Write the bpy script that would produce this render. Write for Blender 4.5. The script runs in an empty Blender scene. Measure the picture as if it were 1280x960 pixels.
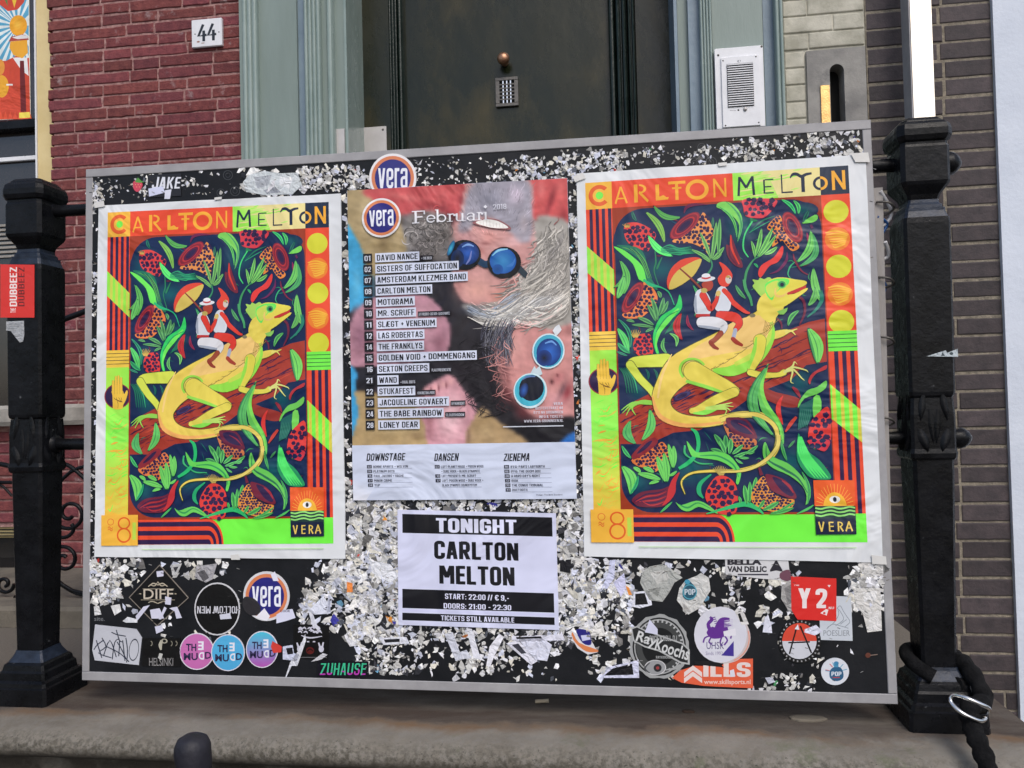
import bpy, math, random
import numpy as np
from mathutils import Vector, noise as mnoise

# ------------------------------------------------------------------ camera, world, sun, exposure
SC = bpy.context.scene
COL = SC.collection
YAW, PITCH, ROLL, FPX = 0.129918656, 0.0224084412, -0.0251109275, 968.544526
CAM = np.array([0.299733996, -1.44143225, 0.541926329])
HB, TILT, BROLL = 1.04140029, 0.0298749946, -0.00368548555

def _rz(a):
    c, s = math.cos(a), math.sin(a); return np.array([[c, -s, 0], [s, c, 0], [0, 0, 1.0]])
def _rx(a):
    c, s = math.cos(a), math.sin(a); return np.array([[1.0, 0, 0], [0, c, -s], [0, s, c]])
ROT = _rz(YAW) @ _rx(PITCH) @ np.array([[1.0, 0, 0], [0, 0, -1], [0, 1, 0]]) @ _rz(ROLL)
cd = bpy.data.cameras.new('camera')
cam = bpy.data.objects.new('camera', cd); COL.objects.link(cam)
from mathutils import Matrix
cam.matrix_world = Matrix([[ROT[i][0], ROT[i][1], ROT[i][2], CAM[i]] for i in range(3)] + [[0, 0, 0, 1]])
cd.sensor_fit = 'HORIZONTAL'; cd.sensor_width = 36.0; cd.lens = 36.0 * FPX / 1280.0
cd.clip_start = 0.02; cd.clip_end = 500
SC.camera = cam

w = bpy.data.worlds.new('World'); SC.world = w; w.use_nodes = True
nt = w.node_tree; nt.nodes.clear()
SUN_EL, SUN_AZ = math.radians(48), math.radians(155)      # azimuth from +Y clockwise: in front of the house, to the right
sky = nt.nodes.new('ShaderNodeTexSky'); sky.sky_type = 'NISHITA'; sky.sun_disc = False
sky.sun_elevation = SUN_EL; sky.sun_rotation = SUN_AZ; sky.air_density = 1.0; sky.dust_density = 3.0; sky.ozone_density = 1.0
bg = nt.nodes.new('ShaderNodeBackground'); bg.inputs[1].default_value = 0.12
wo = nt.nodes.new('ShaderNodeOutputWorld')
nt.links.new(sky.outputs[0], bg.inputs[0]); nt.links.new(bg.outputs[0], wo.inputs[0])
sl = bpy.data.lights.new('sun', 'SUN'); sl.energy = 0.8; sl.angle = math.radians(25); sl.color = (1.0, 0.98, 0.95)
so = bpy.data.objects.new('sun', sl); COL.objects.link(so)
sd = Vector((math.sin(SUN_AZ) * math.cos(SUN_EL), math.cos(SUN_AZ) * math.cos(SUN_EL), math.sin(SUN_EL)))
so.rotation_euler = sd.to_track_quat('Z', 'Y').to_euler()
SC.view_settings.view_transform = 'Standard'; SC.view_settings.look = 'None'
SC.view_settings.exposure = 0.62; SC.view_settings.gamma = 1.0

# ------------------------------------------------------------------ geometry helpers
random.seed(7)
def ray(px, py): return ROT @ np.array([(px - 640) / FPX, -(py - 480) / FPX, -1.0])
def at(px, py, Y):
    d = ray(px, py); return CAM + d * (Y - CAM[1]) / d[1]
def X(px, Y, py=100): return float(at(px, py, Y)[0])
def Z(py, Y, px=640): return float(at(px, py, Y)[2])
BX = np.array([math.cos(BROLL), 0, math.sin(BROLL)])
_e = np.cross(BX, [0, 1, 0]); _e = _e if _e[2] > 0 else -_e
BZ = _e * math.cos(TILT) + np.array([0, 1, 0]) * math.sin(TILT)
BN = np.cross(BX, BZ); BN = BN if BN[1] < 0 else -BN          # towards the street
def atB(px, py, off=0.0):
    d = ray(px, py); t = -(CAM @ BN) / (d @ BN)
    return CAM + d * t + BN * off

def lin(c):
    return tuple((x / 255 / 12.92) if x / 255 <= 0.04045 else ((x / 255 + 0.055) / 1.055) ** 2.4 for x in c[:3])

def link(name, me, m=None, parent=None):
    o = bpy.data.objects.new(name, me); COL.objects.link(o)
    if m is not None and me is not None and not me.materials: me.materials.append(m)
    if parent is not None: o.parent = parent
    return o
def tag(o, label=None, cat=None, group=None, kind=None):
    if label: o['label'] = label
    if cat: o['category'] = cat
    if group: o['group'] = group
    if kind: o['kind'] = kind
    return o
def thing(name, label, cat, loc=(0, 0, 0), group=None):
    o = bpy.data.objects.new(name, None); COL.objects.link(o)
    o.empty_display_size = .05
    o.location = tuple(float(v) for v in loc)
    o.matrix_world = Matrix.Translation(o.location)
    return tag(o, label, cat, group)

class MB:
    """collects shapes and links them as one mesh object (world coordinates, kept when parented)"""
    def __init__(s): s.v = []; s.f = []; s.sm = []
    def add(s, vs, fs, smooth=False):
        b = len(s.v); s.v += [tuple(float(c) for c in v) for v in vs]
        for f in fs: s.f.append([i + b for i in f]); s.sm.append(smooth)
    def box(s, x0, x1, y0, y1, z0, z1, bev=0.0):
        if bev <= 0:
            s.add([(x, y, z) for z in (z0, z1) for y in (y0, y1) for x in (x0, x1)],
                  [(0, 2, 3, 1), (4, 5, 7, 6), (0, 1, 5, 4), (2, 6, 7, 3), (0, 4, 6, 2), (1, 3, 7, 5)])
        else:
            b = bev
            s.rings([[(x0 + b, y0 + b, z0), (x1 - b, y0 + b, z0), (x1 - b, y1 - b, z0), (x0 + b, y1 - b, z0)],
                     [(x0, y0, z0 + b), (x1, y0, z0 + b), (x1, y1, z0 + b), (x0, y1, z0 + b)],
                     [(x0, y0, z1 - b), (x1, y0, z1 - b), (x1, y1, z1 - b), (x0, y1, z1 - b)],
                     [(x0 + b, y0 + b, z1), (x1 - b, y0 + b, z1), (x1 - b, y1 - b, z1), (x0 + b, y1 - b, z1)]])
    def rings(s, rs, caps=True, smooth=False):
        n = len(rs[0]); vs = [p for r in rs for p in r]; fs = []
        for k in range(len(rs) - 1):
            for i in range(n):
                j = (i + 1) % n
                fs.append((k * n + i, k * n + j, (k + 1) * n + j, (k + 1) * n + i))
        s.add(vs, fs, smooth)
        if caps:
            s.add(rs[0], [tuple(range(n))[::-1]]); s.add(rs[-1], [tuple(range(n))])
    def tube(s, pts, r, seg=10, smooth=True, caps=True):
        pts = [Vector([float(c) for c in p]) for p in pts]; rr = r if isinstance(r, (list, tuple)) else [r] * len(pts)
        rs = []; up = Vector((0.1, 0.2, 1)).normalized()
        for i, p in enumerate(pts):
            t = (pts[min(i + 1, len(pts) - 1)] - pts[max(i - 1, 0)]).normalized()
            a = t.cross(up)
            if a.length < 1e-3: a = t.cross(Vector((1, 0, 0)))
            a.normalize(); b = t.cross(a).normalized(); up = a.cross(t).normalized() if False else up
            rs.append([tuple(p + (a * math.cos(k * math.tau / seg) + b * math.sin(k * math.tau / seg)) * rr[i]) for k in range(seg)])
        s.rings(rs, caps, smooth)
    def ext(s, prof, z0, z1):      # profile of (x,y) points extruded upwards
        n = len(prof)
        s.add([(x, y, z0) for x, y in prof] + [(x, y, z1) for x, y in prof],
              [(i, (i + 1) % n, (i + 1) % n + n, i + n) for i in range(n)] + [tuple(range(n))[::-1], tuple(range(n, 2 * n))])
    def mesh(s, name):
        me = bpy.data.meshes.new(name); me.from_pydata(s.v, [], s.f)
        me.polygons.foreach_set('use_smooth', s.sm)
        me.update(); return me
    def build(s, name, m, parent=None):
        me = s.mesh(name)
        o = link(name, me, m, parent)
        if parent is not None: o.matrix_parent_inverse = parent.matrix_world.inverted()
        return o

def smooth(pts, n=5, closed=False):
    P = [np.array(p, float) for p in pts]; N = len(P); out = []
    R_ = range(N if closed else N - 1)
    for i in R_:
        p0 = P[(i - 1) % N] if (closed or i > 0) else P[0]; p1 = P[i]; p2 = P[(i + 1) % N]
        p3 = P[(i + 2) % N] if (closed or i + 2 < N) else P[-1]
        for k in range(n):
            t = k / n
            out.append(.5 * ((2 * p1) + (-p0 + p2) * t + (2 * p0 - 5 * p1 + 4 * p2 - p3) * t * t + (-p0 + 3 * p1 - 3 * p2 + p3) * t ** 3))
    if not closed: out.append(P[-1])
    return out

# ------------------------------------------------------------------ materials
def mat(name, c1, c2=None, scale=8.0, rough=.6, bump=.0, bscale=40.0, metal=0.0, spec=.5, stretch=(1, 1, 1), c3=None, s3=3.0, t3=.6,
        objrand=0.0, coat=0.0, rvar=0.0, w3=.06):
    m = bpy.data.materials.new(name); m.use_nodes = True; t = m.node_tree; N = t.nodes; L = t.links
    b = N['Principled BSDF']; b.inputs['Roughness'].default_value = rough; b.inputs['Metallic'].default_value = metal
    b.inputs['Specular IOR Level'].default_value = spec
    b.inputs['Coat Weight'].default_value = coat; b.inputs['Coat Roughness'].default_value = .12
    g = N.new('ShaderNodeNewGeometry'); mp = N.new('ShaderNodeMapping'); mp.inputs['Scale'].default_value = stretch
    L.new(g.outputs['Position'], mp.inputs['Vector'])
    def nz(sc, det=6, ro=.6):
        n = N.new('ShaderNodeTexNoise'); n.inputs['Scale'].default_value = sc; n.inputs['Detail'].default_value = det
        n.inputs['Roughness'].default_value = ro; L.new(mp.outputs[0], n.inputs['Vector']); return n
    n1 = nz(scale); rp = N.new('ShaderNodeValToRGB'); L.new(n1.outputs['Fac'], rp.inputs[0])
    rp.color_ramp.elements[0].position = .35; rp.color_ramp.elements[1].position = .65
    rp.color_ramp.elements[0].color = (*c1, 1); rp.color_ramp.elements[1].color = (*(c2 or c1), 1)
    col = rp.outputs[0]
    if objrand:
        oi = N.new('ShaderNodeObjectInfo'); hs = N.new('ShaderNodeHueSaturation')
        ma = N.new('ShaderNodeMapRange'); ma.inputs[3].default_value = 1 - objrand; ma.inputs[4].default_value = 1 + objrand
        L.new(oi.outputs['Random'], ma.inputs[0]); L.new(ma.outputs[0], hs.inputs['Value']); L.new(col, hs.inputs['Color'])
        mh = N.new('ShaderNodeMath'); mh.operation = 'FRACT'; mm = N.new('ShaderNodeMath'); mm.operation = 'MULTIPLY'; mm.inputs[1].default_value = 7.31
        L.new(oi.outputs['Random'], mm.inputs[0]); L.new(mm.outputs[0], mh.inputs[0])
        mr2 = N.new('ShaderNodeMapRange'); mr2.inputs[3].default_value = .488; mr2.inputs[4].default_value = .506
        L.new(mh.outputs[0], mr2.inputs[0]); L.new(mr2.outputs[0], hs.inputs['Hue'])
        col = hs.outputs[0]
    if c3:
        n3 = nz(s3, 8, .65); mr = N.new('ShaderNodeMapRange'); mr.inputs[1].default_value = t3; mr.inputs[2].default_value = t3 + w3
        L.new(n3.outputs['Fac'], mr.inputs[0]); mx = N.new('ShaderNodeMix'); mx.data_type = 'RGBA'
        L.new(mr.outputs[0], mx.inputs[0]); L.new(col, mx.inputs[6]); mx.inputs[7].default_value = (*c3, 1); col = mx.outputs[2]
    L.new(col, b.inputs['Base Color'])
    if rvar:
        nr = nz(scale * 2.3); mr = N.new('ShaderNodeMapRange'); mr.inputs[1].default_value = .3; mr.inputs[2].default_value = .7
        mr.inputs[3].default_value = max(.02, rough - rvar); mr.inputs[4].default_value = min(1, rough + rvar)
        L.new(nr.outputs['Fac'], mr.inputs[0]); L.new(mr.outputs[0], b.inputs['Roughness'])
    if bump:
        nb = nz(bscale, 8, .65); bp = N.new('ShaderNodeBump'); bp.inputs['Strength'].default_value = bump; bp.inputs['Distance'].default_value = .004
        L.new(nb.outputs['Fac'], bp.inputs['Height']); L.new(bp.outputs[0], b.inputs['Normal'])
    return m

def paper(name, rough=.42, bump=.35, bscale=9.0, dirt=.08, spec=.5):
    m = bpy.data.materials.new(name); m.use_nodes = True; t = m.node_tree; N = t.nodes; L = t.links; b = N['Principled BSDF']
    b.inputs['Roughness'].default_value = rough; b.inputs['Specular IOR Level'].default_value = spec
    ca = N.new('ShaderNodeVertexColor'); ca.layer_name = 'Col'
    g = N.new('ShaderNodeNewGeometry')
    n = N.new('ShaderNodeTexNoise'); n.inputs['Scale'].default_value = 14; n.inputs['Detail'].default_value = 8; L.new(g.outputs['Position'], n.inputs['Vector'])
    mr = N.new('ShaderNodeMapRange'); mr.inputs[1].default_value = .3; mr.inputs[2].default_value = .7; mr.inputs[3].default_value = 1 - dirt; mr.inputs[4].default_value = 1
    L.new(n.outputs['Fac'], mr.inputs[0])
    mx = N.new('ShaderNodeMix'); mx.data_type = 'RGBA'; mx.blend_type = 'MULTIPLY'; mx.inputs[0].default_value = 1
    L.new(ca.outputs[0], mx.inputs[6]); L.new(mr.outputs[0], mx.inputs[7]); L.new(mx.outputs[2], b.inputs['Base Color'])
    nb = N.new('ShaderNodeTexNoise'); nb.inputs['Scale'].default_value = bscale; nb.inputs['Detail'].default_value = 3; nb.inputs['Distortion'].default_value = 1.4
    L.new(g.outputs['Position'], nb.inputs['Vector'])
    bp = N.new('ShaderNodeBump'); bp.inputs['Strength'].default_value = min(1, bump); bp.inputs['Distance'].default_value = .022 if bump > .7 else .01
    L.new(nb.outputs['Fac'], bp.inputs['Height']); L.new(bp.outputs[0], b.inputs['Normal'])
    return m

M_brick = mat('red_brick', (.115, .025, .028), (.195, .048, .046), 38, .9, 1.0, 130, objrand=.2, c3=(.36, .28, .28), s3=15, t3=.585, w3=.16)
M_brick_m = mat('pink_mortar', (.20, .095, .09), (.42, .25, .23), 60, .95, .8, 150)
M_dbrick = mat('purple_brown_brick', (.032, .026, .029), (.060, .046, .049), 25, .75, .5, 90, objrand=.3, c3=(.30, .28, .29), s3=9, t3=.69, w3=.08)
M_dmort = mat('sand_mortar', (.16, .14, .11), (.29, .255, .20), 70, .95, .9, 200)
M_cream = mat('cream_painted_brick', (.30, .29, .23), (.52, .50, .42), 14, .7, .4, 80, c3=(.20, .17, .11), s3=6, t3=.58, w3=.15)
M_case = mat('grey_green_paint', (.175, .225, .205), (.205, .26, .24), 5, .42, .15, 60, stretch=(3, 3, .5), rvar=.1)
M_casel = mat('pale_green_moulding_paint', (.20, .265, .245), (.26, .325, .305), 14, .20, .3, 80, stretch=(1, 1, .5), rvar=.10)
M_blue = mat('blue_grey_paint', (.14, .20, .26), (.19, .26, .32), 8, .4, .3, 70, rvar=.1)
M_door = mat('dark_green_gloss_paint_reflection', (.006, .010, .004), (.014, .015, .004), 3, .26, .25, 14, stretch=(2, 2, 1.1), rvar=.12, spec=.34, c3=(.050, .040, .012), s3=1.7, t3=.50, w3=.2)  # olive patches paint in the warm reflection of the street opposite
M_doorm = mat('dark_green_moulding_paint', (.005, .012, .009), (.012, .022, .018), 12, .24, .4, 90, spec=.35)
M_black = mat('black_gloss_iron_paint', (.003, .0032, .004), (.0075, .008, .010), 18, .30, .45, 55, c3=(.10, .105, .11), s3=38, t3=.675, rvar=.12, w3=.05, spec=.17)
M_blackb = mat('worn_blue_black_paint', (.006, .009, .017), (.022, .032, .055), 30, .35, .5, 60, c3=(.10, .085, .06), s3=40, t3=.66, spec=.3)
M_alu = mat('grey_frame', (.27, .265, .275), (.34, .335, .345), 20, .45, .1, 120, rvar=.08)
M_batten = mat('grey_batten', (.25, .235, .225), (.31, .29, .28), 20, .6, .2, 60, stretch=(6, 6, .6))
M_bboard = mat('black_board', (.007, .008, .010), (.013, .014, .017), 12, .45, .15, 90, rvar=.1, c3=(.05, .05, .055), s3=60, t3=.68, spec=.2)
M_steel = mat('bright_steel', (.78, .70, .58), (.90, .84, .74), 3, .30, .05, 60, metal=1.0)
M_pl = mat('steel_plate', (.45, .43, .42), (.52, .50, .49), 20, .45, .05, 60, metal=.3)
M_white = mat('white_reflected_line', (.66, .67, .70), (.74, .75, .78), 20, .4, .1, 80)
M_wwall = mat('white_render', (.56, .61, .70), (.62, .67, .76), 6, .8, .5, 35)
M_yell = mat('cream_yellow_paint', (.60, .47, .22), (.68, .55, .28), 10, .5, .25, 50, c3=(.35, .27, .15), s3=24, t3=.70)
M_stone = mat('worn_stone', (.13, .115, .10), (.22, .205, .185), 7, .85, .8, 45, c3=(.14, .075, .045), s3=4.5, t3=.56, w3=.2)
M_plinth = mat('beige_stone', (.10, .088, .07), (.16, .14, .11), 12, .9, .6, 60)
M_sill = mat('grey_sill_stone', (.22, .21, .19), (.32, .30, .27), 25, .8, .4, 80)
M_slot = mat('letterbox_stone', (.17, .165, .16), (.30, .29, .27), 9, .8, .5, 60, c3=(.11, .11, .11), s3=7, t3=.57, w3=.15)
M_dark = mat('dark_void', (.003, .003, .003), rough=.9)
M_brass = mat('brass', (.55, .33, .12), (.68, .45, .18), 60, .35, .4, 200, metal=.9)
M_bronze = mat('old_bronze', (.30, .15, .09), (.42, .24, .15), 60, .35, .2, 200, metal=.8)
M_grille = mat('grey_grille_metal', (.09, .085, .08), (.13, .12, .11), 60, .45, .2, 200, metal=.5)
M_glass = mat('dark_window_glass', (.02, .02, .02), (.035, .03, .03), 6, .06, 0, 10, spec=.8)
M_cord = mat('black_fabric', (.004, .004, .0045), (.012, .012, .013), 60, .9, 1.0, 320, spec=.15)
M_chrome = mat('chrome', (.7, .7, .7), rough=.2, metal=1.0)
M_rubber = mat('dark_grey_rubber', (.012, .012, .018), (.022, .022, .030), 30, .5, .35, 120, c3=(.05, .05, .055), s3=30, t3=.62, spec=.3)
M_street = mat('street_pavers', (.05, .045, .04), (.09, .08, .07), 6, .85, .6, 40)
M_butt = mat('cigarette_paper', (.45, .38, .28), rough=.9)
M_leafy = mat('dead_leaf', (.05, .03, .02), rough=.9)
M_tape = mat('tape_white', (.6, .6, .62), rough=.4)
M_tie = mat('blue_plastic', (.02, .08, .25), rough=.35)
M_print = paper('printed_paper', .38, .8, 5.0, .10, .30)
M_stick = paper('sticker_vinyl', .33, .15, 20)
M_scrap = paper('torn_paper_print', .7, .6, 60, .15, .25)

# ------------------------------------------------------------------ flat print: shapes laid a few microns apart on a sheet
_tc = {}
def glyphs(s, bold, serif=False):
    k = (s, bold)
    if k in _tc: return _tc[k]
    c = bpy.data.curves.new('t', 'FONT'); c.body = s; c.resolution_u = 3; c.offset = bold; c.fill_mode = 'BOTH'; c.dimensions = '2D'
    o = bpy.data.objects.new('t', c); COL.objects.link(o)
    dg = bpy.context.evaluated_depsgraph_get(); e = o.evaluated_get(dg); me = e.to_mesh()
    V = [(v.co.x, v.co.y) for v in me.vertices]; F = [tuple(p.vertices) for p in me.polygons]
    e.to_mesh_clear(); bpy.data.objects.remove(o); bpy.data.curves.remove(c)
    xs = [v[0] for v in V]; ys = [v[1] for v in V]
    a, b, c_, d = min(xs), max(xs), min(ys), max(ys)
    V = [((x - a) / (b - a), (d - y) / (d - c_)) for x, y in V]
    _tc[k] = (V, F); return _tc[k]

# a condensed sans drawn from thick centrelines (the print's lettering)
def _arc(path, r=.13, closed=False):
    out = []; n = len(path)
    for i, p in enumerate(path):
        if not closed and i in (0, n - 1): out.append(p); continue
        a, b = path[i - 1], path[(i + 1) % n]
        da = math.hypot(a[0] - p[0], a[1] - p[1]); db = math.hypot(b[0] - p[0], b[1] - p[1]); q = min(r, da * .5, db * .5)
        A = (p[0] + (a[0] - p[0]) / da * q, p[1] + (a[1] - p[1]) / da * q); B = (p[0] + (b[0] - p[0]) / db * q, p[1] + (b[1] - p[1]) / db * q)
        for k in range(5):
            t = k / 4; out.append(((1 - t) ** 2 * A[0] + 2 * t * (1 - t) * p[0] + t * t * B[0], (1 - t) ** 2 * A[1] + 2 * t * (1 - t) * p[1] + t * t * B[1]))
    return out
l_, r_c, T_, B_c, c_c = .085, .415, .075, .925, .25
CG = {
 'A': [[(.075, 1), (.215, 0)], [(.425, 1), (.285, 0)], [(.13, .70), (.37, .70)]],
 'B': [[(l_, 0), (l_, 1)], 'r', [(l_, T_), (r_c - .02, T_), (r_c - .02, .48), (l_, .48)], 'r', [(l_, .49), (r_c, .49), (r_c, B_c), (l_, B_c)]],
 'C': ['r', [(r_c, .34), (r_c, T_), (l_, T_), (l_, B_c), (r_c, B_c), (r_c, .66)]],
 'D': [[(l_, 0), (l_, 1)], 'r', [(l_, T_), (r_c, T_), (r_c, B_c), (l_, B_c)]],
 'E': [[(l_, 0), (l_, 1)], [(l_, T_), (.43, T_)], [(l_, .49), (.40, .49)], [(l_, B_c), (.43, B_c)]],
 'F': [[(l_, 0), (l_, 1)], [(l_, T_), (.43, T_)], [(l_, .50), (.39, .50)]],
 'G': ['r', [(r_c, .32), (r_c, T_), (l_, T_), (l_, B_c), (r_c, B_c), (r_c, .54)], [(.23, .54), (.495, .54)]],
 'H': [[(l_, 0), (l_, 1)], [(r_c, 0), (r_c, 1)], [(l_, .49), (r_c, .49)]],
 'I': [[(l_, 0), (l_, 1)]], 'J': ['r', [(r_c, 0), (r_c, B_c), (l_, B_c), (l_, .68)]],
 'K': [[(l_, 0), (l_, 1)], [(.43, 0), (.17, .56)], [(.22, .40), (.44, 1)]],
 'L': [[(l_, 0), (l_, 1)], [(l_, B_c), (.42, B_c)]],
 'M': [[(l_, 0), (l_, 1)], [(.595, 0), (.595, 1)], [(.12, 0), (.34, .66)], [(.56, 0), (.34, .66)]],
 'N': [[(l_, 0), (l_, 1)], [(r_c + .02, 0), (r_c + .02, 1)], [(.11, .02), (.41, .98)]],
 'O': ['rc', [(r_c, T_), (l_, T_), (l_, B_c), (r_c, B_c)]],
 'P': [[(l_, 0), (l_, 1)], 'r', [(l_, T_), (r_c, T_), (r_c, .54), (l_, .54)]],
 'Q': ['rc', [(r_c, T_), (l_, T_), (l_, B_c), (r_c, B_c)], [(.28, .78), (.44, 1.0)]],
 'R': [[(l_, 0), (l_, 1)], 'r', [(l_, T_), (r_c, T_), (r_c, .54), (l_, .54)], [(.26, .54), (.43, 1)]],
 'S': ['r', [(r_c, .30), (r_c, T_), (l_, T_), (l_, .47), (r_c, .53), (r_c, B_c), (l_, B_c), (l_, .70)]],
 'T': [[(0, T_), (.5, T_)], [(.25, T_), (.25, 1)]], 'U': ['r', [(l_, 0), (l_, B_c), (r_c, B_c), (r_c, 0)]],
 'V': [[(.075, 0), (.235, 1)], [(.425, 0), (.265, 1)]], 'W': [[(.07, 0), (.19, 1)], [(.36, .1), (.22, 1)], [(.36, .1), (.50, 1)], [(.65, 0), (.53, 1)]],
 'X': [[(.08, 0), (.42, 1)], [(.42, 0), (.08, 1)]], 'Y': [[(.075, 0), (.25, .56)], [(.425, 0), (.25, .56)], [(.25, .5), (.25, 1)]],
 'Z': [[(.02, T_), (.46, T_)], [(.40, .1), (.10, .9)], [(.02, B_c), (.48, B_c)]],
 '0': ['rc', [(r_c, T_), (l_, T_), (l_, B_c), (r_c, B_c)]], '1': [[(.20, 0), (.20, 1)], [(.03, .20), (.20, .07)]],
 '2': ['r', [(l_, .30), (l_, T_), (r_c, T_), (r_c, .42), (.10, .90)], [(.03, B_c), (.46, B_c)]],
 '3': ['r', [(l_, .26), (l_, T_), (r_c, T_), (r_c, .48), (.2, .48)], 'r', [(.2, .49), (r_c, .49), (r_c, B_c), (l_, B_c), (l_, .72)]],
 '4': [[(.34, 0), (.34, 1)], [(.27, 0), (.07, .72)], [(.0, .76), (.48, .76)]],
 '5': [[(.05, T_), (.45, T_)], [(l_, T_), (l_, .46)], 'r', [(l_, .44), (r_c, .42), (r_c, B_c), (l_, B_c), (l_, .72)]],
 '6': ['rc', [(r_c, .44), (l_, .44), (l_, B_c), (r_c, B_c)], 'r', [(l_, .60), (l_, T_), (r_c, T_), (r_c, .26)]],
 '7': [[(.02, T_), (.48, T_)], [(.42, .08), (.18, 1)]], '8': ['rc', [(r_c, T_), (l_, T_), (l_, .48), (r_c, .48)], 'rc', [(r_c, .49), (l_, .49), (l_, B_c), (r_c, B_c)]],
 '9': ['rc', [(r_c, T_), (l_, T_), (l_, .56), (r_c, .56)], 'r', [(r_c, .40), (r_c, B_c), (l_, B_c), (l_, .74)]],
 ' ': [], '.': [[(.075, .85), (.075, 1)]], ',': [[(.075, .85), (.075, 1.0)], [(.10, .94), (.04, 1.12)]], ':': [[(.075, .85), (.075, 1)], [(.075, .36), (.075, .51)]], '-': [[(.04, .58), (.30, .58)]],
 '+': [[(.05, .52), (.41, .52)], [(.23, .28), (.23, .76)]], '/': [[(.22, -.02), (.04, 1.02)]], "'": [[(.07, 0), (.07, .26)]], '&': ['rc', [(.36, T_), (.12, T_), (.12, .44), (.36, .44)], 'rc', [(.38, .5), (l_, .5), (l_, B_c), (.38, B_c)], [(.30, .62), (.50, 1)]],
 '€': ['r', [(.47, .28), (.47, T_), (.15, T_), (.15, B_c), (.47, B_c), (.47, .72)], [(0, .42), (.36, .42)], [(0, .59), (.36, .59)]],
 'Æ': [[(.06, 1), (.26, 0)], [(.32, 0), (.32, 1)], [(.22, T_), (.62, T_)], [(.32, .49), (.58, .49)], [(.32, B_c), (.64, B_c)], [(.12, .70), (.32, .70)]],
 'v': [[(.075, 0), (.235, 1)], [(.425, 0), (.265, 1)]], 'e': ['r', [(r_c, .70), (r_c, B_c), (l_, B_c), (l_, T_), (r_c, T_), (r_c, .52), (l_, .52)]], 'r': [[(l_, 0), (l_, 1)], 'r', [(l_, .16), (.16, T_), (.34, T_)]],
 'a': [[(r_c, .12), (r_c, 1)], 'r', [(l_, .28), (l_, T_), (r_c, T_), (r_c, .2)], 'r', [(r_c, .46), (l_, .48), (l_, B_c), (r_c, B_c), (r_c, .8)]],
}
def cond(s, wt=.155):
    k = (s, wt)
    if k in _tc: return _tc[k]
    V, F, Lr = [], [], []; x0 = 0
    for ch in s:
        G = CG[ch]; mode = None; mx = 0; lay_ = 0
        for g in G:
            if isinstance(g, str): mode = g; continue
            closed = mode == 'rc'; P = _arc(g, .14, closed) if mode else list(g); mode = None
            n = len(P); L_, R_ = [], []; h = wt / 2
            hor = (not closed and n == 2 and abs(P[0][1] - P[1][1]) < 1e-6); h = h * (.88 if hor else 1)
            for i in range(n):
                a = P[i - 1] if (closed or i > 0) else P[i]; b = P[(i + 1) % n] if (closed or i < n - 1) else P[i]
                dx, dy = b[0] - a[0], b[1] - a[1]; l = math.hypot(dx, dy) or 1; L_.append((P[i][0] - dy / l * h, P[i][1] + dx / l * h)); R_.append((P[i][0] + dy / l * h, P[i][1] - dx / l * h))
            if n == 2 and not hor and abs(P[0][0] - P[1][0]) > 1e-6:      # slanted stroke: cut square at top and foot
                hx = h * math.hypot(P[1][0] - P[0][0], P[1][1] - P[0][1]) / abs(P[1][1] - P[0][1]); L_ = [(p[0] - hx, p[1]) for p in P]; R_ = [(p[0] + hx, p[1]) for p in P]
            b0 = len(V); V += [(p[0] + x0, p[1]) for p in L_ + R_]; m = n if closed else n - 1
            for i in range(m): j = (i + 1) % n; F.append((b0 + i, b0 + j, b0 + n + j, b0 + n + i)); Lr.append(lay_)
            lay_ += 1; mx = max([mx] + [p[0] for p in L_ + R_])
        x0 += (mx if G else .16) + .085
    xs = [v[0] for v in V]; a, b = min(xs), max(xs)
    V = [((x - a) / (b - a), y) for x, y in V]; _tc[k] = (V, F, Lr); return _tc[k]
PLAIN = {'DIFF', 'UHSK', 'HELSINKI', 'POESLIER', 'E', 'D', 'TH', 'MU', 'BELLA', 'VAN DELLIC'}

def hom(q):
    """unit square (0,0),(1,0),(1,1),(0,1) -> quad q"""
    A = []; B = []
    for (u, v), (x, y) in zip(((0, 0), (1, 0), (1, 1), (0, 1)), q):
        A.append([u, v, 1, 0, 0, 0, -u * x, -v * x]); B.append(x)
        A.append([0, 0, 0, u, v, 1, -u * y, -v * y]); B.append(y)
    h = np.append(np.linalg.solve(np.array(A), np.array(B)), 1).reshape(3, 3); return h
def hmap(h):
    def f(p):
        x = h[0, 0] * p[0] + h[0, 1] * p[1] + h[0, 2]; y = h[1, 0] * p[0] + h[1, 1] * p[1] + h[1, 2]; w_ = h[2, 0] * p[0] + h[2, 1] * p[1] + h[2, 2]
        return (x / w_, y / w_)
    return f
ident = lambda p: p
def comp(*fs):
    def f(p):
        for g in fs: p = g(p)
        return p
    return f

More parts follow.
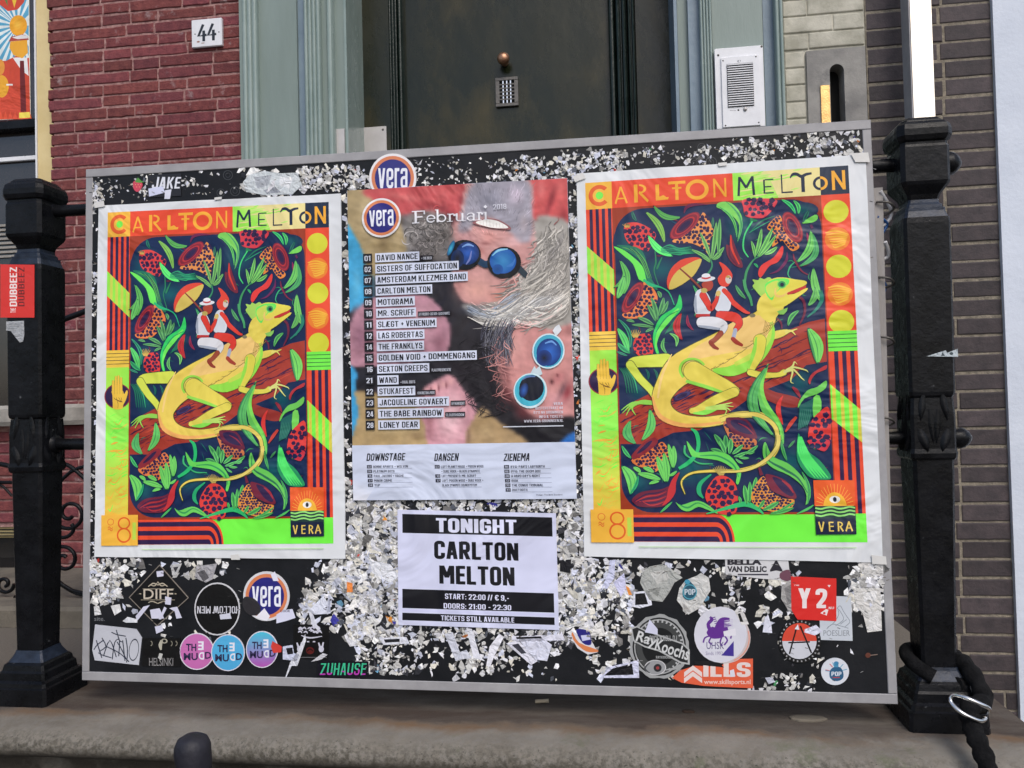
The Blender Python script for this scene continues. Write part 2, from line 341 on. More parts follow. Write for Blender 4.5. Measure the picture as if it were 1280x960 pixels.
class Print:
    STEP = 2e-6
    def __init__(s, m=ident, place=atB, off=.0022):
        s.m = m; s.place = place; s.off = off; s.v = []; s.f = []; s.c = []; s.k = 0; s.keep = False
    def _add(s, pts, faces, cols, m=None):
        m = s.m if m is None or m is s.m else comp(m, s.m)
        if not s.keep: s.k += 1
        b = len(s.v); o = s.off + s.k * s.STEP
        for p in pts:
            q = m(p); s.v.append(tuple(s.place(q[0], q[1], o)))
        for f in faces:
            s.f.append([i + b for i in f])
            s.c.append([cols] * len(f) if not isinstance(cols, list) else [cols[i] for i in f])
    def poly(s, pts, col, m=None): s._add(pts, [tuple(range(len(pts)))], lin(col), m)
    def grad(s, pts, cols, m=None): s._add(pts, [tuple(range(len(pts)))], [lin(c) for c in cols], m)
    def rect(s, x0, y0, x1, y1, col, m=None): s.poly([(x0, y0), (x1, y0), (x1, y1), (x0, y1)], col, m)
    def sheet(s, quad, col, m=None, thick=None):    # the paper itself: face with edges down to the board
        m = m or s.m; quad = [m(p) for p in quad]; n = len(quad); b = len(s.v)
        if thick is None: thick = s.off - .0003
        for p in quad: s.v.append(tuple(s.place(p[0], p[1], s.off)))
        for p in quad: s.v.append(tuple(s.place(p[0], p[1], s.off - thick)))
        s.f.append([b + i for i in range(n)]); s.c.append([lin(col)] * n)
        for i in range(n):
            j = (i + 1) % n; s.f.append([b + i, b + j, b + n + j, b + n + i]); s.c.append([lin(col)] * 4)
    def ell(s, cx, cy, rx, ry, col, ang=0, m=None, n=28, c1=None, a0=0, a1=math.tau):
        ca, sa = math.cos(ang), math.sin(ang); P = []
        full = abs(a1 - a0 - math.tau) < 1e-6
        for i in range(n if full else n + 1):
            t = a0 + (a1 - a0) * i / n; x, y = rx * math.cos(t), ry * math.sin(t)
            P.append((cx + x * ca - y * sa, cy + x * sa + y * ca))
        if c1 is None: s.poly(P, col, m)
        else:
            N = len(P); s._add([(cx, cy)] + P, [(0, i + 1, (i + 1) % N + 1) for i in range(N)], [lin(col)] + [lin(c1)] * N, m)
    def ring(s, cx, cy, rx, ry, wd, col, ang=0, m=None, n=32, a0=0, a1=math.tau):
        ca, sa = math.cos(ang), math.sin(ang); P = []
        for i in range(n + 1):
            t = a0 + (a1 - a0) * i / n
            for k in (1, 1 - wd):
                x, y = rx * k * math.cos(t), ry * k * math.sin(t); P.append((cx + x * ca - y * sa, cy + x * sa + y * ca))
        s._add(P, [(2 * i, 2 * i + 2, 2 * i + 3, 2 * i + 1) for i in range(n)], lin(col), m)
    def stroke(s, pts, col, m=None, n=5, r=None, c1=None):
        """tapered brush stroke through (x, y, half width) points"""
        pts = [tuple(p) if len(p) == 3 else (p[0], p[1], r) for p in pts]
        S = smooth(pts, n) if len(pts) > 2 else [np.array(p, float) for p in pts]
        L_, R_ = [], []
        for i, p in enumerate(S):
            d = S[min(i + 1, len(S) - 1)][:2] - S[max(i - 1, 0)][:2]; l = math.hypot(*d) or 1
            nx, ny = -d[1] / l, d[0] / l; q = p[2]
            L_.append((p[0] + nx * q, p[1] + ny * q)); R_.append((p[0] - nx * q, p[1] - ny * q))
        N = len(S)
        cols = lin(col) if c1 is None else [tuple(np.array(lin(col)) * (1 - i / (N - 1)) + np.array(lin(c1)) * i / (N - 1)) for i in range(N)] * 2
        s._add(L_ + R_, [(i, i + 1, N + i + 1, N + i) for i in range(N - 1)], cols, m)
    def body(s, pts, col, m=None, n=6, edge=None, ew=2.0):
        """limb: stroke plus round ends, with an optional darker outline below"""
        if edge: s.body([(x, y, r + ew) for x, y, r in pts], edge, m, n)
        s.stroke(pts, col, m, n)
        for p in (pts[0], pts[-1]):
            if p[2] > 3: s.ell(p[0], p[1], p[2], p[2], col, m=m, n=14)
    def text(s, t, x0, y0, x1, y1, col, m=None, bold=.02, rot=0, shear=0.0, flip=False):
        plain = t in PLAIN or any(c not in CG for c in t)
        if plain: V, F = glyphs(t, bold); Lr = None
        else: V, F, Lr = cond(t, .20 if bold >= .05 else .155 if bold >= .03 else .125)
        P = []
        for u, v in V:
            if rot == 180: u, v = 1 - u, 1 - v
            if flip: u = 1 - u
            if rot == 90: u, v = v, 1 - u          # reads bottom to top
            P.append((x0 + u * (x1 - x0) + shear * (1 - v) * (y1 - y0), y0 + v * (y1 - y0)))
        if Lr is None: s._add(P, F, lin(col), m)
        else:
            for k in range(max(Lr) + 1):
                f2 = [f for f, q in zip(F, Lr) if q == k]
                ids = sorted({i for f in f2 for i in f}); mp = {i: j for j, i in enumerate(ids)}
                if f2: s._add([P[i] for i in ids], [tuple(mp[i] for i in f) for f in f2], lin(col), m)
    def mesh(s, name):
        me = bpy.data.meshes.new(name); me.from_pydata(s.v, [], s.f)
        ca = me.color_attributes.new('Col', 'FLOAT_COLOR', 'CORNER')
        arr = np.ones((len(me.loops), 4), np.float32); i = 0
        for f in s.c:
            for c in f: arr[i, :3] = c; i += 1
        ca.data.foreach_set('color', arr.ravel()); me.update(); return me
    def build(s, name, m, parent=None):
        return link(name, s.mesh(name), m, parent)

# ------------------------------------------------------------------ the setting: street, stoop, walls
WY = 1.0                                   # front of the house wall
LZ = -0.045                                # top of the stone landing
mb = MB(); mb.add([(-60, -60, -.62), (60, -60, -.62), (60, 4, -.62), (-60, 4, -.62)], [(0, 1, 2, 3)])
tag(mb.build('street', M_street), kind='structure')

def stoop():
    prof = [(WY, LZ), (.6, LZ), (.3, LZ)] + [(.2 - .0145 * i, LZ) for i in range(18)]
    prof += [(-.058, LZ - .001), (-.070, LZ - .003), (-.082, LZ - .0045), (-.094, LZ - .006), (-.104, LZ - .009), (-.112, LZ - .014), (-.118, LZ - .020), (-.122, LZ - .028),
             (-.122, LZ - .038), (-.118, LZ - .047), (-.110, LZ - .054), (-.096, LZ - .059), (-.080, LZ - .061), (-.075, LZ - .07), (-.074, -.62)]
    xs = [-2.2 + i * .1 for i in range(11)] + [-1.1 + .0125 * i for i in range(169)]
    xs = [x for x in xs if x < 1.0] + [1.0]
    vs = []; fs = []; n = len(prof)
    for x in xs:
        for j, (y, z) in enumerate(prof):
            e = 1.0 if y < -.05 else .12
            d = mnoise.fractal(Vector((x * 9, y * 9, z * 9)), 1.0, 2.0, 5) * .0035 * e
            d += max(0, mnoise.noise(Vector((x * 55, y * 55, z * 55)))) * -.0015 * (1 if y < -.1 else 0)
            # shallow hollows where the step is chipped
            ch = 0
            for cx_, w_ in ((.10, .02), (.32, .035), (-.22, .03), (.66, .035)):
                if abs(x - cx_) < w_ and -.06 < y < -.03: ch = -.0022
            vs.append((x, y - d * (1 if y < -.1 else 0), z + d + ch))
    for i in range(len(xs) - 1):
        for j in range(n - 1):
            fs.append((i * n + j, (i + 1) * n + j, (i + 1) * n + j + 1, i * n + j + 1))
    mb = MB(); mb.add(vs, fs, True)
    last = (len(xs) - 1) * n
    mb.add([vs[last + j] for j in range(n)] + [(1.0, WY, -.62)], [tuple(range(n + 1))])
    return mb.build('stoop', None)
def stone_mat():
    m = bpy.data.materials.new('weathered_stone'); m.use_nodes = True; t = m.node_tree; N = t.nodes; L = t.links; b = N['Principled BSDF']; b.inputs['Roughness'].default_value = .82
    g = N.new('ShaderNodeNewGeometry'); sx = N.new('ShaderNodeSeparateXYZ'); L.new(g.outputs['Position'], sx.inputs[0])
    def nz(sc, st=(1, 1, 1), d=8):
        mp = N.new('ShaderNodeMapping'); mp.inputs['Scale'].default_value = st; L.new(g.outputs['Position'], mp.inputs[0])
        n = N.new('ShaderNodeTexNoise'); n.inputs['Scale'].default_value = sc; n.inputs['Detail'].default_value = d; n.inputs['Roughness'].default_value = .65; L.new(mp.outputs[0], n.inputs[0]); return n.outputs['Fac']
    def rng(f, a, b_, c=0, d=1):
        r = N.new('ShaderNodeMapRange'); r.inputs[1].default_value = a; r.inputs[2].default_value = b_; r.inputs[3].default_value = c; r.inputs[4].default_value = d; L.new(f, r.inputs[0]); return r.outputs[0]
    def mul(a, c):
        q = N.new('ShaderNodeMath'); q.operation = 'MULTIPLY'; L.new(a, q.inputs[0]); L.new(c, q.inputs[1]); return q.outputs[0]
    def mix(f, a, c):
        q = N.new('ShaderNodeMix'); q.data_type = 'RGBA'; L.new(f, q.inputs[0])
        if isinstance(a, tuple): q.inputs[6].default_value = (*a, 1)
        else: L.new(a, q.inputs[6])
        q.inputs[7].default_value = (*c, 1); return q.outputs[2]
    base = mix(rng(nz(7), .35, .65), (.135, .119, .096), (.205, .188, .160))
    base = mix(rng(nz(60), .45, .7, 0, .45), base, (.20, .19, .175))
    # dark belt under the board: its shadow put into the colour, with rusty staining
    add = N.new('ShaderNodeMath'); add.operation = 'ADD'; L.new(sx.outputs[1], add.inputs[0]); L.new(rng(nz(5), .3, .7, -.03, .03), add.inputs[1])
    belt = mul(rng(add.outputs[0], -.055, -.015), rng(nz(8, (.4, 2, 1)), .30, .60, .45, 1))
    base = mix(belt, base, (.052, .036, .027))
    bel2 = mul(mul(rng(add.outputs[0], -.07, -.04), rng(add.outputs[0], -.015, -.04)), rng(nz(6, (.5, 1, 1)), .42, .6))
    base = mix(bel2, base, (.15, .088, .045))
    bk = rng(sx.outputs[1], .10, .30); base = mix(bk, base, (.125, .108, .088))
    moss = mul(rng(sx.outputs[1], -.096, -.122), rng(nz(110), .42, .60)); base = mix(moss, base, (.070, .063, .048)); spk = mul(rng(sx.outputs[1], -.085, -.112), rng(nz(190), .60, .68)); base = mix(spk, base, (.02, .018, .013))
    mg = mul(rng(sx.outputs[1], -.05, -.09), rng(nz(5.5), .58, .68)); base = mix(mg, base, (.08, .10, .04))
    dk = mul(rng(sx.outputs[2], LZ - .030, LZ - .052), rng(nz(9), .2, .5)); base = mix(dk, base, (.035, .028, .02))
    L.new(base, b.inputs['Base Color'])
    bp = N.new('ShaderNodeBump'); bp.inputs['Strength'].default_value = .8; bp.inputs['Distance'].default_value = .003; L.new(nz(90), bp.inputs['Height']); L.new(bp.outputs[0], b.inputs['Normal'])
    return m
M_stoop = stone_mat()
st = stoop(); st.data.materials.append(M_stoop); tag(st, kind='structure')

# brick meshes: a dozen worn blocks, 1 x 1 x 1, shared and scaled
def brick_meshes(m, n, wear, sx, sz):
    out = []
    for k in range(n):
        bx_, bz_ = .0035 / sx, .0035 / sz
        nx, nz_ = 7, 4
        vs = []; fs = []
        def P(u, v, y):
            e = wear
            dx = mnoise.noise(Vector((u * 4 + k * 7, v * 3, k * 1.7))) * e / sx; dz = mnoise.noise(Vector((u * 5 + k * 3, v * 4 + 9, k * 2.3))) * e / sz
            return (u - .5 + dx, y, v - .5 + dz)
        bx_ *= .6; bz_ *= .6; us = [0, bx_, bx_ * 2.2, .3, .5, .7, 1 - bx_ * 2.2, 1 - bx_, 1]; vv = [0, bz_, bz_ * 2.2, .5, 1 - bz_ * 2.2, 1 - bz_, 1]
        nu, nv = len(us), len(vv)
        for j, v in enumerate(vv):
            for i, u in enumerate(us):
                edge = (i in (0, nu - 1)) or (j in (0, nv - 1))
                y = .10 if edge else (-.0 + .02 * mnoise.noise(Vector((u * 3, v * 3, k * 5.1))))
                vs.append(P(u, v, y))
        for j in range(nv - 1):
            for i in range(nu - 1): fs.append((j * nu + i, j * nu + i + 1, (j + 1) * nu + i + 1, (j + 1) * nu + i))
        b0 = len(vs)
        per = [i for i in range(nu)] + [j * nu + nu - 1 for j in range(1, nv)] + [(nv - 1) * nu + i for i in range(nu - 2, -1, -1)] + [j * nu for j in range(nv - 2, 0, -1)]
        for i in per: vs.append((vs[i][0], 1.0, vs[i][2]))
        q = len(per)
        for i in range(q): fs.append((per[i], b0 + i, b0 + (i + 1) % q, per[(i + 1) % q]))
        mb = MB(); mb.add(vs, fs, True); me = mb.mesh('brick'); me.materials.append(m); out.append(me)
    return out

def lay(parent, meshes, x0, x1, z0, z1, pitch, joint, Ls, Y, rag=0.0, offs=None, seed=1, hole=None, depth=.035, jy=.0015, phase=0.0, first=None):
    rnd = random.Random(seed); n = 0; z = z0; row = 0
    while z + pitch * .5 < z1:
        lengths = Ls[row % len(Ls)]; i = 0
        x = x0 - rnd.uniform(0, rag) - (first[row % len(first)] if first else 0)
        while x < x1 - .02:
            l = lengths[i % len(lengths)] * rnd.uniform(.95, 1.05); i += 1
            xe = min(x + l, x1 + (0.004 if rag else 0))
            if x + l > x1 - .035: xe = x1
            xs_ = max(x, x0 - rag)
            wid = xe - xs_ - joint
            if wid > .015 and not (hole and hole(xs_ + wid / 2, z + pitch / 2, wid)):
                o = bpy.data.objects.new('brick', rnd.choice(meshes)); COL.objects.link(o); o.parent = parent
                h = pitch - joint * rnd.uniform(.85, 1.25)
                o.location = (xs_ + joint / 2 + wid / 2 - parent.location.x, Y + rnd.uniform(-jy, jy) - parent.location.y, z + pitch / 2 + rnd.uniform(-.0012, .0012) - parent.location.z)
                o.scale = (wid, depth, h); o.rotation_euler = (0, rnd.uniform(-.006, .006), 0); n += 1
            x = xe
        z += pitch; row += 1
    return n

# red brick pier left of the door
xl, xr = X(62, WY, 100), X(302.5, WY, 100)
rw = thing('brick_wall', 'worn red brick wall with white scuffs, between the cream window frame and door case', 'wall', (xl, WY, LZ))
mb = MB(); mb.box(xl + .012, xr + .02, WY + .0032, WY + .25, -.6, 2.3); mb.build('mortar', M_brick_m, rw)
lay(rw, brick_meshes(M_brick, 14, .0032, .14, .036), xl, xr - .004, -.02, 2.25, .0402, .0058,
    [[.205, .10, .20, .10], [.10, .105, .20, .10, .205], [.10, .20, .10, .205, .1], [.205, .105, .1, .20, .1]], WY, rag=.012, seed=5)

# purple-brown brick wall right of the door
dl, dr = X(1084, WY, 100), X(1243, WY, 100)
dw = thing('brick_wall', 'dark purple-brown brick wall with sandy mortar, between the letterbox stone and the white rendered pier', 'wall', (dl, WY, LZ))
dw_r = dr - .0
mb = MB(); mb.box(dl, dw_r, WY + .0028, WY + .25, -.6, 2.3); mb.build('mortar', M_dmort, dw)
dL = [[.215, .215], [.115, .105, .115, .105]]
lay(dw, brick_meshes(M_dbrick, 8, .0012, .15, .05), dl, dw_r, -.56, 2.25, .0549, .0068, [[.212, .212], [.11, .106, .115, .106]], WY, seed=9)

# cream painted brickwork with the stone letterbox
cl = X(981, WY, 100)
cw = thing('brick_wall', 'narrow strip of cream painted brickwork round the letterbox stone, right of the door case', 'wall', (cl, WY, LZ))
sx0, sx1, sz1 = X(1007.5, WY, 100), X(1083, WY, 100), float(at(1045, 61, WY)[2])
mb = MB(); mb.box(cl - .02, X(1037, WY, 110) - .012, WY + .004, WY + .25, -.6, sz1 - .0005); mb.box(X(1055, WY, 110) + .012, dl - .001, WY + .004, WY + .25, -.6, sz1 - .0005); mb.box(cl - .02, dl - .001, WY + .0042, WY + .25, sz1, 2.3)
o = mb.build('mortar', M_cream, cw)
lay(cw, brick_meshes(M_cream, 6, .0008, .14, .045), cl, dl - .002, -.02, 2.25, .0520, .0035, [[.145, .145], [.075, .145, .07]], WY, seed=3,
    hole=lambda x, z, wd: z < sz1 and x + wd / 2 > sx0 + .004, jy=.0004)
# remaining cut bricks beside the stone
rnd = random.Random(2); cm = brick_meshes(M_cream, 3, .0008, .07, .045)
z = -.02
while z < sz1 - .02:
    o = bpy.data.objects.new('brick', rnd.choice(cm)); COL.objects.link(o); o.parent = cw
    o.location = ((cl + sx0) / 2 - cw.location.x, .0003, z + .024 - cw.location.z); o.scale = (sx0 - cl - .004, .035, .0485); z += .0520
# the letterbox: a stone slab with a round-headed slot
lb = thing('letterbox', 'grey stone letterbox slab with tall round-headed slot and brass strip, right of the intercom', 'letterbox', ((sx0 + sx1) / 2, WY, .6))
hx0, hx1, hz1 = X(1037, WY, 110), X(1055, WY, 110), float(at(1046, 81, WY)[2]); hz0 = hz1 - .36; r_ = (hx1 - hx0) / 2; hc = (hx0 + hx1) / 2
def slab():
    ns = 10; arc = [(hc - r_ * math.cos(math.pi * i / ns), hz1 - r_ + r_ * math.sin(math.pi * i / ns)) for i in range(ns + 1)]
    inner = [(hx0, hz0)] + arc + [(hx1, hz0)]
    fr, bk = WY - .006, WY + .16
    outer = [(sx0 + .002, -.02), (sx0 + .002, sz1 - .003), (sx1 - .002, sz1 - .001), (sx1 - .002, -.02)]
    # front face: two halves around the slot
    L_ = [(outer[0][0], outer[0][1]), (outer[1][0], outer[1][1]), (hc, sz1 - .002)] + [p for p in inner[:1 + ns // 2 + 1]][::-1] + [(hc, hz0), (hc, -.02)]
    R_ = [(hc, sz1 - .002), (outer[2][0], outer[2][1]), (outer[3][0], outer[3][1]), (hc, -.02), (hc, hz0)] + inner[1 + ns // 2:][::-1]
    mb = MB()
    mb.add([(x, fr, z) for x, z in L_], [tuple(range(len(L_)))]); mb.add([(x, fr, z) for x, z in R_], [tuple(range(len(R_)))])
    m = len(inner)
    mb.add([(x, fr, z) for x, z in inner] + [(x, bk, z) for x, z in inner], [(i, (i + 1) % m, (i + 1) % m + m, i + m) for i in range(m)])
    mb.add([(x, fr, z) for x, z in outer] + [(x, WY + .003, z) for x, z in outer], [(i, (i + 1) % 4, (i + 1) % 4 + 4, i + 4) for i in range(4)])
    return mb.build('stone_slab', M_slot, lb)
slab()
mb = MB(); mb.box(hx0 - .01, hx1 + .01, WY + .05, WY + .06, hz0 - .01, hz1 + .01); mb.build('slot_back', M_dark, lb)
bx0, bx1, bz1 = X(1025, WY, 120), X(1036, WY, 120), float(at(1030, 108, WY)[2])
mb = MB(); mb.box(bx0, bx1, WY - .011, WY - .0062, bz1 - .22, bz1, .0012); mb.build('brass_strip', M_brass, lb)

mb = MB(); mb.box(-4.6, 4.2, WY - .02, WY + .3, 2.3005, 4.2)
tag(mb.build('upper_facade', M_plinth), kind='structure')
# white rendered pier at the right edge
wx = X(1241, .988, 15)
mb = MB(); mb.box(wx, wx + 2.8, .988, 1.25, -.6, 2.3, .006)
o = mb.build('rendered_pier', M_wwall); tag(o, 'smooth bluish white rendered pier at the right edge of the picture', 'wall')

# steel channel post running up behind the right iron post
px0, px1, px2 = X(1132, .93, 60), X(1139.5, .90, 60), X(1166, .90, 60)
t_ = thing('steel_channel', 'bright reflecting steel channel before the dark brick wall, behind the right iron post', 'metal channel', (px1, .93, LZ - .5))
mb = MB(); mb.box(px1, px2, .90, .925, -.6, 2.3, .002); mb.build('face', M_steel, t_)
mb = MB(); mb.box(px1 - .004, px1 - .0003, .902, .96, -.6, 2.3); mb.build('side_flange', M_alu, t_)
for z in (1.05, .7, .3):
    mb = MB(); mb.tube([(px1 - .0045, .93, z), (px1 - .0075, .93, z)], .004, 8); mb.build('screw', M_alu, t_)

# ------------------------------------------------------------------ door case and door
CZ0, CZ1 = -.04, 2.3
dc = thing('door_case', 'pale grey-green wooden door case with ribbed mouldings on both sides of the dark door', 'door frame', (X(640, WY), WY, LZ))
def strip(a, b, y0, y1, m, name, z0=CZ0, z1=CZ1, py=100, Yp=None, bev=0):
    Yp = y0 if Yp is None else Yp
    mb = MB(); mb.box(X(a, Yp, py), X(b, Yp, py), y0, y1, z0, z1, bev); return mb.build(name, m, dc)
def ribs(a, b, y, n, m, name='moulding', d=.010, valley=.35, side=0):
    """vertical moulding: n rounded ribs between photo columns a and b"""
    x0, x1 = X(a, y), X(b, y); P = [(x0, y + .06)]
    for i in range(n):
        w_ = (x1 - x0) / n; c = x0 + w_ * (i + .5)
        for k in range(7):
            t = -1 + 2 * k / 6; P.append((c + t * w_ * .47, y - d * (math.sqrt(max(0, 1 - t * t)) * (1 - valley) + valley) + side * i * .006))
    P.append((x1, y + .06)); mb = MB(); mb.ext(P, CZ0, CZ1)
    mb.sm = [False] * len(mb.sm); return mb.build(name, m, dc)
# left side
strip(300, 304, WY - .03, WY + .05, M_case, 'outer_fillet')
ribs(304.5, 323, WY - .03, 3, M_casel)
strip(323, 372, WY - .018, WY + .05, M_case, 'pilaster_panel')
strip(372.3, 381, WY - .006, WY + .05, M_blue, 'recess')
ribs(381.5, 402, WY - .025, 4, M_casel)
strip(402.3, 409.5, WY - .012, WY + .05, M_case, 'fillet')
ribs(410, 418, WY - .012, 1, M_casel, d=.014)
strip(418.3, 431, WY + .004, WY + .05, M_case, 'jamb')
strip(431, 434, WY - .001, WY + .25, M_casel, 'jamb_edge')
# right side
strip(844.5, 848.5, WY + .0, WY + .25, M_blue, 'jamb_edge')
strip(848.8, 862, WY + .012, WY + .05, M_case, 'jamb')
strip(862.2, 876, WY - .006, WY + .05, M_blue, 'recess')
ribs(876.5, 891.5, WY - .025, 4, M_casel)
strip(892, 955.5, WY - .018, WY + .05, M_case, 'pilaster_panel')
strip(956, 970, WY - .004, WY + .05, M_blue, 'recess')
ribs(970.5, 981, WY - .028, 2, M_casel)

DY = WY + .17
dr_ = thing('door', 'very dark green gloss painted front door behind the notice board', 'door', (X(640, DY), DY, LZ))
def dstrip(a, b, y0, y1, m, name, z0=CZ0, z1=CZ1, py=90):
    mb = MB(); mb.box(X(a, y0, py), X(b, y0, py), y0, y1, z0, z1); return mb.build(name, m, dr_)
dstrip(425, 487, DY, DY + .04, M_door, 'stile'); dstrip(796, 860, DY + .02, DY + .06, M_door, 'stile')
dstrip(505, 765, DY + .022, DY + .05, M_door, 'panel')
for a, b, n, dd in ((487, 498, 3, .012), (498.5, 505, 1, .022), (762, 770, 1, .020), (770.5, 785, 2, .028), (786, 795.5, 2, .016)):
    x0, x1 = X(a, DY), X(b, DY); P = [(x0, DY + .05)]
    for i in range(n):
        w_ = (x1 - x0) / n; c = x0 + w_ * (i + .5)
        for k in range(5):
            t = -1 + k / 2; P.append((c + t * w_ * .45, DY + .008 - dd * (.4 + .6 * math.sqrt(max(0, 1 - t * t)))))
    P.append((x1, DY + .05)); mb = MB(); mb.ext(P, CZ0, CZ1); mb.build('moulding', M_doorm, dr_)
def lathe(mb, c, prof, seg=20, axis=(0, -1, 0)):
    a = Vector(axis).normalized(); u = a.orthogonal().normalized(); v = a.cross(u)
    mb.rings([[tuple(Vector(c) + a * h + (u * math.cos(k * math.tau / seg) + v * math.sin(k * math.tau / seg)) * r) for k in range(seg)] for h, r in prof], True, True)
c = at(631, 79, DY + .02); kn = thing('door_knob', 'x', 'x') if False else None
mb = MB(); lathe(mb, tuple(c), [(0, .012), (.004, .013), (.006, .007), (.018, .007), (.022, .014), (.030, .020), (.040, .021), (.048, .017), (.052, .008), (.053, .001)], 24)
mb.build('knob', M_bronze, dr_)
c = at(442, 0, DY); mb = MB(); lathe(mb, tuple(c), [(0, .024), (.004, .024), (.007, .019), (.010, .017), (.012, .010), (.012, .001)], 24); mb.build('lock_rosette', M_doorm, dr_)
# small barred grille
gx0, gx1 = X(620, DY + .02, 115), X(648, DY + .02, 115); gz1, gz0 = float(at(634, 97, DY + .02)[2]), float(at(634, 134, DY + .02)[2]); yy = DY + .022
mb = MB(); fw = .013
mb.box(gx0, gx1, yy - .010, yy, gz1 - fw, gz1, .002); mb.box(gx0, gx1, yy - .010, yy, gz0, gz0 + fw, .002)
mb.box(gx0, gx0 + fw, yy - .0098, yy, gz0 + fw, gz1 - fw); mb.box(gx1 - fw, gx1, yy - .0098, yy, gz0 + fw, gz1 - fw)
gr = mb.build('grille', M_grille, dr_)
mb = MB(); mb.box(gx0 + fw, gx1 - fw, yy - .002, yy - .0005, gz0 + fw, gz1 - fw)
o = mb.build('grille_back', M_dark, gr); o.matrix_parent_inverse = gr.matrix_world.inverted() if False else o.matrix_parent_inverse
for k in range(1, 4):
    x = gx0 + fw + (gx1 - gx0 - 2 * fw) * k / 4; mb = MB(); mb.box(x - .002, x + .002, yy - .008, yy - .004, gz0 + fw, gz1 - fw); mb.build('bar', M_chrome, gr)
for k in range(1, 6):
    z = gz0 + fw + (gz1 - gz0 - 2 * fw) * k / 6; mb = MB(); mb.box(gx0 + fw, gx1 - fw, yy - .0095, yy - .0082, z - .002, z + .002); mb.build('bar', M_grille, gr)
# brushed plate low on the left stile and its strip on the jamb
p0, p1 = X(438, DY - .004, 170), X(483, DY - .004, 170); pz = float(at(460, 159, DY - .004)[2])
mb = MB(); mb.box(p0, p1, DY - .004, DY - .001, pz - .5, pz, .001); pl = mb.build('kick_plate', M_pl, dr_)
mb = MB(); lathe(mb, (p1 - .012, DY - .0042, pz - .012), [(0, .004), (.0015, .003), (.002, .001)], 10); mb.build('screw', M_grille, pl)
mb = MB(); mb.box(X(420.5, WY - .001, 165), X(430.5, WY - .001, 165), WY - .001, WY + .003, pz - .5, float(at(425, 161, WY - .001)[2])); mb.build('jamb_plate', M_pl, dc)
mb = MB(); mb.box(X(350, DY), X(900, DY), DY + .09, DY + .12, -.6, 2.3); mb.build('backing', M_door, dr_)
mb = MB(); mb.box(X(434, WY + .1), X(846, WY + .1), WY - .06, WY + .17, LZ + .0004, LZ + .09, .006)
o = mb.build('door_sill', M_plinth, dc)

# house number
hp = [at(*p, WY - .012) for p in ((239.5, 25), (277, 21.5), (278.5, 56.5), (240.5, 60))]
hx0_, hx1_ = float(hp[0][0]), float(hp[1][0]); hz1_, hz0_ = float(hp[0][2] + hp[1][2]) / 2, float(hp[2][2] + hp[3][2]) / 2
hn = thing('house_number', 'square white enamel house number plate reading 44, screwed to the red brick wall', 'house number', ((hx0_ + hx1_) / 2, WY - .01, hz0_))
mb = MB(); mb.box(hx0_, hx1_, WY - .012, WY - .002, hz0_, hz1_, .0025); mb.build('plate', M_white, hn)
flatY = lambda Y: (lambda px, py, off: np.array(at(px, py, Y)) + np.array([0, -off, 0]))
pr = Print(place=flatY(WY - .0122), off=.0001)
hm = hmap(hom([(239.5, 25), (277, 21.5), (278.5, 56.5), (240.5, 60)]))
for k, x in enumerate((.19, .51)):
    for pts in ([(x + .19, .20), (x + .02, .60), (x + .29, .58)], [(x + .20, .42), (x + .19, .80)]):
        pr.stroke([(a, b, .046) for a, b in pts], (22, 26, 34), hm, n=1)
for x in (.10, .89): pr.ell(x, .52, .022, .022, (60, 60, 62), m=hm)
pr.ell(.20, .80, .05, .03, (150, 110, 95), m=hm); pr.ell(.35, .86, .06, .02, (170, 150, 140), m=hm)
o = pr.build('number_print', M_stick, hn); o.matrix_parent_inverse = hn.matrix_world.inverted()

# intercom
def quadbox(mb, quad, Y, d, bev=.0015):
    P = [at(*p, Y) for p in quad]; x0 = float(P[0][0] + P[3][0]) / 2; x1 = float(P[1][0] + P[2][0]) / 2; z1 = float(P[0][2] + P[1][2]) / 2; z0 = float(P[2][2] + P[3][2]) / 2
    mb.box(x0, x1, Y, Y + d, z0, z1, bev); return x0, x1, z0, z1
iY = WY - .045
ic = thing('intercom', 'white metal intercom panel with ribbed speaker, on the right side of the door case', 'intercom', tuple(at(925, 160, iY)))
mb = MB(); ix0, ix1, iz0, iz1 = quadbox(mb, [(893.5, 64), (953, 53), (957, 158), (896, 162)], iY, .028, .002)
mb.build('plate', M_white, ic)
mb = MB(); jx0, jx1, jz0, jz1 = quadbox(mb, [(901.5, 73.5), (948, 66), (951.5, 156), (904, 160)], iY - .006, .0055, .0015)
fp = mb.build('front_panel', M_white, ic)
mb = MB(); kx0, kx1, kz0, kz1 = quadbox(mb, [(908, 81), (941, 77), (943, 131), (910.5, 135)], iY - .0075, .001, 0); mb.build('speaker_back', M_dark, fp)
ns = 19
for k in range(ns):
    z = kz1 - (kz1 - kz0) * (k + .5) / ns
    mb = MB(); mb.box(kx0 + .001, kx1 - .001, iY - .0105, iY - .0076, z - .0014, z + .0014); mb.build('slat', M_white, fp)
c = at(931.5, 136.5, iY - .006)
mb = MB(); lathe(mb, tuple(c), [(0, .0062), (.002, .0060), (.0025, .0045), (.005, .0042), (.0058, .003), (.006, .0005)], 20); mb.build('button', M_pl, fp)
for p in ((896.8, 68), (951, 57)):
    c = at(p[0] + 1, p[1] + 1, iY); mb = MB(); lathe(mb, tuple(c), [(0, .0035), (.0012, .003), (.0014, .0005)], 10); mb.build('screw', M_grille, ic)
for p in ((903.8, 75.8), (945, 70.6), (907, 157), (948.5, 153)):
    c = at(*p, iY - .006); mb = MB(); lathe(mb, tuple(c), [(0, .0024), (.001, .002), (.0012, .0005)], 10); mb.build('screw', M_grille, fp)
pr = Print(place=flatY(iY - .0061), off=.0001)
pr.text('47', 921.5, 75, 926, 78.3, (110, 110, 120), bold=.01); pr.ell(923, 137.6, 1.2, 1.2, (25, 25, 28))
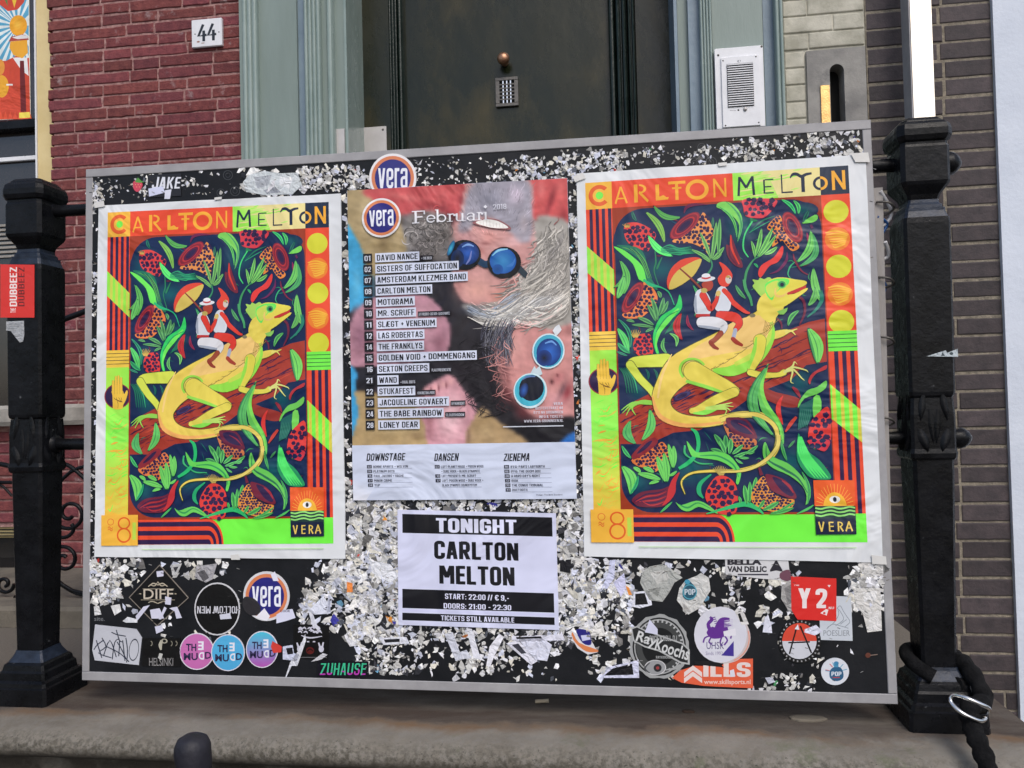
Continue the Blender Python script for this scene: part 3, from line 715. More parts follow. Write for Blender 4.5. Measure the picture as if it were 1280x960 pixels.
for k in range(5): pr.rect(912.5 + k * 1.6, 137.8, 913.6 + k * 1.6, 138.5, (130, 130, 140))
o = pr.build('lettering', M_stick, fp)

# ------------------------------------------------------------------ left: window bay, cream frame, sill, plinth, scrollwork
wd = thing('window', 'dark shop window with cream yellow frame, left of the red brick wall', 'window', (X(30, WY), WY, .5))
fx0, fx1 = X(37, WY, 80), X(70, WY, 80)
mb = MB(); mb.box(fx0, fx1, WY + .035, WY + .12, .44, 2.3, .004); mb.build('frame', M_yell, wd)
mb = MB(); mb.box(fx0 - .006, fx0 - .0005, WY + .03, WY + .12, .44, 2.3); mb.build('bead', M_white, wd)
mb = MB(); mb.box(-4.6, fx0 - .007, WY + .075, WY + .08, .44, 2.3); mb.build('glass', M_glass, wd)
tz = float(at(15, 157, WY + .05)[2])
mb = MB(); mb.box(-4.6, fx0 - .007, WY + .04, WY + .07, tz - .018, tz + .018, .004); mb.build('transom', M_black, wd)
tz = float(at(15, 198, WY + .06)[2])
mb = MB(); mb.box(-4.6, fx0 - .007, WY + .06, WY + .073, tz - .010, tz + .006, .002); mb.build('reflection_bar', M_white, wd)  # solid white bar stands in for a line reflected in the glass
tz2 = float(at(15, 300, WY + .06)[2])
mb = MB()
for k in range(8):
    mb.box(-4.6, fx0 - .03, WY + .066, WY + .073, tz2 - .06 + k * .016, tz2 - .052 + k * .016)
mb.build('blind', M_sill, wd)
# window art: a sun over a man in a red coat and hat (a print behind the glass)
pr = Print(place=flatY(WY + .0735), off=.0004)
pr.sheet([(-60, -10), (36.3, -14), (38.4, 148), (-60, 153)], (245, 240, 225), thick=.0006)
pr.rect(-60, -10, 36, 148, (225, 235, 235))
for k in range(26):
    a = k * math.tau / 26
    pr.poly([(22, 32), (min(36, 22 + 70 * math.cos(a)), max(-12, 32 + 110 * math.sin(a))), (min(36, 22 + 70 * math.cos(a + .12)), max(-12, 32 + 110 * math.sin(a + .12)))], (90, 165, 200))
pr.poly([(-5, -12), (33, -12), (30, 3), (22, 12), (10, 14), (-5, 2)], (200, 70, 50)); pr.poly([(12, -12), (24, -12), (18, 10)], (230, 190, 60)); pr.poly([(0, -12), (8, -12), (10, 8)], (90, 130, 70))
pr.ell(23, 32, 11, 13, (235, 165, 40)); pr.ell(22, 31, 7, 8, (240, 190, 70), c1=(235, 165, 40))
pr.poly([(-60, 80), (8, 76), (20, 70), (30, 74), (36.5, 72), (38, 148), (-60, 152)], (205, 75, 50))
pr.poly([(16, 72), (26, 72), (34, 72), (36, 95), (27, 88)], (235, 235, 235)); pr.poly([(25, 76), (30, 76), (32, 110), (33, 140), (26, 140), (25, 90)], (110, 35, 35))
pr.poly([(13, 52), (34, 50), (35, 66), (28, 73), (17, 69), (12, 60)], (235, 170, 50)); pr.poly([(11, 52), (14, 46), (28, 43), (35, 45), (36, 50), (22, 51)], (170, 70, 60)); pr.poly([(15, 47), (27, 43.5), (35, 45), (35, 48), (22, 49)], (225, 222, 220))
pr.ell(2, 108, 9, 14, (235, 170, 50)); pr.ell(0, 84, 6, 10, (225, 150, 60)); pr.rect(8, 105, 16, 107, (235, 235, 230))
for k in range(8): pr.poly([(-8 + k * 6, 149), (-5 + k * 6, 139), (-2 + k * 6, 149)], (230, 90, 60))
pr.poly([(24, 148), (38, 147), (37, 140), (24, 141)], (240, 220, 90))
o = pr.build('poster', M_print); tag(o, 'colourful poster of a sun and a man in a red coat, behind the shop window', 'poster')

sz_ = float(at(85, 505, WY - .05)[2])
mb = MB()
P = []
xe = X(100, WY - .05, 520)
for i in range(9):
    t = i / 8 * math.pi / 2; P.append((xe - .05 + .05 * math.sin(t), .075 * math.cos(t)))
ring0 = [(-4.6, WY + .1), (-4.6, WY - .06)] + [(xe - .06 + .06 * math.sin(i / 8 * math.pi / 2), WY - .06 + .06 * (1 - math.cos(i / 8 * math.pi / 2))) for i in range(9)] + [(xe, WY + .1)]
mb.rings([[(x, y + .008, sz_ - .07) for x, y in ring0], [(x, y, sz_ - .055) for x, y in ring0], [(x, y, sz_ - .012) for x, y in ring0], [(x - (.008 if x > -2 else 0), y + .01, sz_) for x, y in ring0]])
o = mb.build('window_sill', M_sill); tag(o, 'rounded grey stone window sill on the red brick, low behind the left iron post', 'window sill')
# brick below the sill and the basement window frame
rb = thing('brick_wall', 'red brick below the grey stone window sill, behind the left iron post', 'wall', (-1.6, WY, 0.2))
mb = MB(); mb.box(-4.6, xl + .005, WY + .007, WY + .25, .15, sz_ - .03); mb.build('mortar', M_brick_m, rb)
lay(rb, brick_meshes(M_brick, 5, .0022, .14, .036), -2.15, xl - .002, .162, sz_ - .07, .0402, .0065, [[.205, .10], [.10, .205]], WY, seed=12)
bw = thing('basement_window', 'cream yellow basement window frame with dark panes, low behind the left iron post', 'window', (-1.6, WY, 0))
mb = MB(); mb.box(fx1 - .13, fx1 - .012, WY + .02, WY + .1, -.02, .148, .003); mb.box(-4.6, fx1 - .132, WY + .022, WY + .1, .11, .1485, .003); mb.build('frame', M_yell, bw)
mb = MB(); mb.box(-4.6, fx1 - .13, WY + .08, WY + .085, -.05, .12); mb.build('pane', M_glass, bw)
for k in range(3):
    mb = MB(); mb.box(-4.6, fx1 - .135, WY + .015, WY + .0215, .116 + k * .011, .119 + k * .011); mb.build('bead', M_dark, bw)
# plinth stone, low at the left
a = at(56, 797, .62); b = at(101, 816, .62)
mb = MB(); mb.rings([[(-2.2, .50, LZ + .0008), (-.90, .50, LZ + .0008), (-.90, WY - .004, LZ + .0008), (-2.2, WY - .004, LZ + .0008)],
                     [(-2.2, .50, .002), (-.905, .50, .002), (-.905, WY - .004, .002), (-2.2, WY - .004, .002)],
                     [(-2.2, .51, .012), (-.913, .51, .012), (-.913, WY - .004, .012), (-2.2, WY - .004, .012)]])
o = mb.build('stone_block', M_plinth); tag(o, 'low beige stone block at the foot of the red brick, behind the left iron post', 'stone block')

# scrolled wrought iron panel behind the left post
sw = thing('scroll_railing', 'thin black wrought iron scrolls before the bricks, left of the notice board', 'railing', (-1.3, .6, LZ))
SY = .60
def scroll(cx_, cy_, r0, turns, a0, sgn, ext=None):
    P = []
    if ext: P += ext
    n = int(14 * turns) + 1
    for i in range(n):
        k = i / (n - 1); a = a0 + sgn * k * turns * math.tau; r = r0 * (1 - .78 * k)
        P.append((cx_ + r * math.cos(a), cy_ + r * math.sin(a)))
    Q = [tuple(at(x, y, SY)) for x, y in P]
    mb = MB(); mb.tube(smooth(Q, 2), .0055, 7); mb.build('scroll', M_black, sw)
scroll(87, 642, 22, 1.4, -math.pi * .95, -1, [(106, 583), (88, 590), (70, 610)])
scroll(80, 700, 20, 1.4, math.pi * .9, 1, [(112, 742), (90, 738), (68, 722)])
scroll(84, 655, 26, .5, math.pi, -1)
scroll(6, 730, 12, 1.2, 0, 1); scroll(-2, 745, 22, .6, 0, 1)
for ps, r in (([(60, 581), (84, 581), (108, 600)], .006), ([(-20, 578), (10, 582), (22, 592)], .007), ([(60, 406), (75, 401), (110, 388), (170, 365)], .0085), ([(-20, 603), (20, 603)], .005), ([(108, 560), (112, 780)], .006),
              ([(66, 724), (96, 742), (125, 745)], .005), ([(-20, 768), (16, 765)], .005), ([(-20, 600), (2, 607), (15, 620)], .004)):
    mb = MB(); mb.tube(smooth([tuple(at(x, y, SY)) for x, y in ps], 4) if len(ps) > 2 else [tuple(at(x, y, SY)) for x, y in ps], r, 8); mb.build('bar', M_black, sw)
mb = MB(); mb.tube([tuple(at(170, 365, SY)), tuple(np.array(at(170, 365, SY)) * np.array([1, 0, 1]) + np.array([0, WY, 0]))], .0085, 8); mb.build('bar', M_black, sw)
for px_ in (112, -20):
    c = at(px_, 600, SY); mb = MB(); mb.tube([(float(c[0]), SY + .001, .5), (float(c[0]), SY + .001, -.033 + .045 - .0)], .006, 8); mb.build('upright', M_black, sw)

# ------------------------------------------------------------------ the iron railing: two posts joined by two rails
PY = .045
rl = thing('iron_railing', 'black cast iron railing of two square posts joined by round rails, carrying the notice board', 'railing', (0, PY, LZ))
def sq(cx_, cy_, h, z, ch=.12):
    c = h * ch; return [(cx_ - h + c, cy_ - h, z), (cx_ + h - c, cy_ - h, z), (cx_ + h, cy_ - h + c, z), (cx_ + h, cy_ + h - c, z), (cx_ + h - c, cy_ + h, z), (cx_ - h + c, cy_ + h, z), (cx_ - h, cy_ + h - c, z), (cx_ - h, cy_ - h + c, z)]
def post(cx_, lean):
    def L_(z): return cx_ + lean * (z + .045)
    def prof(name, rows, m=M_black, ch=.12, parent=rl, sm=False):
        mb = MB(); mb.rings([sq(L_(z), PY, h, z, ch) for z, h in rows], True, sm); return mb.build(name, m, parent)
    sh = prof('post', [(.530, .0345), (.534, .0375), (.54, .0385), (.84, .0395), (.850, .0385)])
    prof('shoulder', [(.8503, .037), (.862, .0335), (.868, .0335), (.869, .0300), (.874, .0295), (.878, .026), (.884, .0255)], M_blackb, parent=sh)
    prof('block', [(.8843, .026), (.893, .0285), (.908, .0395), (.914, .0415), (.975, .0415), (.980, .0395), (.984, .0395)], ch=.16, parent=sh)
    prof('cap', [(.9843, .040), (.987, .0435), (.995, .0465), (1.006, .0465), (1.015, .0445), (1.020, .040), (1.0215, .037), (1.024, .036), (1.030, .030), (1.032, .01)], ch=.22, parent=sh, sm=False)
    prof('lower_shaft', [(.056, .0290), (.40, .0345), (.42, .0345)], parent=sh, ch=.16)
    prof('collar', [(.4203, .036), (.424, .0385), (.432, .0395), (.44, .0375), (.50, .0375), (.52, .036), (.5297, .0355)], parent=sh)
    b = prof('base', [(-.0446, .066), (-.012, .064), (-.010, .060), (-.002, .0585), (.002, .052), (.016, .0505), (.020, .047), (.030, .0445), (.034, .040)], ch=.08, parent=sh)
    prof('base_cap', [(.0343, .0395), (.044, .034), (.050, .031), (.0557, .0295)], M_blackb, ch=.1, parent=sh)
    # cast acanthus leaves on the four faces
    for k in range(4):
        a = k * math.pi / 2; R_ = Matrix.Rotation(a, 3, 'Z'); mb = MB(); cx2 = L_(.48)
        for (x0, z0), (x1, z1), wd_, dp in (((-.012, .435), (-.024, .475), .009, .010), ((.012, .435), (.024, .475), .009, .010),
                                             ((-.002, .450), (-.006, .51), .006, .006), ((.003, .450), (.008, .51), .006, .006), ((-.022, .49), (-.016, .535), .006, .007), ((.022, .49), (.016, .535), .006, .007)):
            n_ = 8; V_ = []; N_ = 5
            for i in range(n_ + 1):
                t = i / n_; cx3 = x0 + (x1 - x0) * t; cz = z0 + (z1 - z0) * t; w_ = wd_ * math.sin(math.pi * (.12 + .86 * (1 - t))) ** .8; d = .55 * dp * (math.sin(math.pi * (1 - t) ** 1.5 * .7 + .25))
                for j in range(N_):
                    s_ = -1 + 2 * j / (N_ - 1); V_.append((cx3 + w_ * s_, -.0372 - d * (1 - abs(s_) ** 1.5), cz))
            fs = [(i * N_ + j, i * N_ + j + 1, (i + 1) * N_ + j + 1, (i + 1) * N_ + j) for i in range(n_) for j in range(N_ - 1)]
            V2 = []
            for v in V_:
                q = R_ @ Vector((v[0], v[1], 0)); V2.append((q.x + cx2, q.y + PY, v[2]))
            mb.add(V2, fs, True)
        mb.build('leaf_ornament', M_black, sh)
    return sh
pl_ = post(-.906, .006); pr_ = post(.855, .004)
zr1l, zr1r = .966, .953; zr2 = .466
for (zl, zr, r) in ((.968, .957, .0125), (.476, .458, .0125)):
    mb = MB(); mb.tube([(-.870, PY + .006, zl), (.820, PY + .006, zr)], r, 14); mb.build('rail', M_black, rl)
    mb = MB(); lathe(mb, (-.8685, PY + .006, zl), [(0, .022), (.006, .019), (.010, .014), (.0105, .013)], 16, (1, 0, 0)); mb.build('rail_collar', M_black, rl)
for z, s_ in ((.953, 1.0), (.456, .9)):
    mb = MB(); lathe(mb, (.892, PY + .004, z), [(0, .018 * s_), (.012, .0195 * s_), (.022, .022 * s_), (.030, .020 * s_), (.038, .013 * s_), (.043, .005), (.044, .0008)], 16, (1, 0, 0)); mb.build('rail_knob', M_black, rl)

# small stuck things on the posts
def facepost(Y):
    return lambda px, py, off: np.array(at(px, py, Y)) + np.array([0, -off, 0])
pr = Print(place=facepost(PY - .0396), off=.0008)
q = [(0.8, 330.5), (43.2, 331), (43.2, 397), (0.8, 397)]
pr.sheet(q, (214, 48, 40), thick=.0009)
pr.text('DUBBEEZ', 12.5, 334, 21.5, 383, (240, 225, 222), bold=.03, rot=90)
pr.text('DUBBEEZ', 23, 334, 31, 383, (95, 22, 22), bold=.02, rot=90, flip=False)
pr.text('THE', 13.5, 385, 20, 391, (240, 225, 222), bold=.02, rot=90)
o = pr.build('sticker', M_stick); tag(o, 'red sticker reading DUBBEEZ up the front of the left iron post', 'sticker', 'stickers')
pr = Print(place=facepost(PY - .0396), off=.0007)
pr.sheet([(8, 402), (30, 401), (30.5, 418), (29, 427), (25, 428), (19, 421), (14, 414), (8, 413)], (165, 168, 172), thick=.0009)
for k in range(4): pr.rect(11, 403.5 + k * 2.2, 28 - k * 2, 404.3 + k * 2.2, (120, 125, 130))
o = pr.build('sticker', M_scrap); tag(o, 'torn grey remnant of a sticker below the red one on the left iron post', 'sticker', 'stickers')
pr = Print(place=facepost(PY - .0396), off=.0007)
pr.sheet([(1158, 445.5), (1172, 441), (1182, 438), (1184, 441), (1197, 436), (1197.5, 446)], (185, 195, 200), thick=.0009)
pr.ell(1189, 442, 2.4, 1.8, (70, 80, 85)); pr.poly([(1178, 440), (1181, 445), (1176, 445)], (70, 80, 85))
o = pr.build('sticker', M_scrap); tag(o, 'torn white sliver of a sticker across the middle of the right iron post', 'sticker', 'stickers')

# ------------------------------------------------------------------ chain lock round the right post, grip, small litter
lk = thing('chain_lock', 'black fabric sleeved chain lock wound round the foot of the right iron post', 'chain lock', (.86, PY, LZ))
loop = [(1228, 842, -.02), (1236, 870, -.045), (1205, 892, -.075)]
P = []
for k in range(15):
    a = -.62 * math.pi + k / 14 * 1.72 * math.pi * -1
    P.append((.856 + .044 * math.cos(a), PY + .044 * math.sin(a), .048 - .020 * math.sin(a + 2.2)))
mb = MB(); mb.tube(smooth(P, 3), .0125, 12)
mb.build('sleeve', M_cord, lk)
P = [(.893, PY + .01, .062), (.902, PY - .03, .055), (.906, PY - .075, .018), tuple(at(1212, 885, -.075)), tuple(at(1216, 912, -.10)), tuple(at(1228, 940, -.135)), tuple(at(1243, 990, -.16)), tuple(at(1250, 1060, -.17))]
S = smooth(P, 6); mb = MB(); mb.tube(S, [.0145 + .002 * math.sin(i * 1.9) for i in range(len(S))], 12); mb.build('sleeve', M_cord, lk)
P = []
c0 = np.array(at(1215, 885, -.096))
for k in range(29):
    a = k / 28 * math.tau * .93; x = math.copysign(abs(math.cos(a)) ** .7, math.cos(a)) * .030; z = math.copysign(abs(math.sin(a)) ** .7, math.sin(a)) * .013
    ca, sa = math.cos(-.42), math.sin(-.42); P.append((c0[0] + x * ca - z * sa, c0[1] + .010 * math.cos(a * 2), c0[2] + x * sa + z * ca))
mb = MB(); mb.tube(smooth(P, 2), .0032, 8); mb.build('steel_link', M_chrome, lk)

g0 = np.array(at(240.5, 917, -.30))
mb = MB(); prof = [(-.62 - g0[2], .019), (-.20, .020), (-.075, .0225), (-.055, .0250), (-.045, .0265), (-.030, .0275), (-.018, .0268), (-.008, .0225), (-.002, .012), (0, .002)]
rs = []
for h, r in prof:
    sh = max(0, -h - .03) * .12
    rs.append([(g0[0] + sh + r * math.cos(k * math.tau / 24), g0[1] + r * math.sin(k * math.tau / 24), g0[2] + h) for k in range(24)])
mb.rings(rs, True, True); o = mb.build('bollard', M_rubber); tag(o, 'dark grey round-headed post rising at the bottom edge before the stone step', 'bollard')

c = at(678, 877, .02); c = CAM + (c - CAM) * ((LZ + .004 - CAM[2]) / (c[2] - CAM[2]))
mb = MB(); mb.tube([(c[0] - .014, c[1], c[2]), (c[0], c[1] + .001, c[2] + .0008), (c[0] + .012, c[1] + .003, c[2] + .001)], [.0036, .0034, .0038], 9)
o = mb.build('cigarette_butt', M_butt); tag(o, 'squashed beige cigarette butt on the stone step below the board', 'cigarette butt')
for (px_, py_, lab) in ((860, 889, 'small dark withered leaf on the stone step under the right half of the board'), (1009, 898, 'pale flake of stone on the step near the right iron post')):
    c = at(px_, py_, 0); c = CAM + (c - CAM) * ((LZ + .0018 - CAM[2]) / (c[2] - CAM[2])); mb = MB(); big = px_ > 1000
    n_ = 9; wx_, wy_ = (.036, .016) if big else (.014, .005)
    ring = [(c[0] + wx_ * (.8 + .3 * random.random()) * math.cos(k * math.tau / n_), c[1] + wy_ * (.8 + .3 * random.random()) * math.sin(k * math.tau / n_)) for k in range(n_)]
    mb.rings([[(x, y, LZ - .001) for x, y in ring], [(x, y, LZ + .0025) for x, y in ring], [(c[0] + (x - c[0]) * .85, c[1] + (y - c[1]) * .85, LZ + .004) for x, y in ring]])
    o = mb.build('stone_flake' if big else 'leaf', M_plinth if big else M_leafy); tag(o, lab, 'stone flake' if big else 'leaf')

# ------------------------------------------------------------------ the notice board
nb = thing('notice_board', 'large black grey-framed notice board crusted with torn paper, hung on the iron railing', 'notice board', (0, 0, 0))
OUT = [(108, 212), (1088, 150), (1122, 880), (103, 850)]
hO = hmap(hom(OUT)); BWm, BHm = 1.55, 1.04
def bpt(u, v, off): q = hO((u, v)); return atB(q[0], q[1], off)
def bbox_(u0, u1, v0, v1, o0, o1, name, m, bev=.001):
    mb = MB(); du, dv = bev / BWm, bev / BHm
    rs = []
    for (o, e) in ((o0, 0), (o1 - bev, 0), (o1, 1)):
        a, b, c_, d = u0 + du * e, u1 - du * e, v0 + dv * e, v1 - dv * e
        rs.append([tuple(bpt(*p, o)) for p in ((a, d), (b, d), (b, c_), (a, c_))])
    mb.rings(rs); return mb.build(name, m, nb)
fu, fv = .0098, .0165
bbox_(fu * .6, 1 - fu * .6, fv * .6, 1 - fv * .6, -.012, 0, 'panel', M_bboard)
bbox_(0, 1, 0, fv, -.0125, .0022, 'frame_strip', M_alu); bbox_(0, 1, 1 - fv, 1, -.0125, .0022, 'frame_strip', M_alu)
bbox_(0, fu, fv + .0004, 1 - fv - .0004, -.0125, .0019, 'frame_strip', M_alu); bbox_(1 - fu, 1, fv + .0004, 1 - fv - .0004, -.0125, .0019, 'frame_strip', M_alu)
# batten screwed to the back of the board, showing at its right edge
mb = MB(); q = [(1092, 232), (1107, 231), (1119, 700), (1104, 700)]
f_ = [tuple(atB(*p, -.015)) for p in q]; b_ = [tuple(atB(*p, -.034)) for p in q]
mb.rings([f_, b_]); mb.build('batten', M_batten, nb)
for z0, z1 in ((250, 262), (345, 352), (420, 428), (521, 530)):
    mb = MB(); mb.tube(smooth([tuple(atB(1098, z0, -.012)), tuple(atB(1113, z0 + 2, -.006)), tuple(atB(1122, z0 + 8, -.02)), tuple(atB(1104, z1 + 6, -.036))], 4), .0022, 6); mb.build('tie_wire', M_grille, nb)
for (a, b, c_) in (((1104, 236), (1122, 262), (1105, 282)), ((1110, 300), (1118, 315), (1106, 322))):
    mb = MB(); mb.tube(smooth([tuple(atB(*a, -.014)), tuple(atB(*b, -.03)), tuple(atB(*c_, -.03))], 4), .0035, 6); mb.build('tape', M_tape, nb)
for (a, b, c_) in (((1100, 268), (1116, 274), (1108, 290)), ((1102, 345), (1114, 352), (1112, 362))):
    mb = MB(); mb.tube(smooth([tuple(atB(*a, -.016)), tuple(atB(*b, -.03)), tuple(atB(*c_, -.03))], 4), .003, 6); mb.build('cable_tie', M_tie, nb)
for px_ in (180, 1060):
    for yy_ in (240 if px_ < 500 else 205, 557):
        c1_ = atB(px_, yy_, -.0126); mb = MB(); mb.tube(smooth([tuple(c1_ + np.array([0, .0, .014])), tuple(c1_ + np.array([.003, .032, .017])), tuple(c1_ + np.array([0, .034, -.017])), tuple(c1_ + np.array([0, .0, -.014]))], 5), .0022, 6); mb.build('tie_wire', M_grille, nb)

# torn paper: the larger scraps are parts, the crumbs are one heap of stuff
rs_ = random.Random(21)
TONE = [(222, 222, 228), (208, 208, 206), (188, 187, 184), (238, 238, 244), (218, 214, 202), (202, 206, 222), (150, 149, 147), (230, 228, 224)]
def scrap(pr, px, py, s, base=None, elong=None):
    n = rs_.choice((3, 4, 4, 5, 6, 7)); a0 = rs_.random() * math.tau; el = elong or rs_.uniform(.45, 1.0); th = rs_.random() * math.pi
    P = []; cols = []
    tone = base or rs_.choice(TONE)
    if base is None and rs_.random() < .16: tone = rs_.choice([(60, 60, 66), (40, 42, 48), (120, 118, 116), (90, 95, 105)])
    if base is None and rs_.random() < .008: tone = rs_.choice([(60, 60, 150), (200, 120, 60), (190, 60, 50), (70, 140, 90), (110, 160, 190), (230, 150, 60)])
    lift = rs_.uniform(.0003, .0011); tx, ty = rs_.uniform(-1, 1), rs_.uniform(-1, 1); big = min(1, s / 9)
    k = rs_.uniform(.90, 1.14); tone = tuple(min(255, c * k) for c in tone)
    for i in range(n):
        a = a0 + (i + rs_.uniform(-.3, .3)) * math.tau / n; r = s * rs_.choice((rs_.uniform(.35, .7), rs_.uniform(.8, 1.25), rs_.uniform(.8, 1.2)))
        x, y = r * math.cos(a) * el, r * math.sin(a)
        P.append((px + x * math.cos(th) - y * math.sin(th), py + x * math.sin(th) + y * math.cos(th)))
    b = len(pr.v); c0 = lin(tone)
    pr.v.append(tuple(atB(px, py, lift + .0004 * rs_.random() + .0002)))
    for (x, y) in P:
        o = lift + max(-.0002, ((x - px) * tx + (y - py) * ty) / s * .0012 * big + rs_.uniform(0, .0006) * big); pr.v.append(tuple(atB(x, y, max(o, .00015))))
    for i in range(n):
        j = (i + 1) % n; q = rs_.uniform(.86, 1.0); pr.f.append([b, b + 1 + i, b + 1 + j]); pr.c.append([tuple(c * q for c in c0)] * 3)
REG = [  # x0, y0, x1, y1, count, smallest, largest
    (431, 236, 441, 640, 190, 1.5, 5), (434, 626, 498, 800, 900, 1.8, 6.5), (445, 700, 500, 842, 320, 1.5, 5), (436, 624, 726, 640, 330, 1.5, 5), (488, 632, 500, 790, 120, 1.5, 5),
    (697, 630, 738, 806, 520, 1.8, 6.5), (712, 228, 730, 640, 420, 1.5, 4.5), (500, 783, 700, 800, 180, 1.5, 5), (470, 800, 640, 843, 150, 1.5, 4.5), (560, 790, 700, 850, 110, 1.5, 5), (730, 700, 790, 800, 320, 1.8, 5.5), (735, 780, 800, 850, 50, 2, 5),
    (112, 228, 126, 250, 46, 2, 5), (113, 240, 122, 700, 170, 1.3, 4), (113, 698, 150, 752, 190, 2, 5.5), (140, 698, 180, 770, 40, 2, 5), (165, 700, 300, 722, 34, 2, 6), (190, 735, 300, 800, 26, 2, 6), (376, 700, 432, 790, 170, 2, 6), (405, 700, 440, 740, 90, 2, 6),
    (118, 218, 190, 250, 70, 1, 4), (190, 214, 300, 243, 60, 1, 3), (300, 212, 372, 243, 110, 2, 7), (372, 208, 462, 238, 260, 1.4, 4.5), (518, 198, 640, 232, 120, 1, 4), (640, 196, 722, 228, 200, 1.3, 4.5), (700, 188, 780, 216, 150, 1.4, 5), (780, 182, 980, 206, 170, 1, 4), (980, 164, 1078, 196, 130, 1.6, 5), (900, 174, 1000, 198, 60, 1.5, 4.5),
    (1084, 210, 1091, 700, 60, 1.5, 4.5), (1060, 703, 1106, 762, 150, 2, 7), (1090, 690, 1108, 730, 40, 2, 6), (900, 704, 1000, 735, 55, 2, 5), (860, 702, 930, 765, 75, 1.6, 5.5), (950, 725, 990, 780, 46, 2, 6), (955, 780, 1080, 850, 26, 1.5, 4), (935, 843, 1040, 862, 40, 2, 4.5), (800, 702, 850, 720, 30, 2, 5), (780, 790, 850, 850, 30, 2, 5)]
spots = []
for (x0, y0, x1, y1, n, a, b) in REG:
    n = int(n * 1.3)
    cl = [(rs_.uniform(x0, x1), rs_.uniform(y0, y1), rs_.uniform(5, 16)) for _ in range(max(3, n // 11))]; k = 0
    while k < n:
        if rs_.random() < .30: x, y = rs_.uniform(x0, x1), rs_.uniform(y0, y1)
        else:
            c_ = rs_.choice(cl); x, y = rs_.gauss(c_[0], c_[2] * .6), rs_.gauss(c_[1], c_[2] * .6)
        k += 1
        if not (x0 - 2 < x < x1 + 2 and y0 - 1 < y < y1 + 1): continue
        s = (a + (b - a) * rs_.random() ** 1.7) * (1.36 if y0 > 600 else 1.15)
        spots.append((x, y, s))
spots.sort(key=lambda p: -p[2])
def hook_pairs():
    for i, (x, y, s) in enumerate(spots[:280]):
        pr = Print(); scrap(pr, x, y, s * 1.15); o = pr.build('paper_scrap', M_scrap); o.parent = nb
hook_pairs()
pr = Print()
for (x, y, s) in spots[280:]: scrap(pr, x, y, s)
for _ in range(330):       # bits of old staples
    (x0, y0, x1, y1, n, a, b) = rs_.choice(REG); x, y = rs_.uniform(x0, x1), rs_.uniform(y0, y1); t = rs_.uniform(-.5, .5)
    pr.k = 0; pr.off = .0022; pr.stroke([(x, y, .35), (x + 4 * math.cos(t), y + 4 * math.sin(t), .35)], rs_.choice([(60, 60, 60), (150, 150, 150), (30, 30, 30), (110, 100, 90)]))
o = pr.build('torn_paper', M_scrap); o.parent = nb; o['kind'] = 'stuff'
# bigger torn remnants with a look of their own
def remnant(shapes, label=None, off=.0019):
    pr = Print(off=off); first = True
    for pts, c_ in shapes:
        if first: pr.sheet(pts, c_, thick=off - .0006); first = False
        else: pr.poly(pts, c_)
    o = pr.build('paper_remnant', M_scrap); o.parent = nb
    return o
remnant([([(312, 219), (330, 214), (352, 217), (372, 216), (378, 232), (366, 243), (330, 244), (308, 240), (304, 228)], (205, 212, 216)), ([(318, 222), (340, 219), (336, 232), (322, 236)], (175, 180, 188)), ([(350, 222), (368, 222), (362, 236), (350, 232)], (225, 228, 232)), ([(330, 238), (345, 234), (352, 241), (334, 243)], (150, 155, 165))])
remnant([([(803, 715), (812, 708), (828, 705), (842, 713), (853, 722), (843, 728), (836, 741), (828, 752), (812, 750), (805, 738), (800, 728)], (172, 174, 170)), ([(812, 715), (830, 712), (838, 722), (822, 730)], (196, 196, 192)), ([(810, 736), (826, 734), (822, 746)], (140, 142, 138))])
remnant([([(762, 700), (769, 700), (768, 722), (759, 736), (752, 734), (760, 718)], (205, 208, 235))]); remnant([([(767, 728), (780, 716), (783, 735), (776, 746)], (210, 210, 240)), ([(782, 732), (786, 734), (790, 743), (786, 744)], (235, 150, 70))])
remnant([([(792, 740), (812, 738), (815, 756), (800, 760), (790, 758)], (222, 224, 236)), ([(794, 742), (806, 741), (810, 755), (794, 756)], (24, 24, 28))])
remnant([([(750, 847), (763, 833), (790, 827), (798, 824), (799, 847)], (212, 214, 236)), ([(755, 844), (766, 835), (790, 829), (792, 843)], (22, 22, 26))])
remnant([([(738, 794), (744, 780), (752, 775), (757, 795)], (228, 226, 222))]); remnant([([(583, 785), (590, 786), (600, 820), (606, 826), (592, 822)], (225, 226, 235))]) ; remnant([([(608, 832), (612, 808), (624, 792), (630, 796), (618, 820), (613, 833)], (232, 232, 240))])
remnant([([(633, 804), (648, 800), (672, 826), (664, 831)], (220, 220, 232)), ([(640, 806), (648, 804), (658, 816), (652, 817)], (60, 60, 70))]); remnant([([(648, 798), (676, 796), (690, 806), (684, 826), (668, 824)], (218, 220, 236))])
remnant([([(556, 792), (566, 790), (575, 815), (583, 812), (590, 822), (575, 824), (570, 826)], (205, 208, 220))]); remnant([([(640, 795), (700, 793), (702, 789), (706, 800), (660, 801), (640, 800)], (228, 228, 242)), ([(645, 796), (676, 795), (678, 797.5), (646, 798.5)], (20, 20, 26))])
remnant([([(474, 797), (508, 796), (512, 804), (480, 806)], (220, 222, 232)), ([(480, 799), (500, 798), (500, 802), (482, 803)], (30, 30, 36))]); remnant([([(462, 700), (488, 705), (500, 720), (488, 728), (466, 716)], (228, 230, 236))]); remnant([([(700, 700), (714, 699), (713, 716), (700, 714)], (28, 28, 34))])
remnant([([(1066, 735), (1100, 735), (1102, 788), (1084, 790), (1078, 766), (1070, 758)], (212, 210, 206)), ([(1078, 740), (1096, 738), (1094, 750), (1080, 752)], (228, 227, 226)), ([(1085, 765), (1098, 762), (1100, 786), (1086, 787)], (222, 220, 218))])
remnant([([(1078, 700), (1102, 702), (1112, 712), (1100, 720), (1080, 716)], (215, 213, 210)), ([(1084, 705), (1096, 706), (1092, 714)], (235, 235, 235))])
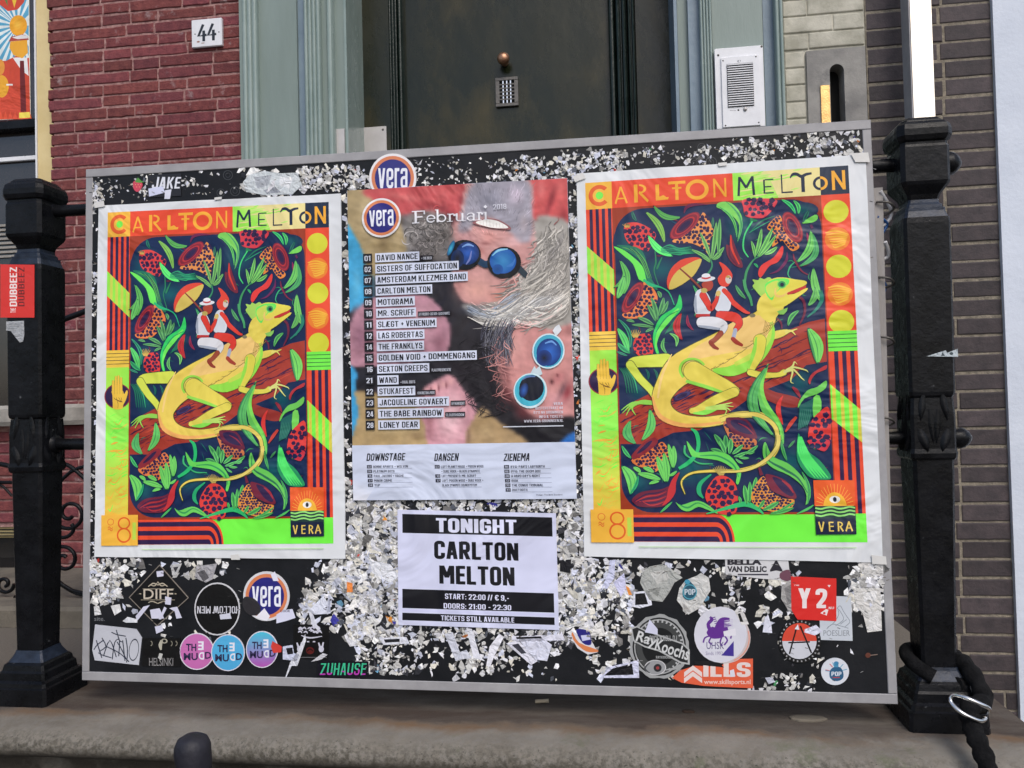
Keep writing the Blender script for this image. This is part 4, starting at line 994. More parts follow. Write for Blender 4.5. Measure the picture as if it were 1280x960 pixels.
remnant([([(977, 731), (992, 725), (1002, 760), (986, 764), (976, 748)], (168, 166, 164)), ([(980, 735), (989, 730), (992, 752), (984, 756)], (130, 128, 128))])
remnant([([(956, 772), (960, 768), (964, 782), (965, 791), (953, 790)], (220, 222, 236))]); remnant([([(1006, 786), (1020, 781), (1028, 789), (1018, 794), (1005, 790)], (215, 216, 232))])
remnant([([(918, 764), (922, 759), (930, 766), (936, 780), (927, 781)], (210, 208, 206)), ([(922, 767), (925, 766), (929, 777), (925, 777)], (28, 28, 30))]); remnant([([(412, 742), (407, 762), (414, 766), (409, 768)][::-1], (210, 214, 230))])
remnant([([(386, 763), (404, 745), (409, 752), (409, 767), (394, 768)], (220, 224, 238))]); remnant([([(384, 758), (388, 758), (396, 780), (401, 786), (397, 787), (391, 782)], (216, 218, 228))]); remnant([([(354, 808), (366, 806), (368, 816), (374, 818), (372, 826), (354, 824)], (205, 210, 232)), ([(358, 810), (366, 809), (367, 817), (360, 818)], (26, 26, 32))])
remnant([([(382, 792), (383, 800), (377, 818), (372, 832), (365, 832), (355, 853), (363, 828), (374, 812)], (220, 222, 230))]); remnant([([(389, 827), (404, 816), (410, 818), (402, 824)], (200, 200, 205))]); remnant([([(434, 727), (441, 729), (441, 740), (434, 740)], (236, 140, 70))])
remnant([([(118, 758), (124, 757), (127, 768), (119, 769)], (215, 215, 215))]); remnant([([(139, 757), (150, 755), (152, 764), (144, 769)], (232, 232, 232))]); remnant([([(154, 776), (160, 771), (172, 774), (172, 778), (158, 778)], (222, 224, 230))]); remnant([([(214, 706), (228, 704), (222, 718), (216, 719)], (190, 190, 190)), ([(217, 709), (224, 708), (220, 715)], (60, 60, 64))])
remnant([([(246, 708), (272, 704), (266, 724), (258, 728), (244, 722)], (170, 168, 172)), ([(247, 715), (256, 712), (262, 722), (255, 727)], (90, 88, 92))]); remnant([([(870, 720), (876, 716), (886, 722), (888, 738), (874, 760), (860, 768), (846, 750), (849, 735), (857, 725)], (205, 205, 202)), ([(852, 752), (858, 757), (864, 765), (856, 765)], (170, 168, 165))])

# ------------------------------------------------------------------ the two CARLTON MELTON posters
NAVY, TEAL, LIME, GRN, DGR = (16, 38, 78), (12, 88, 98), (112, 236, 92), (92, 176, 84), (32, 120, 92)
RED, MAR, ORG, YEL, PCH, BRN, PUR = (226, 66, 48), (134, 38, 56), (232, 142, 66), (238, 216, 84), (244, 204, 112), (164, 60, 44), (48, 30, 72)
ORD = (234, 78, 48); OYL = (242, 184, 66)
R_PR = [(731.5, 229.5), (1059.5, 207.5), (1083.5, 677.5), (743, 676.5)]
L_PR = [(136, 266.2), (411.6, 253), (417.6, 679), (132, 680.8)]
invR = hmap(np.linalg.inv(hom(R_PR)))
def Kt(name):
    ox = 765 if name[0] == 'A' else 900; oy = 150 + 100 * int(name[1])
    return lambda p: invR((ox + p[0] / 9.143, oy + p[1] / 9.143))
def K6(p): return invR((720 + p[0] / 3.282, 190 + p[1] / 3.282))
def K7(p): return invR((720 + p[0] / 3.282, 440 + p[1] / 3.282))
A1, A2, A3, A4, B1, B2, B3, B4 = [Kt(k) for k in ('A1', 'A2', 'A3', 'A4', 'B1', 'B2', 'B3', 'B4')]

def leaf(pr, M, b, t, wd, bend, c1, c2, nst=3, seed=0, curl=0):
    nst = nst + 2 if nst > 2 else 3; c2 = tuple(v * .82 for v in c2); c1 = tuple(min(255, v * 1.04) for v in c1)
    """a curved leaf: dark blade with light streaks following it"""
    (x0, y0), (x1, y1) = b, t; dx, dy = x1 - x0, y1 - y0; l = math.hypot(dx, dy); nx, ny = -dy / l, dx / l
    def c(u, side=0):
        k = bend * math.sin(math.pi * u) + curl * math.sin(2 * math.pi * u)
        w_ = wd * math.sin(math.pi * min(1, u * .96 + .02)) ** .75 * side
        return (x0 + dx * u + nx * (k + w_), y0 + dy * u + ny * (k + w_))
    n = 14
    pr.poly([c(i / n, 1) for i in range(n + 1)] + [c(i / n, -1) for i in range(n, -1, -1)], c2, M)
    for k in range(nst):
        s_ = -.72 + 1.44 * k / max(1, nst - 1); q = (.5 - .25 * abs(s_)) * wd * (.95 if k % 2 == 0 else .5)
        pr.stroke([(*c(u, s_), q * math.sin(math.pi * u) ** .8 + .3) for u in (.04, .2, .4, .6, .8, .96)], c1 if k % 2 == 0 else tuple((a + b_) / 2 for a, b_ in zip(c1, c2)), M, n=3)
def net(pr, M, pts, col, hole, seed, sz=16, gap=40, jit=10):
    """a berry or cone skin: colour with a lattice of dark cells"""
    pr.poly(smooth(pts, 4, True), col, M); rn = random.Random(seed)
    xs = [p[0] for p in pts]; ys = [p[1] for p in pts]
    def inside(x, y):
        r = False; j = len(pts) - 1
        for i in range(len(pts)):
            xi, yi = pts[i]; xj, yj = pts[j]
            if (yi > y) != (yj > y) and x < (xj - xi) * (y - yi) / (yj - yi) + xi: r = not r
            j = i
        return r
    y = min(ys); r = 0; s0 = pr.k
    while y < max(ys):
        x = min(xs) + (gap / 2 if r % 2 else 0)
        while x < max(xs):
            a, b = x + rn.uniform(-jit, jit), y + rn.uniform(-jit, jit)
            if inside(a, b):
                n = rn.choice((5, 6)); q = rn.uniform(.85, 1.2) * gap * .455
                pr.poly([(a + q * rn.uniform(.75, 1.2) * math.cos(i * math.tau / n), b + q * rn.uniform(.7, 1.1) * math.sin(i * math.tau / n)) for i in range(n)], hole, M); pr.k -= 1
            x += gap
        y += gap * .82; r += 1
    pr.k += 1
def cup(pr, M, cx, cy, rx, ry, ang):
    pr.ell(cx, cy, rx, ry, MAR, ang, M); pr.ring(cx, cy, rx * .93, ry * .9, .1, (176, 50, 62), ang, M); pr.ell(cx, cy, rx * .66, ry * .62, (90, 28, 62), ang, M)
    pr.ring(cx, cy, rx * .66, ry * .62, .14, (190, 52, 56), ang, M); pr.ell(cx, cy, rx * .4, ry * .34, PUR, ang, M)

def art(pr):
    H = pr.m; S_ = ident
    cs, hd = .1045, .077
    pr.rect(0, 0, 1, 1, ORD)
    # header
    pr.rect(0, 0, cs, hd, OYL); cx_, cy_ = cs * .53, hd * .50
    pr.ring(cx_, cy_, .043, .0305, .38, (226, 96, 44), a0=.75, a1=math.tau - .75); pr.ell(cx_, cy_, .015, .011, (120, 235, 80))
    g1 = (160, 240, 86); cre = (236, 222, 152)
    pr.rect(.572, 0, .896, hd, cre); pr.grad([(.572, 0), (.70, 0), (.74, hd), (.572, hd)], [g1, cre, g1, g1])
    rn = random.Random(4)
    for k in range(26):
        x = rn.uniform(.58, .84); y = rn.uniform(.004, hd - .004); l = rn.uniform(.02, .07); pr.stroke([(x, y, .0006), (x + l / 2, y - .002, .002), (min(x + l, .893), y - .004, .0006)], rn.choice([g1, cre, (190, 240, 120)]), n=3)
    pr.rect(.896, 0, 1, hd, (30, 44, 66))
    def L(pts, col, w_=.0062): 
        for a, b in zip(pts[:-1], pts[1:]): pr.stroke([(a[0], a[1], w_), (b[0], b[1], w_)], col, n=1)
    y0, y1 = .014, hd - .012
    YL = (246, 176, 56)
    L([(.118, y1), (.140, y0 + .004), (.163, y1)], YL, .0035); L([(.126, y1 - .014), (.156, y1 - .014)], YL, .002)             # A
    pr.rect(.192, y0, .206, y1, YL); pr.ring(.212, y0 + .0135, .028, .0135, .36, YL, a0=-math.pi / 2, a1=math.pi / 2); L([(.212, y0 + .022), (.246, y1 - .001)], YL, .004)   # R
    pr.rect(.276, y0 + .004, .290, y1 - .002, YL); pr.poly([(.290, y1 - .012), (.306, y1 - .016), (.318, y1 - .009), (.326, y1 - .010), (.324, y1 - .003), (.290, y1 - .002)], YL)                      # L
    pr.rect(.326, y0 - .002, .392, y0 + .006, YL); pr.rect(.352, y0 + .006, .364, y1, YL); pr.rect(.340, y0 + .015, .376, y0 + .020, YL)    # T
    pr.ring(.436, (y0 + y1) / 2, .044, .0285, .34, YL)                                                                               # O
    pr.rect(.498, y0 - .002, .505, y1, YL); L([(.503, y0 + .002), (.541, y1 - .004)], YL, .004); pr.rect(.540, y0 - .002, .547, y1, YL)                                                      # N
    NV = (30, 42, 66); L([(.592, y1), (.598, y0 - .002)], NV, .0045); L([(.598, y0), (.622, y1 - .022), (.646, y0)], NV, .0042); L([(.646, y0 - .002), (.650, y1)], NV, .0048)
    pr.rect(.686, y0 + .010, .692, y1 - .002, NV)
    for k in range(3): pr.rect(.692, y0 + .009 + k * .0195 - (0 if k < 2 else .002), .724 - (.008 if k == 1 else 0), y0 + .0125 + k * .0195 - (0 if k < 2 else .002), NV)
    pr.rect(.752, y0 - .001, .757, y1, NV); pr.rect(.757, y1 - .004, .794, y1, NV)
    pr.stroke([(.786, y0 + .010, .002), (.796, y0 + .001, .004), (.812, y0 + .001, .0045), (.828, y0 + .008, .0045), (.846, y0 + .003, .004), (.866, y0 + .001, .003)], NV, n=5); pr.rect(.826, y0 + .006, .839, y1, NV)
    pr.ring(.896, .044, .027, .019, .36, NV, a0=math.pi / 2, a1=math.pi * 1.5); pr.ring(.896, .044, .027, .019, .36, YL, a0=-math.pi / 2, a1=math.pi / 2)
    pr.rect(.938, y0 - .002, .949, y1, YL); L([(.945, y0 + .002), (.980, y1 - .004)], YL, .005); pr.rect(.976, y0 - .002, .987, y1, YL)
    # left column
    for k in range(4): x = .014 + k * .0245; pr.rect(x, hd, x + .0125, .424, PUR)
    pr.poly([(0, .181), (cs, .252), (cs, .326), (0, .257)], (150, 236, 76))
    for k in range(4):
        x = .014 + k * .0245; x2 = x + .0125; a = .071 / cs; pr.poly([(x, .181 + x * a), (x2, .181 + x2 * a), (x2, .257 + x2 * .069 / cs), (x, .257 + x * .069 / cs)], (206, 216, 84))
    pr.rect(0, .424, cs, .476, (240, 200, 76))
    for k in range(4): pr.rect(0, .433 + k * .0105, cs, .4348 + k * .0105, (70, 50, 50))
    pr.grad([(0, .476), (cs, .476), (cs, .70), (0, .70)], [(180, 236, 80), (150, 236, 76), (150, 250, 90), (150, 250, 90)])
    pr.grad([(0, .70), (cs, .70), (cs, .915), (0, .915)], [(150, 250, 90), (170, 240, 80), (232, 200, 70), (240, 186, 66)])
    rn = random.Random(8)
    for k in range(60):
        x = rn.uniform(0, cs * .7); y = rn.uniform(.62, .91); l = rn.uniform(.02, .06); b = rn.uniform(-.02, .02); c_ = rn.choice([(240, 186, 66), (130, 250, 80), (220, 206, 80), (130, 250, 80), (240, 170, 60)])
        q = rn.uniform(.001, .0032); pr.stroke([(x, y, .0004), (min(x + l / 2, cs - .004), y + b * .6, q), (min(x + l, cs - .003), y - abs(b), .0005)], c_, n=3)
    # hand in a disc
    pr.ell(.053, .562, .060, .038, (150, 50, 60)); pr.ell(.053, .562, .0555, .035, PUR)
    HN = (240, 196, 70)
    pr.poly(smooth([(.030, .560), (.028, .545), (.072, .543), (.083, .556), (.094, .545), (.100, .552), (.092, .572), (.080, .588), (.074, .600), (.036, .600), (.032, .585)], 4, True), HN)
    for k, (x, t) in enumerate(((.033, .514), (.045, .502), (.057, .500), (.069, .506))): pr.body([(x + .001, .556, .0058), (x, .53, .0056), (x, t, .004)], HN, n=3, edge=(90, 70, 40), ew=.0007)
    for k in range(4): pr.stroke([(.036 + k * .011, .566, .0007), (.046 + k * .009, .572 + .004 * (k % 2), .0009), (.078 - k * .004, .580, .0006)], (110, 70, 40), n=3)
    pr.stroke([(.05, .574, .0007), (.056, .585, .001), (.055, .598, .0006)], (110, 70, 40), n=3)
    # right column
    rx0 = .896
    pr.rect(rx0, hd, 1, .446, ORD)
    for k in range(5):
        cy_ = .124 + k * .0745; pr.ell(.9475, cy_, .0455, .0315, (214, 214, 56) if k % 2 == 0 else (238, 132, 46))
        if k % 2:
            for j in range(7): pr.stroke([(.905 + j * .004, cy_ - .018 + j * .006, .001), (.94, cy_ - .022 + j * .0075, .0022), (.972, cy_ - .015 + j * .005, .0022), (.988 - j * .002, cy_ - .01 + j * .004, .001)], (246, 186, 60), n=4)
    pr.rect(rx0, .446, 1, .500, (118, 240, 76))
    for k in range(4): pr.rect(rx0, .4545 + k * .0112, 1, .4565 + k * .0112, (24, 60, 50))
    for k in range(3): x = rx0 + .020 + k * .0285; pr.rect(x, .500, x + .0142, .928, PUR)
    pr.poly([(rx0, .587), (1, .656), (1, .742), (rx0, .679)], (124, 246, 76))
    for k in range(4): x = rx0 + .006 + k * .0285; x2 = x + .012; a = .069 / .104; pr.poly([(x, .587 + (x - rx0) * a), (x2, .587 + (x2 - rx0) * a), (x2, .679 + (x2 - rx0) * .063 / .104), (x, .679 + (x - rx0) * .063 / .104)], (220, 206, 76))
    # foot
    pr.rect(.15, .926, 1, 1, (118, 248, 72))
    pr.poly([(.15, .926), (.46, .926)] + [(.46 + .068 * math.sin(i * .157), .926 + .074 - .074 * math.cos(i * .157)) for i in range(1, 11)] + [(.15, 1)], ORD)
    for k in range(3):
        r0 = .060 - k * .0235; xx = .46; P = [(.15, 1 - r0 / .068 * .074), (xx, 1 - r0 / .068 * .074)] + [(xx + r0 * math.sin(i * .157), 1 - r0 / .068 * .074 * math.cos(i * .157)) for i in range(1, 11)]
        r1 = r0 - .0125; Q = [(xx + r1 * math.sin(i * .157), 1 - r1 / .068 * .074 * math.cos(i * .157)) for i in range(10, 0, -1)] + [(xx, 1 - r1 / .068 * .074), (.15, 1 - r1 / .068 * .074)]
        pr.poly(P + Q, PUR)
    # inner panel
    pr.rect(cs, hd, rx0, .928, (158, 58, 32))
    def rr(x0, y0_, x1, y1_, rx, ry, n=9):
        P = []
        for cx_, cy_, a in ((x1 - rx, y0_ + ry, -math.pi / 2), (x1 - rx, y1_ - ry * .15, 0), (x0 + rx, y1_ - ry, math.pi / 2), (x0 + rx, y0_ + ry, math.pi)):
            q = .15 if (cx_ > .5 and cy_ > .5) else 1
            for i in range(n + 1): t = a + math.pi / 2 * i / n; P.append(((cx_ if q == 1 else x1 - rx * q) + rx * q * math.cos(t), cy_ + ry * q * math.sin(t)))
        return P
    pr.poly(rr(cs + .006, hd + .006, rx0 - .004, .922, .115, .08), NAVY)
    def soft(M, x, y, rx, ry, c_): pr.ell(x, y, rx, ry, c_, m=M, n=20, c1=NAVY)
    for M, x, y, rx, ry in ((A1, 250, 500, 240, 300), (A1, 560, 800, 260, 160), (B1, 250, 300, 240, 250), (B1, 950, 120, 170, 90), (A2, 640, 420, 220, 240), (A3, 300, 300, 160, 200), (B3, 900, 250, 200, 200), (A4, 900, 300, 300, 260), (B4, 800, 250, 260, 200), (A2, 260, 700, 160, 200), (A4, 300, 480, 170, 160)):
        soft(M, x, y, rx, ry, TEAL)
    lf = lambda *a, **k: leaf(pr, *a, **k)
    # log
    LG = (168, 60, 46)
    logp = [(75, 690), (200, 640), (430, 560), (640, 360), (900, 160), (1280, 60)]
    pr.poly([A3(p) for p in [(75, 640), (260, 470), (440, 380), (700, 200), (850, 150), (1280, -40)]] + [B3(p) for p in [(500, -200), (760, -330), (1000, -430), (1190, -470)]] + [B3(p) for p in [(1215, 20), (980, 60), (800, 230), (540, 330), (300, 460), (160, 560), (60, 620)]] + [A3(p) for p in [(1000, 800), (700, 830), (420, 960), (90, 960)]], LG, S_)
    rn = random.Random(31)
    for k in range(170):
        u = rn.random(); v = rn.uniform(0, 1)
        # from the lower left to the upper right in tile A3/B3 space
        x = 80 + u * 2200; yc = 760 - u * 900; y = yc + (v - .5) * (330 + 120 * u); l = rn.uniform(90, 260)
        if x + l > 2330: continue
        M = A3; mm = lambda p: invR((765 + p[0] / 9.143, 450 + p[1] / 9.143)) 
        q = rn.uniform(3, 8); pr.stroke([(x, y, 1), (x + l * .3, y - l * .14 + rn.uniform(-12, 12), q), (x + l * .7, y - l * .34 + rn.uniform(-12, 12), q), (x + l, y - l * .42, 1)], rn.choice([PUR, PUR, (96, 30, 52), (196, 74, 50), (120, 40, 50)]), mm, n=4)
    pr.poly(smooth([(510, 330), (640, 370), (900, 440), (890, 530), (760, 540), (600, 490), (500, 430)], 4, True), (150, 52, 46), B3)
    pr.ell(800, 410, 110, 38, PUR, -.4, A3); pr.ring(800, 410, 100, 32, .35, (60, 50, 100), -.4, A3)
    rn2 = random.Random(77)
    for k in range(120):
        Mx = rn2.choice((A1, B1, A2, B2, A4, B4, A3, B3)); x = rn2.uniform(100, 1200); y = rn2.uniform(60, 900); a = rn2.uniform(0, math.tau); l = rn2.uniform(60, 150); b_ = rn2.uniform(-30, 30)
        if Mx in (A3, B3) and abs(y - 400) < 330: continue
        c_ = rn2.choice([(24, 110, 96), (40, 140, 96), (70, 30, 70), (20, 80, 110), (60, 160, 90), (110, 34, 60)])
        q = [(x, y), (x + l * math.cos(a), y + l * math.sin(a))]; st_ok = all(.125 < Mx(p)[0] < .875 and .10 < Mx(p)[1] < .90 for p in q)
        if st_ok: pr.stroke([(*q[0], .8), (x + l * .5 * math.cos(a) - b_ * math.sin(a), y + l * .5 * math.sin(a) + b_ * math.cos(a), rn2.uniform(3, 8)), (*q[1], .8)], c_, Mx, n=4)
    # foliage, top left tile
    lf(A1, (380, 140), (600, 500), 34, -50, (130, 190, 84), (40, 80, 70)); lf(A1, (470, 70), (790, 205), 30, 62, GRN, NAVY); lf(A1, (230, 130), (280, 250), 18, 10, DGR, NAVY, 2)
    net(pr, A1, [(150, 285), (260, 262), (360, 290), (470, 360), (500, 420), (430, 560), (400, 590), (300, 560), (190, 500), (140, 400)], (224, 68, 66), PUR, 1, 19, 62, 12)
    for k in range(6): pr.stroke([(160 + k * 7, 320, 5), (118 + k * 17, 265 + abs(k - 3) * 7, 1)], (214, 180, 84), A1)
    pr.poly(smooth([(20, 540), (120, 570), (220, 640), (330, 740), (370, 820), (390, 910), (440, 1000), (480, 1040), (340, 930), (300, 900), (240, 740), (130, 640)], 4, True), LIME, A1)
    pr.poly(smooth([(60, 520), (200, 530), (310, 560), (380, 660), (420, 850), (520, 1020), (470, 1010), (390, 900), (350, 740), (240, 630), (110, 560)], 4, True), DGR, A1)
    for k in range(6): pr.stroke([(120 + k * 30, 545 + k * 4, 2), (260 + k * 22, 600 + k * 18, 7), (350 + k * 12, 740 + k * 10, 5), (410 + k * 8, 900, 2)], rn.choice([GRN, (70, 200, 100), NAVY]), A1, n=4)
    lf(A1, (410, 410), (690, 650), 38, 40, (100, 240, 120), (70, 210, 110), 3)
    for k in range(6): pr.stroke([(560, 560 + k * 8, 3), (660 + k * 20, 520 + k * 22, 7), (760 + k * 10, 560 + k * 12, 8), (900 + k * 12, 540 + k * 14, 2)], rn.choice([(44, 160, 110), (30, 130, 100)]), A1, n=4)
    pr.stroke([(490, 590, 6), (500, 720, 9), (480, 820, 6), (530, 980, 5)], (44, 130, 90), A1); pr.stroke([(570, 660, 5), (520, 770, 12), (510, 800, 4)], (44, 130, 90), A1)
    lf(A1, (80, 680), (20, 1010), 36, -110, GRN, NAVY, 3); lf(A1, (90, 690), (130, 1090), 38, -60, (100, 190, 90), NAVY)
    net(pr, A1, [(690, 470), (860, 350), (1000, 200), (1040, 150), (1090, 210), (1170, 390), (1120, 440), (1100, 620), (1040, 560), (900, 500), (760, 500)], (232, 148, 80), PUR, 2, 17, 52, 12)
    cup(pr, A1, 830, 300, 215, 88, -.72)
    for (b, t, w_) in (((1130, 690), (1000, 370), 20), ((1135, 690), (1190, 250), 26), ((1140, 690), (1280, 540), 22), ((1130, 700), (900, 570), 18), ((1150, 690), (1250, 620), 12), ((1120, 720), (1020, 650), 14)): lf(A1, b, t, w_, 8, (128, 196, 106), (60, 130, 84), 2)
    lf(A1, (1210, 640), (1230, 210), 24, 0, (118, 190, 104), (50, 120, 80), 2); lf(A1, (1140, 330), (1150, 200), 14, 4, (70, 140, 100), NAVY, 2)
    pr.stroke([(1125, 690, 9), (1140, 760, 9), (1090, 850, 11), (960, 960, 10)], (56, 140, 100), A1); pr.stroke([(820, 160, 4), (850, 90, 18), (940, 60, 16), (1090, 60, 3)], (110, 34, 72), A1)
    # top right tile
    pr.poly(smooth([(-20, 40), (90, 30), (180, 90), (245, 200), (240, 330), (200, 450), (215, 300), (150, 200), (60, 130), (-40, 90)], 4, True), (130, 216, 96), B1)
    lf(B1, (-60, 60), (190, 450), 16, -80, (110, 210, 100), DGR, 2); lf(B1, (60, 20), (190, 500), 16, -110, (100, 190, 110), DGR, 2)
    net(pr, B1, [(270, 0), (630, 0), (600, 110), (510, 200), (420, 215), (290, 190), (262, 90)], (216, 60, 74), PUR, 3, 20, 66, 14)
    pr.stroke([(340, 235, 26), (420, 245, 6)], (34, 130, 84), B1, n=2); pr.stroke([(365, 250, 8), (280, 400, 8), (262, 560, 9), (320, 660, 6)], (70, 216, 120), B1); pr.stroke([(620, 190, 3), (470, 250, 9), (340, 370, 4)], DGR, B1); pr.stroke([(560, 250, 3), (430, 320, 5), (330, 380, 3)], (50, 170, 120), B1)
    lf(B1, (690, 0), (860, 170), 20, -30, (70, 220, 120), DGR, 2); lf(B1, (830, 10), (890, 170), 22, -30, (90, 220, 110), DGR, 2)
    net(pr, B1, [(650, 190), (700, 220), (740, 380), (900, 530), (820, 590), (740, 510), (700, 470), (590, 540), (620, 400), (530, 320)], (232, 138, 62), PUR, 4, 13, 40, 9)
    cup(pr, B1, 822, 318, 190, 98, 1.12)
    pr.poly(smooth([(930, 270), (1080, 175), (1110, 215), (1060, 260)], 4, True), (120, 214, 90), B1); lf(B1, (940, 265), (1010, 120), 20, 0, DGR, NAVY, 2)
    pr.stroke([(1030, 290, 14), (1050, 330, 14)], (100, 34, 84), B1, n=2); pr.stroke([(985, 380, 4), (1000, 440, 16), (1000, 490, 4)], (150, 40, 90), B1)
    lf(B1, (1030, 350), (870, 720), 40, -70, (112, 200, 96), DGR); lf(B1, (1050, 380), (890, 770), 34, -120, (80, 170, 100), DGR); pr.stroke([(870, 700, 4), (800, 760, 8), (770, 850, 6), (800, 900, 3)], (60, 180, 120), B1)
    for (b, t, w_) in (((420, 660), (600, 320), 24), ((400, 650), (470, 330), 24), ((430, 665), (640, 400), 22), ((500, 630), (650, 540), 22), ((395, 670), (350, 470), 18)): lf(B1, b, t, w_, 10, (128, 206, 100), (54, 140, 88), 2)
    pr.stroke([(440, 650, 6), (370, 700, 8), (300, 820, 14), (275, 960, 14)], (64, 150, 96), B1); lf(B1, (380, 730), (430, 780), 12, -6, (60, 190, 110), DGR, 2)
    pr.poly(smooth([(115, 395), (180, 560), (250, 730), (240, 780), (150, 740), (80, 640), (66, 520), (105, 520)], 4, True), (120, 38, 60), B1); pr.stroke([(120, 410, 5), (130, 560, 12), (215, 740, 7)], RED, B1); pr.stroke([(100, 540, 4), (110, 650, 10), (190, 750, 4)], (90, 26, 60), B1)
    pr.poly(smooth([(705, 530), (715, 610), (660, 710), (560, 760), (480, 870), (450, 890), (430, 840), (470, 750), (610, 660)], 4, True), (228, 62, 58), B1); pr.stroke([(760, 600, 3), (750, 700, 16), (660, 810, 12), (560, 850, 3)], (110, 34, 84), B1); pr.stroke([(830, 620, 5), (850, 700, 12), (920, 810, 9), (1000, 860, 5)], (130, 38, 66), B1)
    lf(B1, (1060, 780), (1160, 1180), 44, 30, (118, 200, 100), (60, 150, 84)); 
    # second left tile
    net(pr, A2, [(360, 30), (470, 100), (520, 210), (480, 300), (380, 400), (300, 440), (160, 440), (120, 390), (250, 330)], (236, 130, 70), PUR, 5, 17, 50, 10); cup(pr, A2, 235, 205, 205, 78, -1.02)
    for (b, t, w_) in (((500, 480), (400, 280), 22), ((520, 470), (450, 200), 26), ((530, 420), (590, 200), 26), ((560, 400), (640, 240), 20), ((555, 210), (520, 130), 20), ((480, 520), (290, 430), 22), ((480, 545), (220, 515), 16), ((480, 560), (380, 600), 14), ((260, 485), (160, 465), 14)): lf(A2, b, t, w_, 8, (104, 176, 104), (40, 110, 84), 2)
    pr.stroke([(360, 0, 12), (440, 60, 20), (560, 90, 8), (650, 150, 7), (710, 290, 5)], (40, 180, 120), A2)
    pr.poly(smooth([(770, 170), (800, 290), (760, 380), (620, 500), (540, 600), (510, 720), (540, 860), (500, 830), (468, 700), (480, 580), (560, 420), (720, 310)], 4, True), (50, 210, 100), A2)
    pr.stroke([(760, 330, 10), (650, 450, 26), (540, 590, 22), (500, 740, 10), (520, 850, 3)], LIME, A2); pr.stroke([(770, 350, 3), (620, 430, 5), (500, 600, 4)], DGR, A2)
    pr.poly(smooth([(780, 400), (770, 520), (640, 600), (600, 620), (680, 500)], 4, True), DGR, A2)
    lf(A2, (790, 380), (800, 690), 40, 60, (190, 50, 54), MAR); lf(A2, (860, 400), (930, 580), 18, 30, (150, 40, 80), MAR, 2); lf(A2, (920, 60), (940, 420), 26, -66, (80, 180, 110), (44, 140, 96), 2)
    net(pr, A2, [(300, 630), (420, 620), (450, 690), (470, 820), (430, 880), (340, 890), (260, 820), (244, 720)], (224, 62, 58), PUR, 6, 15, 50, 9)
    for k in range(7): pr.stroke([(250 + k * 6, 660, 7), (195 + k * 22, 590 - 22 * math.sin(k * .5), 2)], (214, 180, 90), A2)
    lf(A2, (60, 440), (210, 790), 20, -60, (60, 170, 120), NAVY, 2); lf(A2, (60, 550), (190, 830), 36, -20, (96, 214, 110), DGR); lf(A2, (60, 720), (210, 840), 26, 10, (60, 180, 110), DGR, 2); lf(A2, (50, 820), (180, 870), 12, 0, (60, 160, 120), NAVY, 2)
    lf(A2, (650, 610), (730, 770), 22, -50, (130, 210, 110), DGR, 2); lf(A2, (600, 660), (630, 850), 20, 40, (110, 190, 100), DGR, 2)
    lf(A2, (140, -40), (60, 220), 40, -10, (110, 200, 100), DGR)
    # second right tile
    lf(B2, (170, 60), (290, 220), 20, 10, (90, 170, 100), DGR, 2); pr.stroke([(270, 0, 18), (290, 110, 18), (340, 210, 16), (360, 300, 12)], (70, 160, 100), B2)
    lf(B2, (1080, 90), (1000, 300), 34, -30, (104, 180, 92), DGR); 
    for k in range(4): pr.stroke([(1120 + k * 12, 120, 3), (1140 + k * 10, 230, 8), (1080 + k * 8, 340, 6), (990, 420 + k * 5, 2)], (40, 130, 110), B2)
    pr.stroke([(900, 200, 14), (950, 250, 16), (960, 380, 14), (900, 520, 8)], (110, 34, 62), B2); lf(B2, (900, 350), (770, 530), 26, 30, (100, 190, 96), DGR, 2); pr.stroke([(640, 440, 10), (690, 490, 12), (700, 560, 8)], (110, 34, 62), B2)
    lf(B2, (1000, 550), (1110, 960), 74, -40, (124, 216, 100), (30, 110, 90), 4)
    # lower left
    for k in range(5): pr.stroke([(80 + k * 20, 90, 3), (140 + k * 28, 180 + k * 10, 8), (170 + k * 30, 380, 3)], rn.choice([(60, 180, 120), DGR]), A3, n=4)
    for k in range(2): lf(A3, (380 + k * 90, 100), (410 + k * 100, 230), 12, -20, DGR, NAVY, 2)
    lf(A3, (430, 560), (340, 920), 48, -62, (104, 200, 100), (40, 130, 90)); lf(A3, (210, 690), (270, 960), 50, 70, (90, 180, 100), (36, 130, 96))
    # lizard
    EDG = (96, 110, 50); Y1 = (236, 208, 92); Y2 = (240, 200, 120)
    far = [((370, 855, 27), (250, 862, 22), (222, 874, 17)), ((222, 874, 17), (262, 930, 15), (305, 975, 14), (330, 1020, 10))]
    for P in far: pr.body([(x, y, r) for x, y, r in P], (214, 226, 84), K6, edge=(80, 90, 50), ew=2.5)
    for k, (x, y) in enumerate(((185, 1060), (190, 1072), (205, 1082), (245, 1080))): pr.stroke([(335, 1032, 6), (290 - k * 6, 1030 - 2 * k, 7), (230, 1030 + k * 6, 4), (x, y, 1.2)], (150, 216, 84), K6)
    pr.body([(770, 765, 14), (830, 748, 15), (862, 738, 9)], (228, 206, 90), K6, edge=EDG); 
    for x, y in ((905, 727), (888, 742), (898, 752)): pr.stroke([(855, 740, 7), (880, 735, 4), (x, y, 1.5)], (226, 216, 110), K6)
    body_ = [(792, 640, 32), (768, 690, 48), (715, 745, 68), (650, 792, 78), (575, 828, 77), (490, 860, 68), (420, 900, 62), (372, 960, 46), (350, 1015, 38), (368, 1065, 32), (425, 1098, 25), (520, 1108, 21), (610, 1095, 19), (675, 1078, 13), (755, 1080, 12), (808, 1112, 12), (828, 1170, 11), (810, 1235, 10), (755, 1280, 8), (660, 1306, 6), (550, 1308, 5), (470, 1318, 4), (432, 1352, 3), (446, 1402, 1)]
